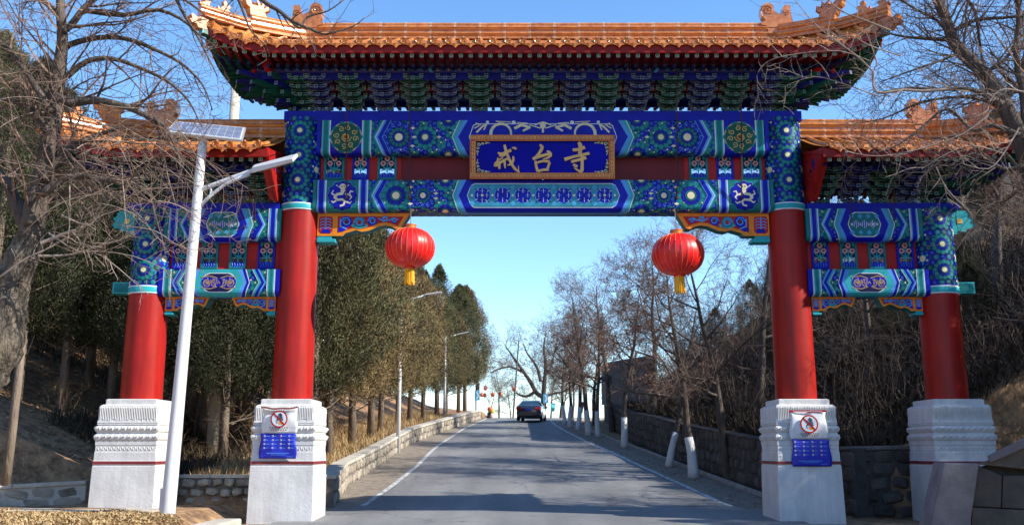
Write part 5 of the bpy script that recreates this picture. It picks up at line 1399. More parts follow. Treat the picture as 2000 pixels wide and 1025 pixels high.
# ================================================================== SOLAR STREET LAMPS
LW = mat('lamp_white', (.66, .67, .69), .38, .06, 3, coat=.2)
def solar_lamp(full):
    root = empty('solar_street_lamp', (-6.80, 19.3, .10), 'white solar street lamp with tilted panel standing before the left columns', 'street lamp')
    H = ZP(272, 19.3) - .10; t = lambda z: (.21 * z / H, 0, z)
    mb = MB(); mb.tube([t(0), t(1.2), t(H * .5), t(H)], [.145, .138, .115, .092], 24); mb.build('pole', LW, root, smooth=True, angle=40)
    mb = MB(); mb.tube([(0, 0, -.04), (0, 0, .02)], .20, 16); mb.box(-.12, .0, -.04, .04, .02, .62) if False else None
    for a in range(6): mb.tube([(.17 * math.cos(a), .17 * math.sin(a), .0), (.17 * math.cos(a), .17 * math.sin(a), .05)], .018, 6)
    mb.build('base_plate', LW, root)
    mb = MB(); mb.box(-.16, -.10, -.05, .05, .25, .68); mb.build('service_hatch', LW, root, bevel=.01)
    L = lambda px, py, Y=19.3: tuple(at(px, py, Y) - Vector(root.location))
    # panel: four corners in the photograph stand on a plane tilted to the sky
    def pc(px, py, Y): return Vector(L(px, py, Y))
    TL, TR, BR, BL = pc(342, 237, 19.55), pc(480, 249, 19.55), pc(473, 274, 19.05), pc(323, 257, 19.05)
    nrm = (TR - TL).cross(BL - TL).normalized(); nrm = nrm if nrm.y < 0 else -nrm
    mb = MB(); b_ = -nrm * .05; mb.hexa([BL + b_, BR + b_, TR + b_, TL + b_, BL, BR, TR, TL]); mb.build('panel_frame', mat('aluminium', (.62, .63, .65), .35, .05, 3, metal=.5), root)
    cells = []; NU, NV = 9, 3; q = lambda u, v: TL + (TR - TL) * u + (BL - TL) * v + (BR - TR - BL + TL) * u * v
    mb = MB(); mb.face([q(.02, .06) + nrm * .003, q(.98, .06) + nrm * .003, q(.98, .94) + nrm * .003, q(.02, .94) + nrm * .003]); mb.build('panel_backing', mat('cell_gap', (.55, .58, .62), .3, .05, 3), root)
    cm = mat('solar_cell', (.17, .21, .32), .22, .2, 8, coat=.6)
    for i in range(NU):
        for j in range(NV):
            a, b = .025 + .95 * i / NU, .025 + .95 * (i + 1) / NU - .012; c, d = .08 + .84 * j / NV, .08 + .84 * (j + 1) / NV - .03
            m2 = MB(); m2.hexa([q(a, d) + nrm * .004, q(b, d) + nrm * .004, q(b, c) + nrm * .004, q(a, c) + nrm * .004, q(a, d) + nrm * .008, q(b, d) + nrm * .008, q(b, c) + nrm * .008, q(a, c) + nrm * .008]); m2.build('solar_cell', cm, root)
    mb = MB(); mb.tube([t(H - .05), tuple(Vector(t(H + .10)))], .06, 10); mb.tube([t(H - .15), tuple(pc(385, 262, 19.2) + b_)], .03, 8); mb.build('panel_bracket', LW, root)
    up = [L(388, 372), L(410, 364), L(450, 349, 19.25), L(500, 331, 19.2), L(540, 320, 19.15), L(572, 313, 19.1)]
    mb = MB(); mb.tube(up, [.05, .05, .05, .048, .045, .04], 10); mb.build('upper_arm', LW, root, smooth=True)
    lo = [L(390, 404), L(410, 383), L(440, 360, 19.25), L(465, 349, 19.2), L(488, 340, 19.2)]
    mb = MB(); mb.tube(lo, .038, 10); mb.build('lower_arm', LW, root, smooth=True)
    mb = MB(); mb.tube([L(411, 384), L(413, 362)], .024, 8); mb.build('arm_strut', LW, root)
    # lamp head
    p0, p1 = Vector(L(498, 334, 19.15)), Vector(L(578, 311, 19.0)); ax = (p1 - p0).normalized(); sd = Vector((0, -1, -.62)).normalized(); sd = (sd - ax * sd.dot(ax)).normalized(); n2 = ax.cross(sd).normalized(); n2 = n2 if n2.z > 0 else -n2
    w_ = .22; n2 = n2 * 1.4; mb = MB(); mb.hexa([p0 - sd * w_ * .7 - n2 * .0, p1 - sd * w_, p1 + sd * w_, p0 + sd * w_ * .7, p0 - sd * w_ * .5 + n2 * .08, p1 - sd * w_ + n2 * .05, p1 + sd * w_ + n2 * .05, p0 + sd * w_ * .5 + n2 * .08]); mb.build('lamp_head', LW, root, bevel=.012)
    mb = MB(); e = n2 * -.004; f_ = n2 * -.018; mb.hexa([p0 + ax * .12 - sd * w_ * .6 + f_, p1 - ax * .06 - sd * w_ * .8 + f_, p1 - ax * .06 + sd * w_ * .8 + f_, p0 + ax * .12 + sd * w_ * .6 + f_, p0 + ax * .12 - sd * w_ * .6 + e, p1 - ax * .06 - sd * w_ * .8 + e, p1 - ax * .06 + sd * w_ * .8 + e, p0 + ax * .12 + sd * w_ * .6 + e]); mb.build('lamp_lens', mat('lamp_lens', (.30, .20, .17), .4, .3, 12), root)  # lens colour has a reddish-brown reflection painted in
solar_lamp(True)
def far_lamp(px, pyb, pyt, arm, label, Y):
    b = at(px, pyb, Y); z0 = ground_z(b.x, Y) - .05; root = empty('street_lamp', (b.x, Y, z0), label, 'street lamp', 'white street lamps among the left cypresses')
    k = 1 / (FPX / (Y * cp + 3 * sp)); H = at(px, pyt, Y).z - z0
    mb = MB(); mb.tube([(0, 0, 0), (0, 0, H)], [.10, .065], 12); mb.build('pole', LW, root, smooth=True)
    L = lambda x, y, Yq=Y: tuple(at(x, y, Yq) - Vector(root.location))
    mb = MB(); mb.tube([(0, 0, H - .1)] + [L(x, y) for x, y in arm[:-1]], .04, 8); mb.build('lamp_arm', LW, root, smooth=True)
    a, c = Vector(L(*arm[-2])), Vector(L(*arm[-1])); mb = MB(); s = Vector((0, .14, 0)); u = Vector((0, 0, .05)); mb.hexa([a - s, c - s, c + s, a + s, a - s + u, c - s + u, c + s + u, a + s + u]); mb.build('lamp_head', LW, root, bevel=.01)
far_lamp(778, 842, 590, [(795, 586), (815, 581), (830, 577), (863, 572)], 'white street lamp on the verge between the first brown cypresses, head above the wall', 41)
far_lamp(868, 806, 658, [(880, 656), (892, 654), (915, 649)], 'smaller white street lamp farther up the road, head poking out of the green cypress', 62)
p = at(458, 240, 30); mb = MB(); gz = ground_z(at(452, 240, 30).x, 30)
x0 = at(455, 240, 30).x; zt = ZP(120, 30); mb.tube([(0, 0, -.3), (.05, 0, zt - gz)], [.20, .15], 14); o = mb.build('utility_pole', mat('pole_concrete', (.50, .46, .38), .8, .15, 4, bump=.5), smooth=True, loc=(x0 - .02, 30, gz)); tag(o, 'round concrete utility pole rising behind the left side roof', 'pole')

# ================================================================== THE CAR
def car():
    c = on_road(1044, 822); c.y = 70; c.x = at(1039, 815, 70).x
    root = empty('sedan_car', (c.x, 70, zr(70) + .02), 'dark blue sedan driving away near the top of the road', 'car', rz=R(-7))
    CP = mat('car_paint', (.006, .010, .045), .18, .1, 3, coat=1.0); GL = mat('car_glass', (.02, .05, .08), .05, .1, 2, spec=.9); BK = mat('car_black', (.012, .012, .014), .5, .1, 4)
    # sections along y: (y, half width, z low, belt z, top z, top half width)
    S = [(-2.42, .70, .38, .80, .86, .66), (-2.36, .84, .28, .95, 1.00, .72), (-2.1, .90, .24, 1.00, 1.04, .74), (-1.75, .91, .22, 1.01, 1.07, .72), (-1.05, .92, .20, 1.00, 1.39, .56), (-.55, .92, .20, .99, 1.46, .57), (.25, .92, .20, .97, 1.44, .57), (.95, .91, .20, .94, 1.08, .64), (1.3, .91, .20, .92, .96, .70), (2.0, .88, .22, .84, .86, .66), (2.35, .76, .28, .72, .74, .60), (2.42, .60, .35, .6, .62, .5)]
    mb = MB(); n = 10
    for (y, w_, zl, zb, zt, tw) in S:
        ring = [(-w_ * .93, zl), (-w_, zl + .18), (-w_, zb - .12), (-w_ * .97, zb), (-tw, zt), (tw, zt), (w_ * .97, zb), (w_, zb - .12), (w_, zl + .18), (w_ * .93, zl)]
        mb.v += [(x, y, z) for x, z in ring]
    for i in range(len(S) - 1):
        for j in range(n):
            j2 = (j + 1) % n; mb.f.append((i * n + j, i * n + j2, (i + 1) * n + j2, (i + 1) * n + j)); mb.m.append(0)
    mb.f.append(tuple(range(n - 1, -1, -1))); mb.m.append(0); mb.f.append(tuple((len(S) - 1) * n + j for j in range(n))); mb.m.append(0)
    o = mb.build('body', CP, root, smooth=True, angle=32)
    mb = MB(); mb.face([(-.76, -1.72, 1.085), (.76, -1.72, 1.085), (.57, -1.08, 1.395), (-.57, -1.08, 1.395)]); mb.build('rear_window', GL, root)
    mb = MB(); mb.face([(-.74, 1.0, 1.08), (.74, 1.0, 1.08), (.56, .3, 1.42), (-.56, .3, 1.42)]); mb.build('windscreen', GL, root)
    for s in (-1, 1):
        mb = MB(); mb.face([(s * .885, -1.45, 1.04), (s * .895, .85, .99), (s * .60, .25, 1.41), (s * .60, -1.0, 1.38)]); mb.build('side_window', GL, root)
        mb = MB(); mb.hexa([(s * .48, -2.46, .72), (s * .88, -2.38, .74), (s * .88, -2.20, .76), (s * .48, -2.30, .74), (s * .46, -2.45, .90), (s * .89, -2.37, .94), (s * .89, -2.20, .93), (s * .46, -2.30, .90)]); mb.build('tail_light', mat('tail_light', (.35, .012, .015), .2, .1, 5, coat=.6), root, bevel=.01)
        mb = MB(); mb.box(s * .93, s * 1.08, .55, .70, .95, 1.07) if s > 0 else mb.box(-1.08, -.93, .55, .70, .95, 1.07); mb.build('wing_mirror', CP, root, bevel=.03)
        for y in (-1.42, 1.38):
            mb = MB(); mb.tube([(s * .72, y, .32), (s * .93, y, .32)], .32, 24, 0, ref=(0, 0, 1)); w = mb.build('wheel', BK, root, bevel=.02); m2 = MB(); m2.tube([(s * .90, y, .32), (s * .936, y, .32)], .20, 18, 0, ref=(0, 0, 1)); m2.build('rim', mat('rim_silver', (.5, .5, .52), .3, .1, 5, metal=.8), w)
    mb = MB(); mb.box(-.80, .80, -2.44, -2.30, .28, .52); mb.build('bumper', BK, root, bevel=.04)
    mb = MB(); mb.box(-.23, .23, -2.46, -2.40, .70, .82); mb.build('number_plate', mat('plate_blue', (.02, .06, .45), .4, .1, 4), root)
    mb = MB(); mb.box(-.5, .5, -2.445, -2.385, .905, .925); mb.build('boot_trim', mat('rim_silver', (.5, .5, .52)), root)
car()

# ================================================================== SMALL THINGS AT THE TOP OF THE ROAD
OLAN = mat('faded_orange_lantern', (.75, .22, .12), .6, .2, 4)
def small_lantern(px, py, w_, Y, label, up):
    c = at(px, py, Y); k = 1 / (FPX / (Y * cp)); r = w_ * k / 2; root = empty('small_lantern', c, label, 'lantern', 'faded lanterns strung over the road top')
    mb = MB(); mb.lathe([(r * .3, -r * 1.15), (r * .75, -r * .85), (r, -r * .3), (r, r * .3), (r * .75, r * .85), (r * .3, r * 1.15)], 14); mb.build('lantern_body', OLAN, root, smooth=True)
    mb = MB(); mb.lathe([(r * .3, r * 1.15), (r * .3, r * 1.35)], 10); mb.build('collar', PG, root)
    mb = MB(); mb.tube([(0, 0, r * 1.3), (0, 0, r * 1.3 + up * k)], .012, 4); mb.build('cord', WIRE, root)
for (px, py, w_, lab, up) in ((948, 757.5, 8, 'uppermost faded orange lantern right of the arrow sign', 5), (941, 770.5, 8, 'left one of the touching pair of orange lanterns beside the arrow sign', 13), (947, 771.5, 7, 'right one of the touching pair of orange lanterns beside the arrow sign', 13), (962.5, 770, 8, 'faded orange lantern hanging between the touching pair and the forked sapling', 8), (978, 768.5, 7, 'faded orange lantern hanging in the forked sapling', 8), (1004.5, 759.5, 9.5, 'larger orange lantern hanging beside the slanting grey pole', 8)):
    small_lantern(px, py, w_, 84, lab, up)
mb = MB(); pth = [at(925, 742, 84), at(941, 753, 84), at(962, 758, 84), at(985, 757, 84), at(1004, 749, 84), at(1012, 742, 84)]; mb.tube(pth, .018, 4); o = mb.build('lantern_wire', WIRE); tag(o, 'sagging wire carrying the small orange lanterns', 'wire')
def arrow_sign(px, pyb, pyt, Y, sy, label, ln):
    b = at(px, pyb, Y); z0 = min(zr(Y), b.z) - .2; root = empty('arrow_sign', (b.x, Y, z0), label, 'road sign'); k = Y / FPX
    mb = MB(); mb.tube([(0, 0, 0), (0, 0, at(px, pyt, Y).z - z0)], .06, 8); mb.build('post', mat('dark_post', (.04, .04, .045), .6), root)
    zc = at(px, sy, Y).z - z0; x = ln; w_, h = .22, .40
    mb = MB(); mb.box(x - w_, x + w_, -.10, -.07, zc - h, zc + h); s = mb.build('sign_board', mat('sign_blue', (.06, .36, .62), .4, .05, 3), root)
    mb = MB(); mb.prism([(x - .12, zc + .30), (x + .02, zc + .30), (x + .16, zc), (x + .02, zc - .30), (x - .12, zc - .30), (x + .02, zc)], -.115, -.102); mb.build('chevron', PW, s)
    return root
r1 = arrow_sign(929.5, 803, 742, 80, 772, 'blue chevron sign on a dark post at the end of the left wall', .10)
mb = MB(); mb.box(.05, .30, -.08, .12, at(930, 762, 80).z - r1.location.z, at(930, 748, 80).z - r1.location.z); mb.build('traffic_box', mat('dark_post'), r1)
arrow_sign(1066, 808, 772, 82, 778, 'small blue chevron sign behind the sedan on the right', .0)
p = at(1001, 818, 83); mb = MB(); q = at(1008, 735, 83); mb.tube([(0, 0, -.5), (q.x - p.x, 0, q.z - p.z), (q.x - p.x + .25, 0, q.z - p.z + 3.2)], [.085, .07, .06], 8); o = mb.build('wooden_pole', mat('grey_timber', (.13, .11, .10), .85, .2, 6), loc=(p.x, 83, p.z)); tag(o, 'slanting grey pole left of the sedan', 'pole')
def flag(px, py0, py1, w_, Y, m, label):
    b = at(px, py1 + 8, Y); root = empty('banner', (b.x, Y, zr(Y)), label, 'banner'); k = Y / FPX; zt = at(px, py0, Y).z - zr(Y); zb = at(px, py1, Y).z - zr(Y)
    mb = MB(); mb.tube([(0, 0, 0), (0, 0, zt + .15)], .03, 6); mb.build('flagpole', WIRE, root)
    mb = MB(); n = 8
    for i in range(n + 1):
        v = i / n; mb.v += [(0, 0, zt + (zb - zt) * v), (w_ * k * (.9 + .1 * math.sin(5 * v)), .1 * math.sin(v * 7), zt + (zb - zt) * v)]
    for i in range(n): mb.f.append((i * 2, i * 2 + 1, i * 2 + 3, i * 2 + 2)); mb.m.append(0)
    o = mb.build('cloth', m, root); s_ = o.modifiers.new('s', 'SOLIDIFY'); s_.thickness = .012
flag(1076, 787, 803, 9, 78, mat('cyan_cloth', (.10, .55, .62), .7), 'light cyan banner standing at the roadside right of the sedan')
flag(1131, 784, 806, 9, 62, mat('pink_cloth', (.70, .09, .13), .7), 'pink red banner between the whitewashed trunks and the brick wall')
dec = empty('roadside_decoration', at(957, 815, 79), 'orange and yellow lantern-topped decoration at the end of the left wall', 'decoration')
k = 79 / FPX
mb = MB(); mb.lathe([(.05, .45), (.20, .5), (.24, .66), (.2, .82), (.05, .9)], 12); mb.build('orange_top', OLAN, dec, smooth=True)
mb = MB(); mb.lathe([(.05, .33), (.16, .36), (.18, .48), (.12, .62), (.03, .68)], 10, c=(.2, -.1)); mb.build('yellow_bunch', mat('yellow_cloth', (.85, .65, .05), .6), dec, smooth=True)
mb = MB(); mb.lathe([(.22, -.1), (.20, .1), (.16, .45)], 10, c=(-.06, 0)); mb.build('brown_stand', BARK, dec); mb = MB(); mb.lathe([(.12, -.1), (.17, .1), (.10, .26)], 10, c=(.14, -.12)); mb.build('pink_bundle', PK, dec)
# ================================================================== TREES
def grow(seed, p0, d0, L0, r0, levels, nsub, spread=.9, up=.15, droop=0.0, segs=6, kink=.22, lenf=.62, minr=.004, start=.25, rf=.62, twigmin=.0045, out=None, out2=None, cut=2, curl=0):
    """recursive branches: thick ones into out, twigs into out2"""
    rr = random.Random(seed)
    def branch(p, d, L, r, lv, path=None, rads=None):
        if path is None:
            path = [p]; rads = [r]; n = segs if lv < 3 else 4; dd = d.copy(); st = L / n
            for i in range(n):
                j = Vector((rr.uniform(-1, 1), rr.uniform(-1, 1), rr.uniform(-1, 1))) * kink
                dd = (dd + j + Vector((0, 0, up - droop * lv * (i / n))) * .5).normalized(); p = p + dd * st; path.append(p); rads.append(max(minr, r * (1 - .68 * (i + 1) / n)))
        tgt = out if lv < cut else out2
        tgt.tube(path, rads, 7 if lv == 0 else (5 if lv < cut else 3), 0, cap=False)
        if lv + 1 >= levels: return
        k = nsub[lv]; LL_ = sum((path[i + 1] - path[i]).length for i in range(len(path) - 1))
        for i in range(k):
            t = start + (1 - start) * (i + rr.uniform(.1, .9)) / k if lv == 0 else .15 + .85 * (i + rr.uniform(.1, .9)) / k
            x = t * (len(path) - 1); a = min(int(x), len(path) - 2); f = x - a
            q = path[a].lerp(path[a + 1], f); pr = rads[a] + (rads[a + 1] - rads[a]) * f
            ax = (path[a + 1] - path[a]).normalized()
            s = ax.orthogonal().normalized(); s.rotate(Matrix.Rotation(rr.uniform(0, 2 * PI), 3, ax)); an = spread * rr.uniform(.6, 1.25)
            nd = (ax * math.cos(an) + s * math.sin(an)).normalized()
            nr = max(twigmin, pr * rf * rr.uniform(.7, 1)); nl = L * lenf * rr.uniform(.65, 1.15) * (1.15 - .55 * t if lv == 0 else 1)
            branch(q, nd, nl, nr, lv + 1)
    return branch
def bare_tree_mesh(seed, H, r0, fork=None, levels=5, nsub=(9, 6, 5, 4), spread=.85, lean=(0, 0), up=.22, start=.32, lenf=.58, trunkL=.62, kink=.14):
    a, b = MB(), MB(); br = grow(seed, None, None, H, r0, levels, nsub, spread=spread, up=up, out=a, out2=b, start=start, lenf=lenf, kink=.20)
    rr = random.Random(seed + 5); path = [Vector((0, 0, 0))]; rads = [r0 * 1.15]; n = 9; d = Vector((lean[0], lean[1], 1)).normalized()
    for i in range(n):
        d = (d + Vector((rr.uniform(-1, 1), rr.uniform(-1, 1), 0)) * kink + Vector((0, 0, .12))).normalized(); path.append(path[-1] + d * H * .88 / n); rads.append(r0 * (1 - .90 * ((i + 1) / n) ** 1.1))
    br(path[0], d, H * trunkL, r0, 0, path, rads)
    return a.mesh('trunk', [BARK], True), b.mesh('crown', [TWIG]), path, rads
WW = {}
def base_mesh(path, rads, h=1.35):
    mb = MB(); P = [path[0]]; Rr = [rads[0] * 1.15]; 
    k = 5
    for i in range(1, k + 1):
        z = h * i / k
        for a in range(len(path) - 1):
            if path[a].z <= z <= path[a + 1].z: f = (z - path[a].z) / (path[a + 1].z - path[a].z); P.append(path[a].lerp(path[a + 1], f)); Rr.append((rads[a] + (rads[a + 1] - rads[a]) * f) * 1.05 + .006); break
    mb.tube(P, Rr, 14, 0); return mb.mesh('whitewashed_base', [BARKW], True)
LEAFB = mat('dry_leaf_orange', (.20, .075, .03), .8, c2=(.42, .17, .07), scale=3)
def leaf_bits(seed, me, n, size, frac=1.0):
    """small dry leaves hanging on a crown mesh's twigs"""
    rr = random.Random(seed); co = np.empty(len(me.vertices) * 3); me.vertices.foreach_get('co', co); co = co.reshape(-1, 3); mb = MB()
    for i in range(n):
        p = co[rr.randrange(len(co))]; s = size * rr.uniform(.5, 1.2); a = Vector((rr.gauss(0, 1), rr.gauss(0, 1), rr.gauss(0, 1))).normalized() * s; b = a.orthogonal().normalized() * s * .6; p = Vector(p)
        mb.face([p, p + a * .5 + b, p + a, p + a * .5 - b])
    return mb.mesh('dry_leaves', [LEAFB])
NS = (13, 7, 6, 5); AR = dict(nsub=NS, spread=1.0, up=.10, lenf=.55)
roadT = [bare_tree_mesh(101, 8.4, .15, kink=.10, **AR), bare_tree_mesh(102, 7.4, .13, lean=(.30, 0), **AR), bare_tree_mesh(103, 7.8, .135, lean=(-.06, 0), **AR), bare_tree_mesh(104, 7.0, .12, kink=.2, **AR), bare_tree_mesh(105, 7.6, .125, lean=(-.25, 0), **AR)]
bases = [base_mesh(t[2], t[3]) for t in roadT]
leaves3 = leaf_bits(1, roadT[2][1], 1500, .08); leaves0 = leaf_bits(2, roadT[3][1], 500, .07)
def add_tree(v, loc, rz, sc, name, label, cat, group=None, white=True, leaves=None):
    r = empty(name, loc, label, cat, group, rz); r.scale = (sc,) * 3
    put(roadT[v][0], 'trunk', r); put(roadT[v][1], 'crown', r)
    if white: put(bases[v], 'whitewashed_base', r)
    if leaves: put(leaves, 'dry_leaves', r)
    return r
spots = [((1355, 933), 0, .95, 0, 1.00, 'nearest whitewashed bare tree by the right kerb, right of the hanging lantern'),
         ((1306, 911), 1, .0, 1, .95, 'bare tree leaning to the right with a slanting whitewashed base'),
         ((1219, 874), 2, 2.2, 0, 1.05, 'upright whitewashed tree with orange dry leaves before the near end of the brick wall'),
         ((1169, 853), 4, .4, 0, 1.0, 'whitewashed tree splitting low, fourth from the gate on the right'),
         ((1150, 850), 0, 2.0, 0, 1.0, 'thin whitewashed tree just left of the low splitting one'),
         ((1128, 840), 2, 3.9, 0, 1.0, 'whitewashed tree directly left of the pink banner'),
         ((1113, 835), 3, 1.2, 0, 1.0, 'one of the two last whitewashed trees, the right one'),
         ((1103, 829), 3, 5.1, 0, .95, 'farthest whitewashed tree at the right road edge')]
for i, ((px, py), v, rz, _, sc, lab) in enumerate(spots):
    p = on_road(px, py); s2 = sc * (1.0 if p.y < 50 else 1.05); add_tree(v, (p.x, p.y, p.z - .05), rz, s2, 'roadside_tree', lab, 'tree', 'whitewashed trees along the right kerb', True, leaves3 if v == 2 else (leaves0 if v in (0, 3) and p.y > 35 else None))
# trees beyond the crest and behind the wall
far = [((975, 818), 3, .7, .72, 84, 'small forked bare sapling between the slanting pole and the left wall'), ((1075, 812), 4, 2.8, .8, 90, 'bare tree standing behind the sedan at the road bend'),
       ((1000, 812), 0, 1.9, .75, 112, 'bare tree beyond the crest, its top between the grey pole and the sedan'), ((1030, 812), 3, 4.2, .9, 118, 'bare tree far beyond the crest behind the long-limbed old tree'), ((955, 812), 2, 3.3, .7, 108, 'bare tree beyond the crest behind the arrow sign'), ((1100, 812), 4, .9, .95, 104, 'bare tree beyond the crest right of the cyan banner'),
       ((1095, 812), 0, 4.4, .95, 84, 'bare tree with dense brown crown behind the farthest whitewashed trunks'), ((1118, 812), 3, 2.4, .9, 78, 'bare tree behind the pink banner at the road bend'), ((1160, 800), 2, 2.0, 1.15, 66, 'tall bare tree rising behind the far end of the brick wall'),
       ((1195, 790), 0, 1.0, 1.25, 58, 'bare tree rising behind the middle of the brick wall'), ((1275, 800), 3, 3.0, 1.25, 44, 'bare tree on the bank between the brick wall and the lantern'), ((1420, 800), 2, .3, 1.15, 31, 'bare tree on the right bank near the inner right column'),
       ((1480, 770), 0, 4.6, 1.1, 34, 'bare tree on the right bank partly hidden by the inner right column'), ((1700, 760), 3, 1.0, 1.0, 29, 'bare tree in the dark bay between the two right columns'), ((1960, 700), 4, 2.0, 1.3, 30, 'bare tree on the bank right of the outer right column'), ((1640, 730), 2, 5.0, 1.2, 40, 'slim bare tree high on the dark bank between the right columns')]
for (px, py), v, rz, sc, Y, lab in far:
    x = at(px, py, Y).x; add_tree(v, (x, Y, ground_z(x, Y) - .1), rz, sc, 'bare_tree', lab, 'tree', None, False)

# ---- cypresses: leaf sprays through a spindle crown
GRN = [mat('cypress_green', (.036, .038, .016), .8, c2=(.15, .155, .062), thr=(.38, .62), scale=1.6, rnd=.15), mat('cypress_brown', (.085, .056, .024), .8, c2=(.33, .23, .10), thr=(.38, .62), scale=1.6, rnd=.15), mat('cypress_olive', (.065, .053, .022), .8, c2=(.25, .20, .085), thr=(.38, .62), scale=1.5, rnd=.2), mat('evergreen_shade_tone', (.018, .024, .010), .85, c2=(.062, .070, .028), scale=1.5, rnd=.2)]  # last green is darkened to stand in for shade inside the woods
def cypress_mesh(seed, H, Rm, n, size, m, base=.22, tip=1.0):
    rg = np.random.default_rng(seed)
    def prof(t): return np.interp(t, [0, .05, .18, .40, .62, .82, .93, 1], [.30, .66, .95, 1, .80, .45, .22, .03 * tip])
    nc = 620; tc = rg.random(nc) ** .9; thc = rg.random(nc) * 2 * PI
    lob = 1 + .17 * np.sin(thc * 3 + tc * 7 + seed) + .15 * np.sin(thc * 5 - tc * 13 + seed * 2)
    rc = Rm * prof(tc) * lob * (1 - .5 * rg.random(nc) ** 2) * rg.normal(1.0, .13, nc); rs = .10 + .20 * prof(tc) * rg.uniform(.6, 1.2, nc)
    C = np.stack([rc * np.cos(thc), rc * np.sin(thc), H * (base + (1 - base) * tc)], 1)
    k = rg.integers(0, nc, n); q = rg.normal(0, 1, (n, 3)); q /= np.linalg.norm(q, axis=1)[:, None]; q *= (rg.random(n) ** .45)[:, None]
    c = C[k] + q * rs[k][:, None] * np.array([[1, 1, 2.3]])
    th = np.arctan2(c[:, 1], c[:, 0])
    out = np.stack([np.cos(th) * .55, np.sin(th) * .55, 1.0 + rg.normal(0, .35, n)], 1) + rg.normal(0, .42, (n, 3)) + q * .7; out /= np.linalg.norm(out, axis=1)[:, None]
    sd = np.cross(out, rg.normal(0, 1, (n, 3))); sd /= np.linalg.norm(sd, axis=1)[:, None]
    L = size * rg.uniform(.6, 1.7, n)[:, None]; W = L * rg.uniform(.09, .19, n)[:, None]
    up = np.cross(sd, out)
    V = np.stack([c, c + out * L * .45 + sd * W, c + out * L * 1.0 + up * L * .2, c + out * L * .5 - sd * W, c + out * L * .9 + sd * W * 1.6], 1).reshape(-1, 3)
    idx = np.arange(n)[:, None] * 5
    F = np.concatenate([idx + np.array([[0, 1, 2]]), idx + np.array([[0, 2, 3]]), idx + np.array([[0, 4, 1]])], 0)
    me = bpy.data.meshes.new('crown'); me.vertices.add(len(V)); me.vertices.foreach_set('co', V.ravel()); me.loops.add(len(F) * 3); me.loops.foreach_set('vertex_index', F.ravel().astype(np.int32))
    me.polygons.add(len(F)); me.polygons.foreach_set('loop_start', np.arange(len(F), dtype=np.int32) * 3); me.update(calc_edges=True); me.materials.append(m)
    mb = MB(); rr = random.Random(seed); mb.tube([(0, 0, -.3), (rr.uniform(-.06, .06), 0, H * .25), (0, rr.uniform(-.1, .1), H * .6), (0, 0, H * .95)], [.17, .13, .09, .02], 9)
    for i in range(26):
        z = H * rr.uniform(.13, .85); a = rr.uniform(0, 2 * PI); l = Rm * rr.uniform(.5, .9); mb.tube([(0, 0, z), (l * .5 * math.cos(a), l * .5 * math.sin(a), z + .25), (l * math.cos(a), l * math.sin(a), z + .75)], [.03, .02, .008], 4, cap=False)
    return me, mb.mesh('trunk', [CYB], True)
CYB = mat('cypress_bark', (.10, .075, .055), .9, c2=(.24, .19, .145), scale=6, bump=1.5, bscale=24, stretch=(1, 1, .25))
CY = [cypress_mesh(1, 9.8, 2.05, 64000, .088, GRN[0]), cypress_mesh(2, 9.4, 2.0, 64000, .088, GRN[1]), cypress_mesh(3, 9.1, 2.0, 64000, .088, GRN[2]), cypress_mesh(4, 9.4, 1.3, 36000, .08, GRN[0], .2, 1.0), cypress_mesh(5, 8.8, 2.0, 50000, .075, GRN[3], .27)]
def cyp(v, x, y, sc, label, group, name='cypress', rz=None, sz=1.0, zoff=0):
    r = empty(name, (x, y, ground_z(x, y) - .05 + zoff), label, 'tree', group, random.uniform(0, 6.28) if rz is None else rz); r.scale = (sc, sc, sc * sz)
    put(CY[v][0], 'crown', r); put(CY[v][1], 'trunk', r); return r
rows = [(0, 655, 30.5, 1.08, 'big dull green cypress right of the inner left column'), (1, 712, 33, 1.0, 'brown cypress behind the left lantern, next to the big green one'), (2, 640, 35, 1.1, 'olive cypress rising between the inner left column and the brown ones'), (1, 765, 37.5, 1.02, 'brown cypress directly below the left lantern tassel'), (2, 735, 42, 1.05, 'tall olive brown cypress behind the first roadside lamp'),
        (1, 806, 45, .95, 'brown cypress right of the first roadside lamp'), (2, 838, 50, .90, 'rounded brown cypress with the second lamp arm beside it'), (1, 800, 54, 1.0, 'brown cypress set back behind the rounded one'), (3, 872, 57, .95, 'slim dark green cypress with pointed top'), (3, 893, 62, 1.05, 'pointed pale green cypress, tallest tip above the road'),
        (2, 905, 66, .86, 'olive cypress between the pointed green one and the last brown one'), (1, 930, 76, 1.06, 'last brown cypress at the crest, touching the sky'), (0, 913, 72, .98, 'green cypress just before the last brown one')]
for v, px, Y, sc, lab in rows:
    x = at(px, 800, Y).x; x = min(x, xwl(Y) - 1.3); cyp(v, x, Y, sc, lab, 'cypresses along the left verge')
rr = random.Random(77)
WOODL = 'dark cypress crowded in the shaded wood behind the left columns'
nL = 0
for i in range(38):
    Y = rr.uniform(28, 56); x = -rr.uniform(7.5, 27) - (Y - 29) * .1
    if x > xwl(Y) - 5.2 and Y < 60: x -= 4.5
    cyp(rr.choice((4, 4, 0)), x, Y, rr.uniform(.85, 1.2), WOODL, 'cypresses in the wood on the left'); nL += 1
NEARL = {350: 'dark evergreen directly behind the white solar lamp post', 440: 'dark evergreen seen midway between the two left columns', 520: 'dark evergreen close behind the left edge of the inner left column', 300: 'dark evergreen directly behind the outer left column', 120: 'dark evergreen between the gnarled trunk and the outer left column', 30: 'dark evergreen right behind the gnarled trunk', 215: 'dark evergreen just left of the outer left column', -40: 'dark evergreen beyond the left edge behind the gnarled trunk'}
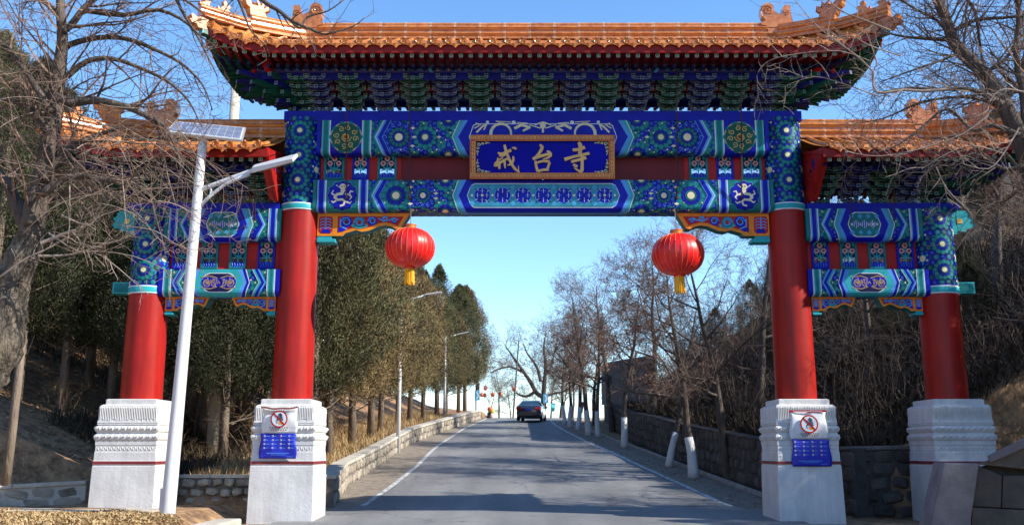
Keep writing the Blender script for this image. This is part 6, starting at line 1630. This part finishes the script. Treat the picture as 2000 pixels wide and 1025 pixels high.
for px, Y, sc, v in ((350, 27.5, .92, 4), (440, 28.5, .95, 4), (520, 30, .95, 4), (300, 28.5, .98, 4), (120, 28, .9, 4), (30, 27, .95, 4), (215, 30, 1.0, 4), (-40, 25, 1.0, 4), (400, 32, 1.0, 4), (170, 33, 1.0, 4), (480, 34, 1.0, 0)):
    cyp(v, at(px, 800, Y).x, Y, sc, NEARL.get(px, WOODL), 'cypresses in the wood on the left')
def fit(x, y): return max(.25, min(.95, ((x - (3.5 if y < 45 else -3)) / 1.45 - ground_z(x, y)) / 9.4))
WOODR = 'dark evergreen standing in the shaded thicket on the right bank'
for i in range(40):
    Y = rr.uniform(25, 60); x = xwr(Y) + rr.uniform(4.5, 21)
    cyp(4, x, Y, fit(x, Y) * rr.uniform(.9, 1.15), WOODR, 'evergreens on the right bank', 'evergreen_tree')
for x, Y, sc in ((14.5, 17.5, .82), (17.5, 20, .9), (17, 14, .85), (20, 24, .8), (16.5, 27, .75), (13.0, 26.5, .5), (21, 17, .9), (24, 12, .9), (12.5, 31, .62)):
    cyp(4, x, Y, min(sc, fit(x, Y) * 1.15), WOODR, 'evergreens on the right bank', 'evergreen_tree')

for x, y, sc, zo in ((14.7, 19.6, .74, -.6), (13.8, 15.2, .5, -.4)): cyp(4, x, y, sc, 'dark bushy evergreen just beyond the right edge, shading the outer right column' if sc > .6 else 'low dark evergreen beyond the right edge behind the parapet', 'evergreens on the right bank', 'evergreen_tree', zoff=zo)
# ---- thicket of bare stems on the right bank: one mass
def tile_mesh(name, mesh, xf, m, kind_name):
    co = np.empty(len(mesh.vertices) * 3); mesh.vertices.foreach_get('co', co); co = co.reshape(-1, 3)
    li = np.empty(len(mesh.loops), dtype=np.int32); mesh.loops.foreach_get('vertex_index', li); ls = np.empty(len(mesh.polygons), dtype=np.int32); mesh.polygons.foreach_get('loop_start', ls)
    V = []; Lx = []; Ls = []; nv = 0; nl = 0
    for (x, y, z, rz, s) in xf:
        c, q = math.cos(rz), math.sin(rz); p = co * s; V.append(np.stack([p[:, 0] * c - p[:, 1] * q + x, p[:, 0] * q + p[:, 1] * c + y, p[:, 2] + z], 1)); Lx.append(li + nv); Ls.append(ls + nl); nv += len(co); nl += len(li)
    V = np.concatenate(V); Lx = np.concatenate(Lx); Ls = np.concatenate(Ls); me = bpy.data.meshes.new(name)
    me.vertices.add(len(V)); me.vertices.foreach_set('co', V.ravel()); me.loops.add(len(Lx)); me.loops.foreach_set('vertex_index', Lx); me.polygons.add(len(Ls)); me.polygons.foreach_set('loop_start', Ls); me.update(calc_edges=True); me.materials.append(m)
    o = put(me, name, None); o['kind'] = 'stuff'; return o
def bush(seed, H=2.6, n=8):
    a = MB(); rr_ = random.Random(seed)
    for i in range(n):
        an = rr_.uniform(0, 2 * PI); d = Vector((math.cos(an) * .5, math.sin(an) * .5, 1)).normalized()
        br = grow(seed * 7 + i, None, None, H, .02, 4, (6, 4, 2), spread=1.15, up=.0, out=a, out2=a, segs=5, lenf=.55, start=.15, kink=.38)
        br(Vector((rr_.uniform(-.3, .3), rr_.uniform(-.3, .3), -.1)), d, H * rr_.uniform(.6, 1.1), .018, 1)
    return a.mesh('bush', [TWIG])
bm1 = bush(5)
xf = []
for i in range(190):
    Y = rr.uniform(23.5, 62); x = xwr(Y) + rr.uniform(.6, 13) ; 
    if Y > 46 and x < 9.2: x += 2.5
    xf.append((x, Y, ground_z(x, Y), rr.uniform(0, 6.3), rr.uniform(.45, 1.25)))
for i in range(26):
    Y = rr.uniform(18, 24); x = rr.uniform(11.6, 17); xf.append((x, Y, ground_z(x, Y), rr.uniform(0, 6.3), rr.uniform(.35, .8)))
tile_mesh('bare_thicket', bm1, xf, mat('thicket_shade_tone', (.035, .023, .018), .85, c2=(.085, .060, .046), scale=1.2), 'stuff')  # twig colour darkened, shade of the bank is put into it
xf = [] 
for i in range(46):
    Y = rr.uniform(23.5, 60); x = xwl(Y) - rr.uniform(.6, 3.0); xf.append((x, Y, ground_z(x, Y), rr.uniform(0, 6.3), rr.uniform(.15, .42)))
for i in range(50):
    Y = rr.uniform(26, 44); x = -rr.uniform(7, 22); xf.append((x, Y, ground_z(x, Y), rr.uniform(0, 6.3), rr.uniform(.2, .75)))
tile_mesh('undergrowth', bm1, xf, mat('undergrowth_twig', (.16, .10, .055), .85, c2=(.36, .24, .13), scale=1.2), 'stuff')

# ---- dry grass and fallen leaves
def scatter(name, n, fn, size, m, seed, flat=.35, tall=False):
    rg = np.random.default_rng(seed); P = np.array([fn(rg) for _ in range(n)]); a = rg.random(n) * 2 * PI; L = size * rg.uniform(.5, 1.4, n)
    if tall:
        tl = rg.uniform(.2, 1.3, n); d = np.stack([np.cos(a) * tl, np.sin(a) * tl, np.ones(n)], 1); d /= np.linalg.norm(d, axis=1)[:, None] ; s = np.stack([-np.sin(a), np.cos(a), np.zeros(n)], 1); W = L * .045
    else:
        d = np.stack([np.cos(a), np.sin(a), rg.normal(0, flat, n)], 1); s = np.stack([-np.sin(a), np.cos(a), rg.normal(0, flat, n)], 1); W = L * .28
    L = L[:, None]; W = W[:, None]
    V = np.stack([P - s * W * .6, P + s * W * .6, P + d * L * .6 + s * W, P + d * L], 1).reshape(-1, 3); idx = np.arange(n)[:, None] * 4
    F = np.concatenate([idx + np.array([[0, 1, 2]]), idx + np.array([[0, 2, 3]])], 0)
    me = bpy.data.meshes.new(name); me.vertices.add(len(V)); me.vertices.foreach_set('co', V.ravel()); me.loops.add(len(F) * 3); me.loops.foreach_set('vertex_index', F.ravel().astype(np.int32)); me.polygons.add(len(F)); me.polygons.foreach_set('loop_start', np.arange(len(F), dtype=np.int32) * 3); me.update(calc_edges=True); me.materials.append(m)
    o = put(me, name, None); o['kind'] = 'stuff'
STRAW = mat('straw', (.24, .155, .065), .85, c2=(.56, .40, .20), scale=5); LEAF = mat('fallen_leaf', (.15, .085, .04), .85, c2=(.42, .27, .14), scale=6)
def f_grass(rg):
    y = rg.uniform(13.5, 20.3); x = -6.3 - rg.random() * 8 * (y / 20); 
    if y > 18.9 and x > -7.4: y -= 1.6
    if y > 19.9 and x > -10.4: y -= .6
    return (x, y, ground_z(x, y) + .01)
scatter('dry_grass', 50000, f_grass, .052, STRAW, 1, .5)
def f_leaf(rg):
    y = rg.uniform(23, 48); x = xwl(y) - .5 - rg.random() ** 1.3 * 17; return (x, y, ground_z(x, y) + .015)
scatter('fallen_leaves', 30000, f_leaf, .10, LEAF, 2, .4)
def f_tuft(rg):
    y = 24 + rg.random() ** 1.4 * 40; x = xwl(y) - .5 - rg.random() * 2.4; return (x, y, ground_z(x, y))
scatter('dry_verge_grass', 16000, f_tuft, .30, STRAW, 3, tall=True)
def f_rl(rg):
    y = rg.uniform(23.2, 46); x = xwr(y) + .5 + rg.random() * 10; return (x, y, ground_z(x, y) + .015)
scatter('bank_leaf_litter', 12000, f_rl, .11, mat('leaf_shade_tone', (.05, .032, .018), .9, c2=(.16, .10, .055), scale=5), 4, .4)  # litter colour darkened to imitate the shade on the right bank
def f_sh(rg):
    y = rg.uniform(24, 60); x = xr_(y) + .15 + rg.random() * 1.2; return (x, y, zr(y) + .02)
def f_bb(rg):
    y = rg.uniform(16.5, 55); x = (xwr(y) if y > 22.9 else 10.9) + .4 + rg.random() ** 1.2 * 12; return (x, y, ground_z(x, y) - .02)
scatter('bank_brush', 45000, f_bb, .55, mat('dark_brush', (.022, .016, .010), .9, c2=(.070, .050, .030), scale=2), 7, tall=True)
def f_lb(rg):
    y = rg.uniform(25, 50); x = xwl(y) - 3.2 - rg.random() * (20 if y > 34 else 4); return (x, y, ground_z(x, y) - .02)
scatter('wood_brush', 18000, f_lb, .42, mat('dark_brush'), 8, tall=True)
scatter('roadside_leaves', 2500, f_sh, .06, LEAF, 5, .3)

# ================================================================== FOREGROUND TREES
def limb(pts, r, Y, tgt):
    """pts: (px, py[, Y]) in the photograph; returns a 3-D path"""
    P = []
    for q in pts: P.append(at(q[0], q[1], q[2] if len(q) > 2 else Y))
    C = []; Rr = []; n = 3
    for i in range(len(P) - 1):
        p0 = P[max(0, i - 1)]; p1 = P[i]; p2 = P[i + 1]; p3 = P[min(len(P) - 1, i + 2)]
        for k in range(n + (i == len(P) - 2)):
            t = k / n; C.append(.5 * ((2 * p1) + (p2 - p0) * t + (2 * p0 - 5 * p1 + 4 * p2 - p3) * t * t + (3 * p1 - p0 - 3 * p2 + p3) * t ** 3)); Rr.append(r[i] + (r[i + 1] - r[i]) * t)
    return C, Rr
def twiggy(seed, C, Rr, tr, tw, k, L, levels=4, nsub=(0, 5, 4, 3), spread=.95, up=.05, droop=.05, start=.1, sides=9, kink=.24, rf=.5, tm=.0035, lf=.6):
    tr.tube(C, Rr, sides, 0, cap=True)
    rr_ = random.Random(seed); a, b = tr, tw
    br = grow(seed, None, None, L, .02, levels, nsub, spread=spread, up=up, droop=droop, out=tr, out2=tw, kink=kink, lenf=lf, cut=1, twigmin=tm, minr=tm * .8)
    n = len(C) - 1
    for i in range(k):
        t = start + (1 - start) * (i + rr_.uniform(.1, .9)) / k; x = t * n; j = min(int(x), n - 1); q = C[j].lerp(C[j + 1], x - j); ax = (C[j + 1] - C[j]).normalized(); pr = Rr[j]
        s = ax.orthogonal().normalized(); s.rotate(Matrix.Rotation(rr_.uniform(0, 2 * PI), 3, ax)); an = spread * rr_.uniform(.5, 1.2); nd = (ax * math.cos(an) + s * math.sin(an)).normalized()
        br(q, nd, L * rr_.uniform(.5, 1.15), min(.022, max(.006, pr * rf)), 1)
def rough_trunk(mb, C, Rr, n, amp, seed):
    b = len(mb.v)
    for i, (p, r_) in enumerate(zip(C, Rr)):
        d = (C[min(i + 1, len(C) - 1)] - C[max(i - 1, 0)]).normalized(); a = d.cross(Vector((0, 1, 0))).normalized(); c = d.cross(a)
        for j in range(n):
            q = 2 * PI * j / n; v = Vector((math.cos(q) * 1.6, math.sin(q) * 1.6, i * .22 + seed)); k = r_ * (1 + amp * noise.noise(v) + amp * .5 * noise.noise(v * 3.1)); mb.v.append(tuple(p + (a * math.cos(q) + c * math.sin(q)) * k))
    for i in range(len(C) - 1):
        for j in range(n): j2 = (j + 1) % n; mb.f.append((b + i * n + j, b + i * n + j2, b + (i + 1) * n + j2, b + (i + 1) * n + j)); mb.m.append(0)
YL = 12.5
OLDB = mat('old_bark', (.028, .024, .018), .95, c2=(.17, .14, .105), scale=9, bump=5, bscale=22, stretch=(1, 1, .3), thr=(.36, .60))
def foreground_left():
    root = empty('old_gnarled_tree', tuple(at(-70, 980, YL)), 'old gnarled bare tree at the left edge, branches tangled before the left roof', 'tree')
    root.location = (0, 0, 0); base = at(-60, 985, YL); root.location = (base.x, YL, .2)
    off = Vector(root.location); tr, tw, pale, bk = MB(), MB(), MB(), MB()
    C, Rr = limb([(-70, 990), (-62, 860), (-34, 745), (2, 680), (12, 610), (22, 550), (45, 500), (62, 455)], [.24, .24, .25, .28, .27, .21, .19, .17], YL, tr)
    C2 = []; R2 = []
    for i in range(len(C) - 1):
        for k in range(3): C2.append(C[i].lerp(C[i + 1], k / 3)); R2.append(Rr[i] + (Rr[i + 1] - Rr[i]) * k / 3)
    rough_trunk(bk, C2, R2, 26, .30, 3)
    main, rm = limb([(58, 468), (72, 400), (88, 320), (104, 230), (112, 160), (122, 80), (118, 10), (125, -90), (150, -200)], [.17, .14, .13, .12, .10, .075, .06, .045, .02], YL, tr); 
    twiggy(1, main, rm, tr, tw, 34, 1.5, sides=10, nsub=(0, 5, 4, 3)); 
    # fork to the left and others
    L = [([(60, 455), (30, 395), (15, 360), (-20, 320)], [.13, .09, .07, .05], 8, 1.2), ([(62, 440), (60, 400), (85, 350), (130, 300), (150, 280), (230, 250, 12.0)], [.10, .085, .07, .055, .045, .02], 18, 1.3),
         ([(108, 190), (139, 201), (184, 196), (246, 209), (287, 228), (320, 246), (345, 290), (352, 330)], [.07, .062, .055, .045, .036, .03, .018, .01], 26, 1.1),
         ([(118, 110), (135, 88), (193, 74), (246, 76), (295, 94), (352, 123), (395, 165), (415, 215)], [.055, .045, .038, .033, .028, .022, .014, .008], 22, .8),
         ([(120, 60), (139, 49), (164, 16), (184, 0), (230, -40)], [.06, .05, .042, .036, .02], 18, 1.2),
         ([(130, 150), (170, 120), (220, 115), (290, 140), (335, 165), (370, 200), (395, 250)], [.045, .038, .03, .025, .02, .014, .007], 16, .8),
         ([(115, 30), (70, -10), (20, -30), (-40, -60)], [.05, .04, .03, .02], 12, 1.2), ([(95, 260), (60, 215), (20, 195), (-30, 200)], [.06, .045, .035, .03], 16, 1.1), ([(100, 220), (50, 140), (10, 90), (-30, 60)], [.05, .04, .03, .02], 16, 1.2),
         ([(160, 20), (240, 30), (310, 20), (370, 50), (400, 100), (425, 150)], [.04, .034, .028, .02, .014, .007], 14, .7), ([(200, -30), (300, -20), (360, 0), (400, 30)], [.04, .03, .02, .01], 10, .7),
         ([(80, 380), (140, 345), (200, 350), (260, 370), (300, 400)], [.06, .045, .032, .02, .01], 20, .9), ([(75, 410), (120, 380), (170, 372), (230, 395)], [.05, .04, .03, .012], 14, .8)]
    for i, (p, r_, k, ll) in enumerate(L):
        C, Rr = limb(p, r_, YL - .3 * (i % 3) + .2, tr); twiggy(20 + i, C, Rr, tr, tw, int(k * .52), ll * 1.0, nsub=(0, 5, 4, 2), kink=.17)
    # branch over the main roof, from the top edge
    for i, (p, r_, k) in enumerate((([(330, -160, 13), (420, -80, 13), (511, 0, 13), (544, 21, 13), (572, 42, 13), (614, 60, 13), (638, 67, 13), (689, 52, 13), (712, 35, 13)], [.06, .05, .036, .030, .026, .02, .016, .010, .006], 10), ([(556, 30, 13), (585, 55, 13), (600, 34, 13), (640, 22, 13), (672, 0, 13)], [.02, .018, .015, .011, .008], 6), ([(440, -60, 12.6), (470, 10, 12.6), (490, 60, 12.6), (520, 90, 12.6)], [.03, .02, .012, .005], 5), ([(330, -60, 12), (345, 0, 12), (380, 60, 12), (420, 90, 12)], [.03, .025, .015, .006], 8))):
        C, Rr = limb(p, r_, 13, tr); twiggy(60 + i, C, Rr, tr, tw, k, .55, levels=3, nsub=(0, 3, 2))
    # pale weeping shoots in the lower crown
    rr_ = random.Random(9)
    for i in range(120):
        px = rr_.uniform(60, 330); py = rr_.uniform(200, 400); q = at(px, py, YL + rr_.uniform(-.7, .5)); dx = rr_.uniform(.3, 1.3) if rr_.random() < .75 else rr_.uniform(-.8, .2); P = [q]; dz = rr_.uniform(-.2, .25); d = Vector((dx, rr_.uniform(-.3, .3), dz)).normalized(); n = 7
        Ls = rr_.uniform(.5, 1.25)
        for k in range(n): d = (d + Vector((rr_.uniform(-.12, .12), 0, -.16 if i % 3 else .02))).normalized(); P.append(P[-1] + d * Ls / n)
        r0 = rr_.uniform(.004, .009); pale.tube(P, [r0 * (1 - .7 * k / n) for k in range(n + 1)], 4, cap=False)
    for p, r_ in (([(75, 500), (140, 497), (200, 478), (235, 470)], [.016, .014, .010, .006]), ([(0, 540), (50, 505), (100, 482), (170, 440)], [.013, .012, .01, .006]), ([(95, 455), (150, 490), (200, 500), (290, 575)], [.012, .010, .008, .004]), ([(205, 520), (185, 492), (260, 500), (330, 530)], [.006, .006, .005, .003]), ([(80, 475), (130, 455), (148, 450)], [.025, .022, .018]), ([(230, 440), (300, 450), (340, 475), (360, 480)], [.008, .007, .005, .003]), ([(120, 420), (170, 440), (200, 420), (290, 395)], [.014, .012, .009, .004])):
        C, Rr = limb(p, r_, YL - .5, pale); twiggy(int(sum(r_) * 1e4), C, Rr, pale, pale, 6, .5, levels=3, nsub=(0, 3, 2))
    def rel(mb): mb.v = [(a - off.x, b - off.y, c - off.z) for a, b, c in mb.v]; return mb
    rel(bk).build('trunk', OLDB, root, smooth=True); rel(tr).build('limb', BARK, root, smooth=True); rel(tw).build('twigs', TWIG, root)['kind'] = 'stuff'; rel(pale).build('pale_shoots', TWIGP, root)['kind'] = 'stuff'
foreground_left()
# thin stem at the left edge
p = at(12, 935, 15.5); mb = MB(); q = at(36, 740, 15.5); mb.tube([(0, 0, -.1), ((q.x - p.x) * .5, 0, (q.z - p.z) * .5), (q.x - p.x, 0, q.z - p.z), ((q.x - p.x) * 1.35, 0, (q.z - p.z) * 1.5)], [.075, .07, .06, .05], 10); o = mb.build('bare_sapling', CYB, smooth=True, loc=tuple(p)); tag(o, 'thin bare stem below the gnarled trunk at the left edge', 'tree')
YR = 14.0
def foreground_right():
    b = at(2110, 980, YR); root = empty('leaning_bare_tree', (b.x, YR, -.1), 'dark bare tree leaning in from the right edge over the right roof', 'tree'); off = Vector(root.location); tr, tw, pale = MB(), MB(), MB()
    main, rm = limb([(2110, 990), (2090, 700), (2055, 480), (2020, 345), (1992, 270), (1958, 200), (1930, 152), (1888, 112), (1862, 82), (1850, 45), (1828, -5), (1800, -80)], [.22, .20, .17, .15, .14, .115, .105, .095, .09, .08, .07, .05], YR, tr)
    tr.tube(main, rm, 12, 0)
    C, Rr = main[14:], rm[14:]; twiggy(200, C, Rr, tr, tw, 26, 1.3)
    L = [([(1850, 78), (1800, 75), (1765, 72), (1720, 62)], [.035, .03, .02, .01], 10, .9), ([(1862, 62), (1905, 40), (1960, 35), (2020, 30)], [.035, .03, .025, .02], 14, 1.1), ([(1958, 205), (1900, 176), (1830, 175), (1780, 172), (1720, 180)], [.06, .035, .025, .018, .010], 22, .8),
         ([(1965, 215), (1920, 195), (1870, 190), (1800, 200), (1730, 230), (1680, 240)], [.05, .03, .024, .018, .011, .006], 22, .8), ([(1915, 150), (1870, 110), (1840, 118), (1790, 135), (1720, 160)], [.035, .028, .02, .014, .008], 18, .9), ([(1990, 265), (1940, 245), (1900, 255), (1850, 212), (1800, 250), (1740, 290), (1690, 300)], [.05, .035, .028, .022, .018, .012, .006], 16, .7),
         ([(1890, 0), (1905, 25), (1912, 70), (1920, 130)], [.03, .026, .022, .015], 16, 1.0), ([(2005, 300), (2000, 200), (1985, 110), (1990, 30), (1975, -40)], [.07, .06, .05, .04, .02], 26, 1.1), ([(2020, 340), (2030, 250), (2040, 150)], [.06, .05, .03], 14, 1.1), ([(1960, 200), (1990, 160), (2010, 90)], [.05, .04, .025], 14, 1.0),
         ([(1925, 140), (1960, 120), (1990, 70), (2000, 20)], [.035, .03, .02, .012], 14, 1.0), ([(2010, 320), (1960, 330), (1900, 300), (1850, 330)], [.04, .028, .018, .008], 14, .8), ([(1875, 98), (1830, 40), (1790, 20), (1745, -10)], [.03, .024, .018, .01], 14, .9), ([(2030, 380), (1990, 330), (1950, 290), (1905, 310), (1870, 400), (1868, 440)], [.05, .03, .02, .012, .007, .004], 10, .6)]
    for i, (p, r_, k, ll) in enumerate(L): C, Rr = limb(p, r_, YR - .35 * (i % 3) + .3, tr); twiggy(220 + i, C, Rr, tr, tw, int(k * .75), ll * .9, kink=.18)
    # forked twig that crosses the main roof's corner
    for i, (p, r_, k) in enumerate((([(1850, 175, 13.5), (1800, 178, 13.5), (1765, 176, 13.5), (1712, 180, 13.5), (1706, 140, 13.5), (1712, 120, 13.5), (1690, 60, 13.5)], [.026, .022, .02, .02, .015, .011, .006], 9), ([(1706, 142, 13.5), (1680, 115, 13.5), (1640, 85, 13.5), (1600, 55, 13.5), (1560, 10, 13.5), (1530, -30, 13.5)], [.014, .012, .010, .008, .006, .004], 10), ([(1700, 120, 13.5), (1640, 100, 13.5), (1560, 105, 13.5), (1500, 120, 13.5), (1478, 150, 13.5), (1490, 175, 13.5)], [.008, .008, .006, .005, .004, .003], 8), ([(1720, 190, 13.2), (1650, 165, 13.2), (1590, 150, 13.2), (1530, 170, 13.2)], [.010, .008, .006, .003], 8), ([(1740, 60, 13), (1690, 40, 13), (1640, 20, 13), (1600, -20, 13)], [.012, .010, .008, .005], 10), ([(1760, 110, 13), (1700, 90, 13), (1660, 70, 13), (1620, 78, 13)], [.010, .008, .006, .004], 8))):
        C, Rr = limb(p, r_, 13.5, pale); twiggy(260 + i, C, Rr, pale, pale, k, .55, levels=3, nsub=(0, 3, 3), tm=.003)
    # pale twigs low over the right eave
    for i, (p, r_) in enumerate((([(1930, 225, 13), (1880, 262, 13), (1800, 290, 13), (1720, 305, 13), (1660, 298, 13)], [.016, .013, .010, .007, .004]), ([(1960, 300, 13), (1900, 285, 13), (1850, 300, 13), (1800, 330, 13)], [.012, .010, .007, .004]), ([(1990, 250, 13), (1960, 300, 13), (1930, 330, 13), (1880, 320, 13)], [.012, .01, .008, .005]), ([(1828, 325, 13), (1850, 370, 13), (1890, 410, 13), (1900, 425, 13)], [.008, .008, .006, .003]), ([(2000, 180, 13), (1960, 175, 13), (1935, 195, 13), (1925, 240, 13)], [.014, .012, .010, .005]))):
        C, Rr = limb(p, r_, 13, pale); twiggy(280 + i, C, Rr, pale, pale, 10, .6, levels=3, nsub=(0, 3, 3))
    def rel(mb): mb.v = [(a - off.x, b - off.y, c - off.z) for a, b, c in mb.v]; return mb
    rel(tr).build('trunk', BARK, root, smooth=True); rel(tw).build('twigs', TWIG, root)['kind'] = 'stuff'; rel(pale).build('pale_twigs', TWIGP, root)['kind'] = 'stuff'
foreground_right()
def old_limb_tree():
    Y = 86.0; b = at(1061, 818, Y); root = empty('old_bare_tree', (b.x, Y, zr(Y) - .3), 'old bare tree with one long limb reaching left above the sedan', 'tree'); off = Vector(root.location); tr, tw = MB(), MB()
    for i, (p, r_, k, ll) in enumerate((([(1062, 825), (1061, 790), (1062, 768), (1063, 745), (1066, 715), (1062, 680), (1066, 650)], [.30, .24, .22, .19, .14, .09, .04], 16, 2.6), ([(1061, 775), (1048, 767), (1036, 745), (1022, 725), (1008, 705), (996, 688), (985, 672)], [.21, .20, .18, .15, .11, .07, .03], 20, 2.6),
        ([(1045, 764), (1034, 772), (1022, 773), (1008, 767), (1003, 762)], [.15, .13, .10, .07, .03], 8, 1.6), ([(1062, 775), (1080, 768), (1100, 764), (1125, 750)], [.16, .12, .08, .04], 10, 2.0), ([(1024, 727), (1012, 722), (995, 716), (975, 720), (958, 728)], [.13, .11, .09, .06, .03], 12, 1.8), ([(1064, 735), (1076, 715), (1082, 690), (1090, 660)], [.13, .1, .07, .03], 12, 2.4), ([(1056, 745), (1048, 715), (1030, 690), (1022, 670)], [.16, .12, .08, .04], 12, 2.2))):
        C, Rr = limb(p, r_, Y, tr); twiggy(400 + i, C, Rr, tr, tw, k, ll, tm=.010, nsub=(0, 6, 5, 4))
    for mb in (tr, tw): mb.v = [(a - off.x, b_ - off.y, c - off.z) for a, b_, c in mb.v]
    tr.build('trunk', BARK, root, smooth=True); tw.build('crown', TWIG, root)
old_limb_tree()
# bare trees out of frame on the right whose twigs dapple the road
for i, (x, y, v, sc) in enumerate(((13.0, 20.5, 0, 1.15), (11.8, 15.5, 2, 1.1), (13.5, 12, 3, 1.2))):
    add_tree(v, (x, y, ground_z(x, y) - .1), i * 2.1, sc, 'bare_tree', ['bare tree just beyond the right edge beside the outer pedestal', 'bare tree beyond the right edge beside the parapet', 'bare tree beyond the right edge in front of the parapet'][i], 'tree', None, False)
print('TRI', {k: sum(len(o.data.loops) - 2 * len(o.data.polygons) for o in bpy.data.objects if o.type == 'MESH' and o.name.startswith(k)) for k in ('bare_thicket', 'undergrowth', 'twigs', 'crown', 'bracket', 'bank')}, sum(len(m.loops) - 2 * len(m.polygons) for m in bpy.data.meshes))
print('MESHES', len(bpy.data.meshes), 'OBJ', len(bpy.data.objects), 'TRIS', sum(len(m.polygons) for m in bpy.data.meshes))
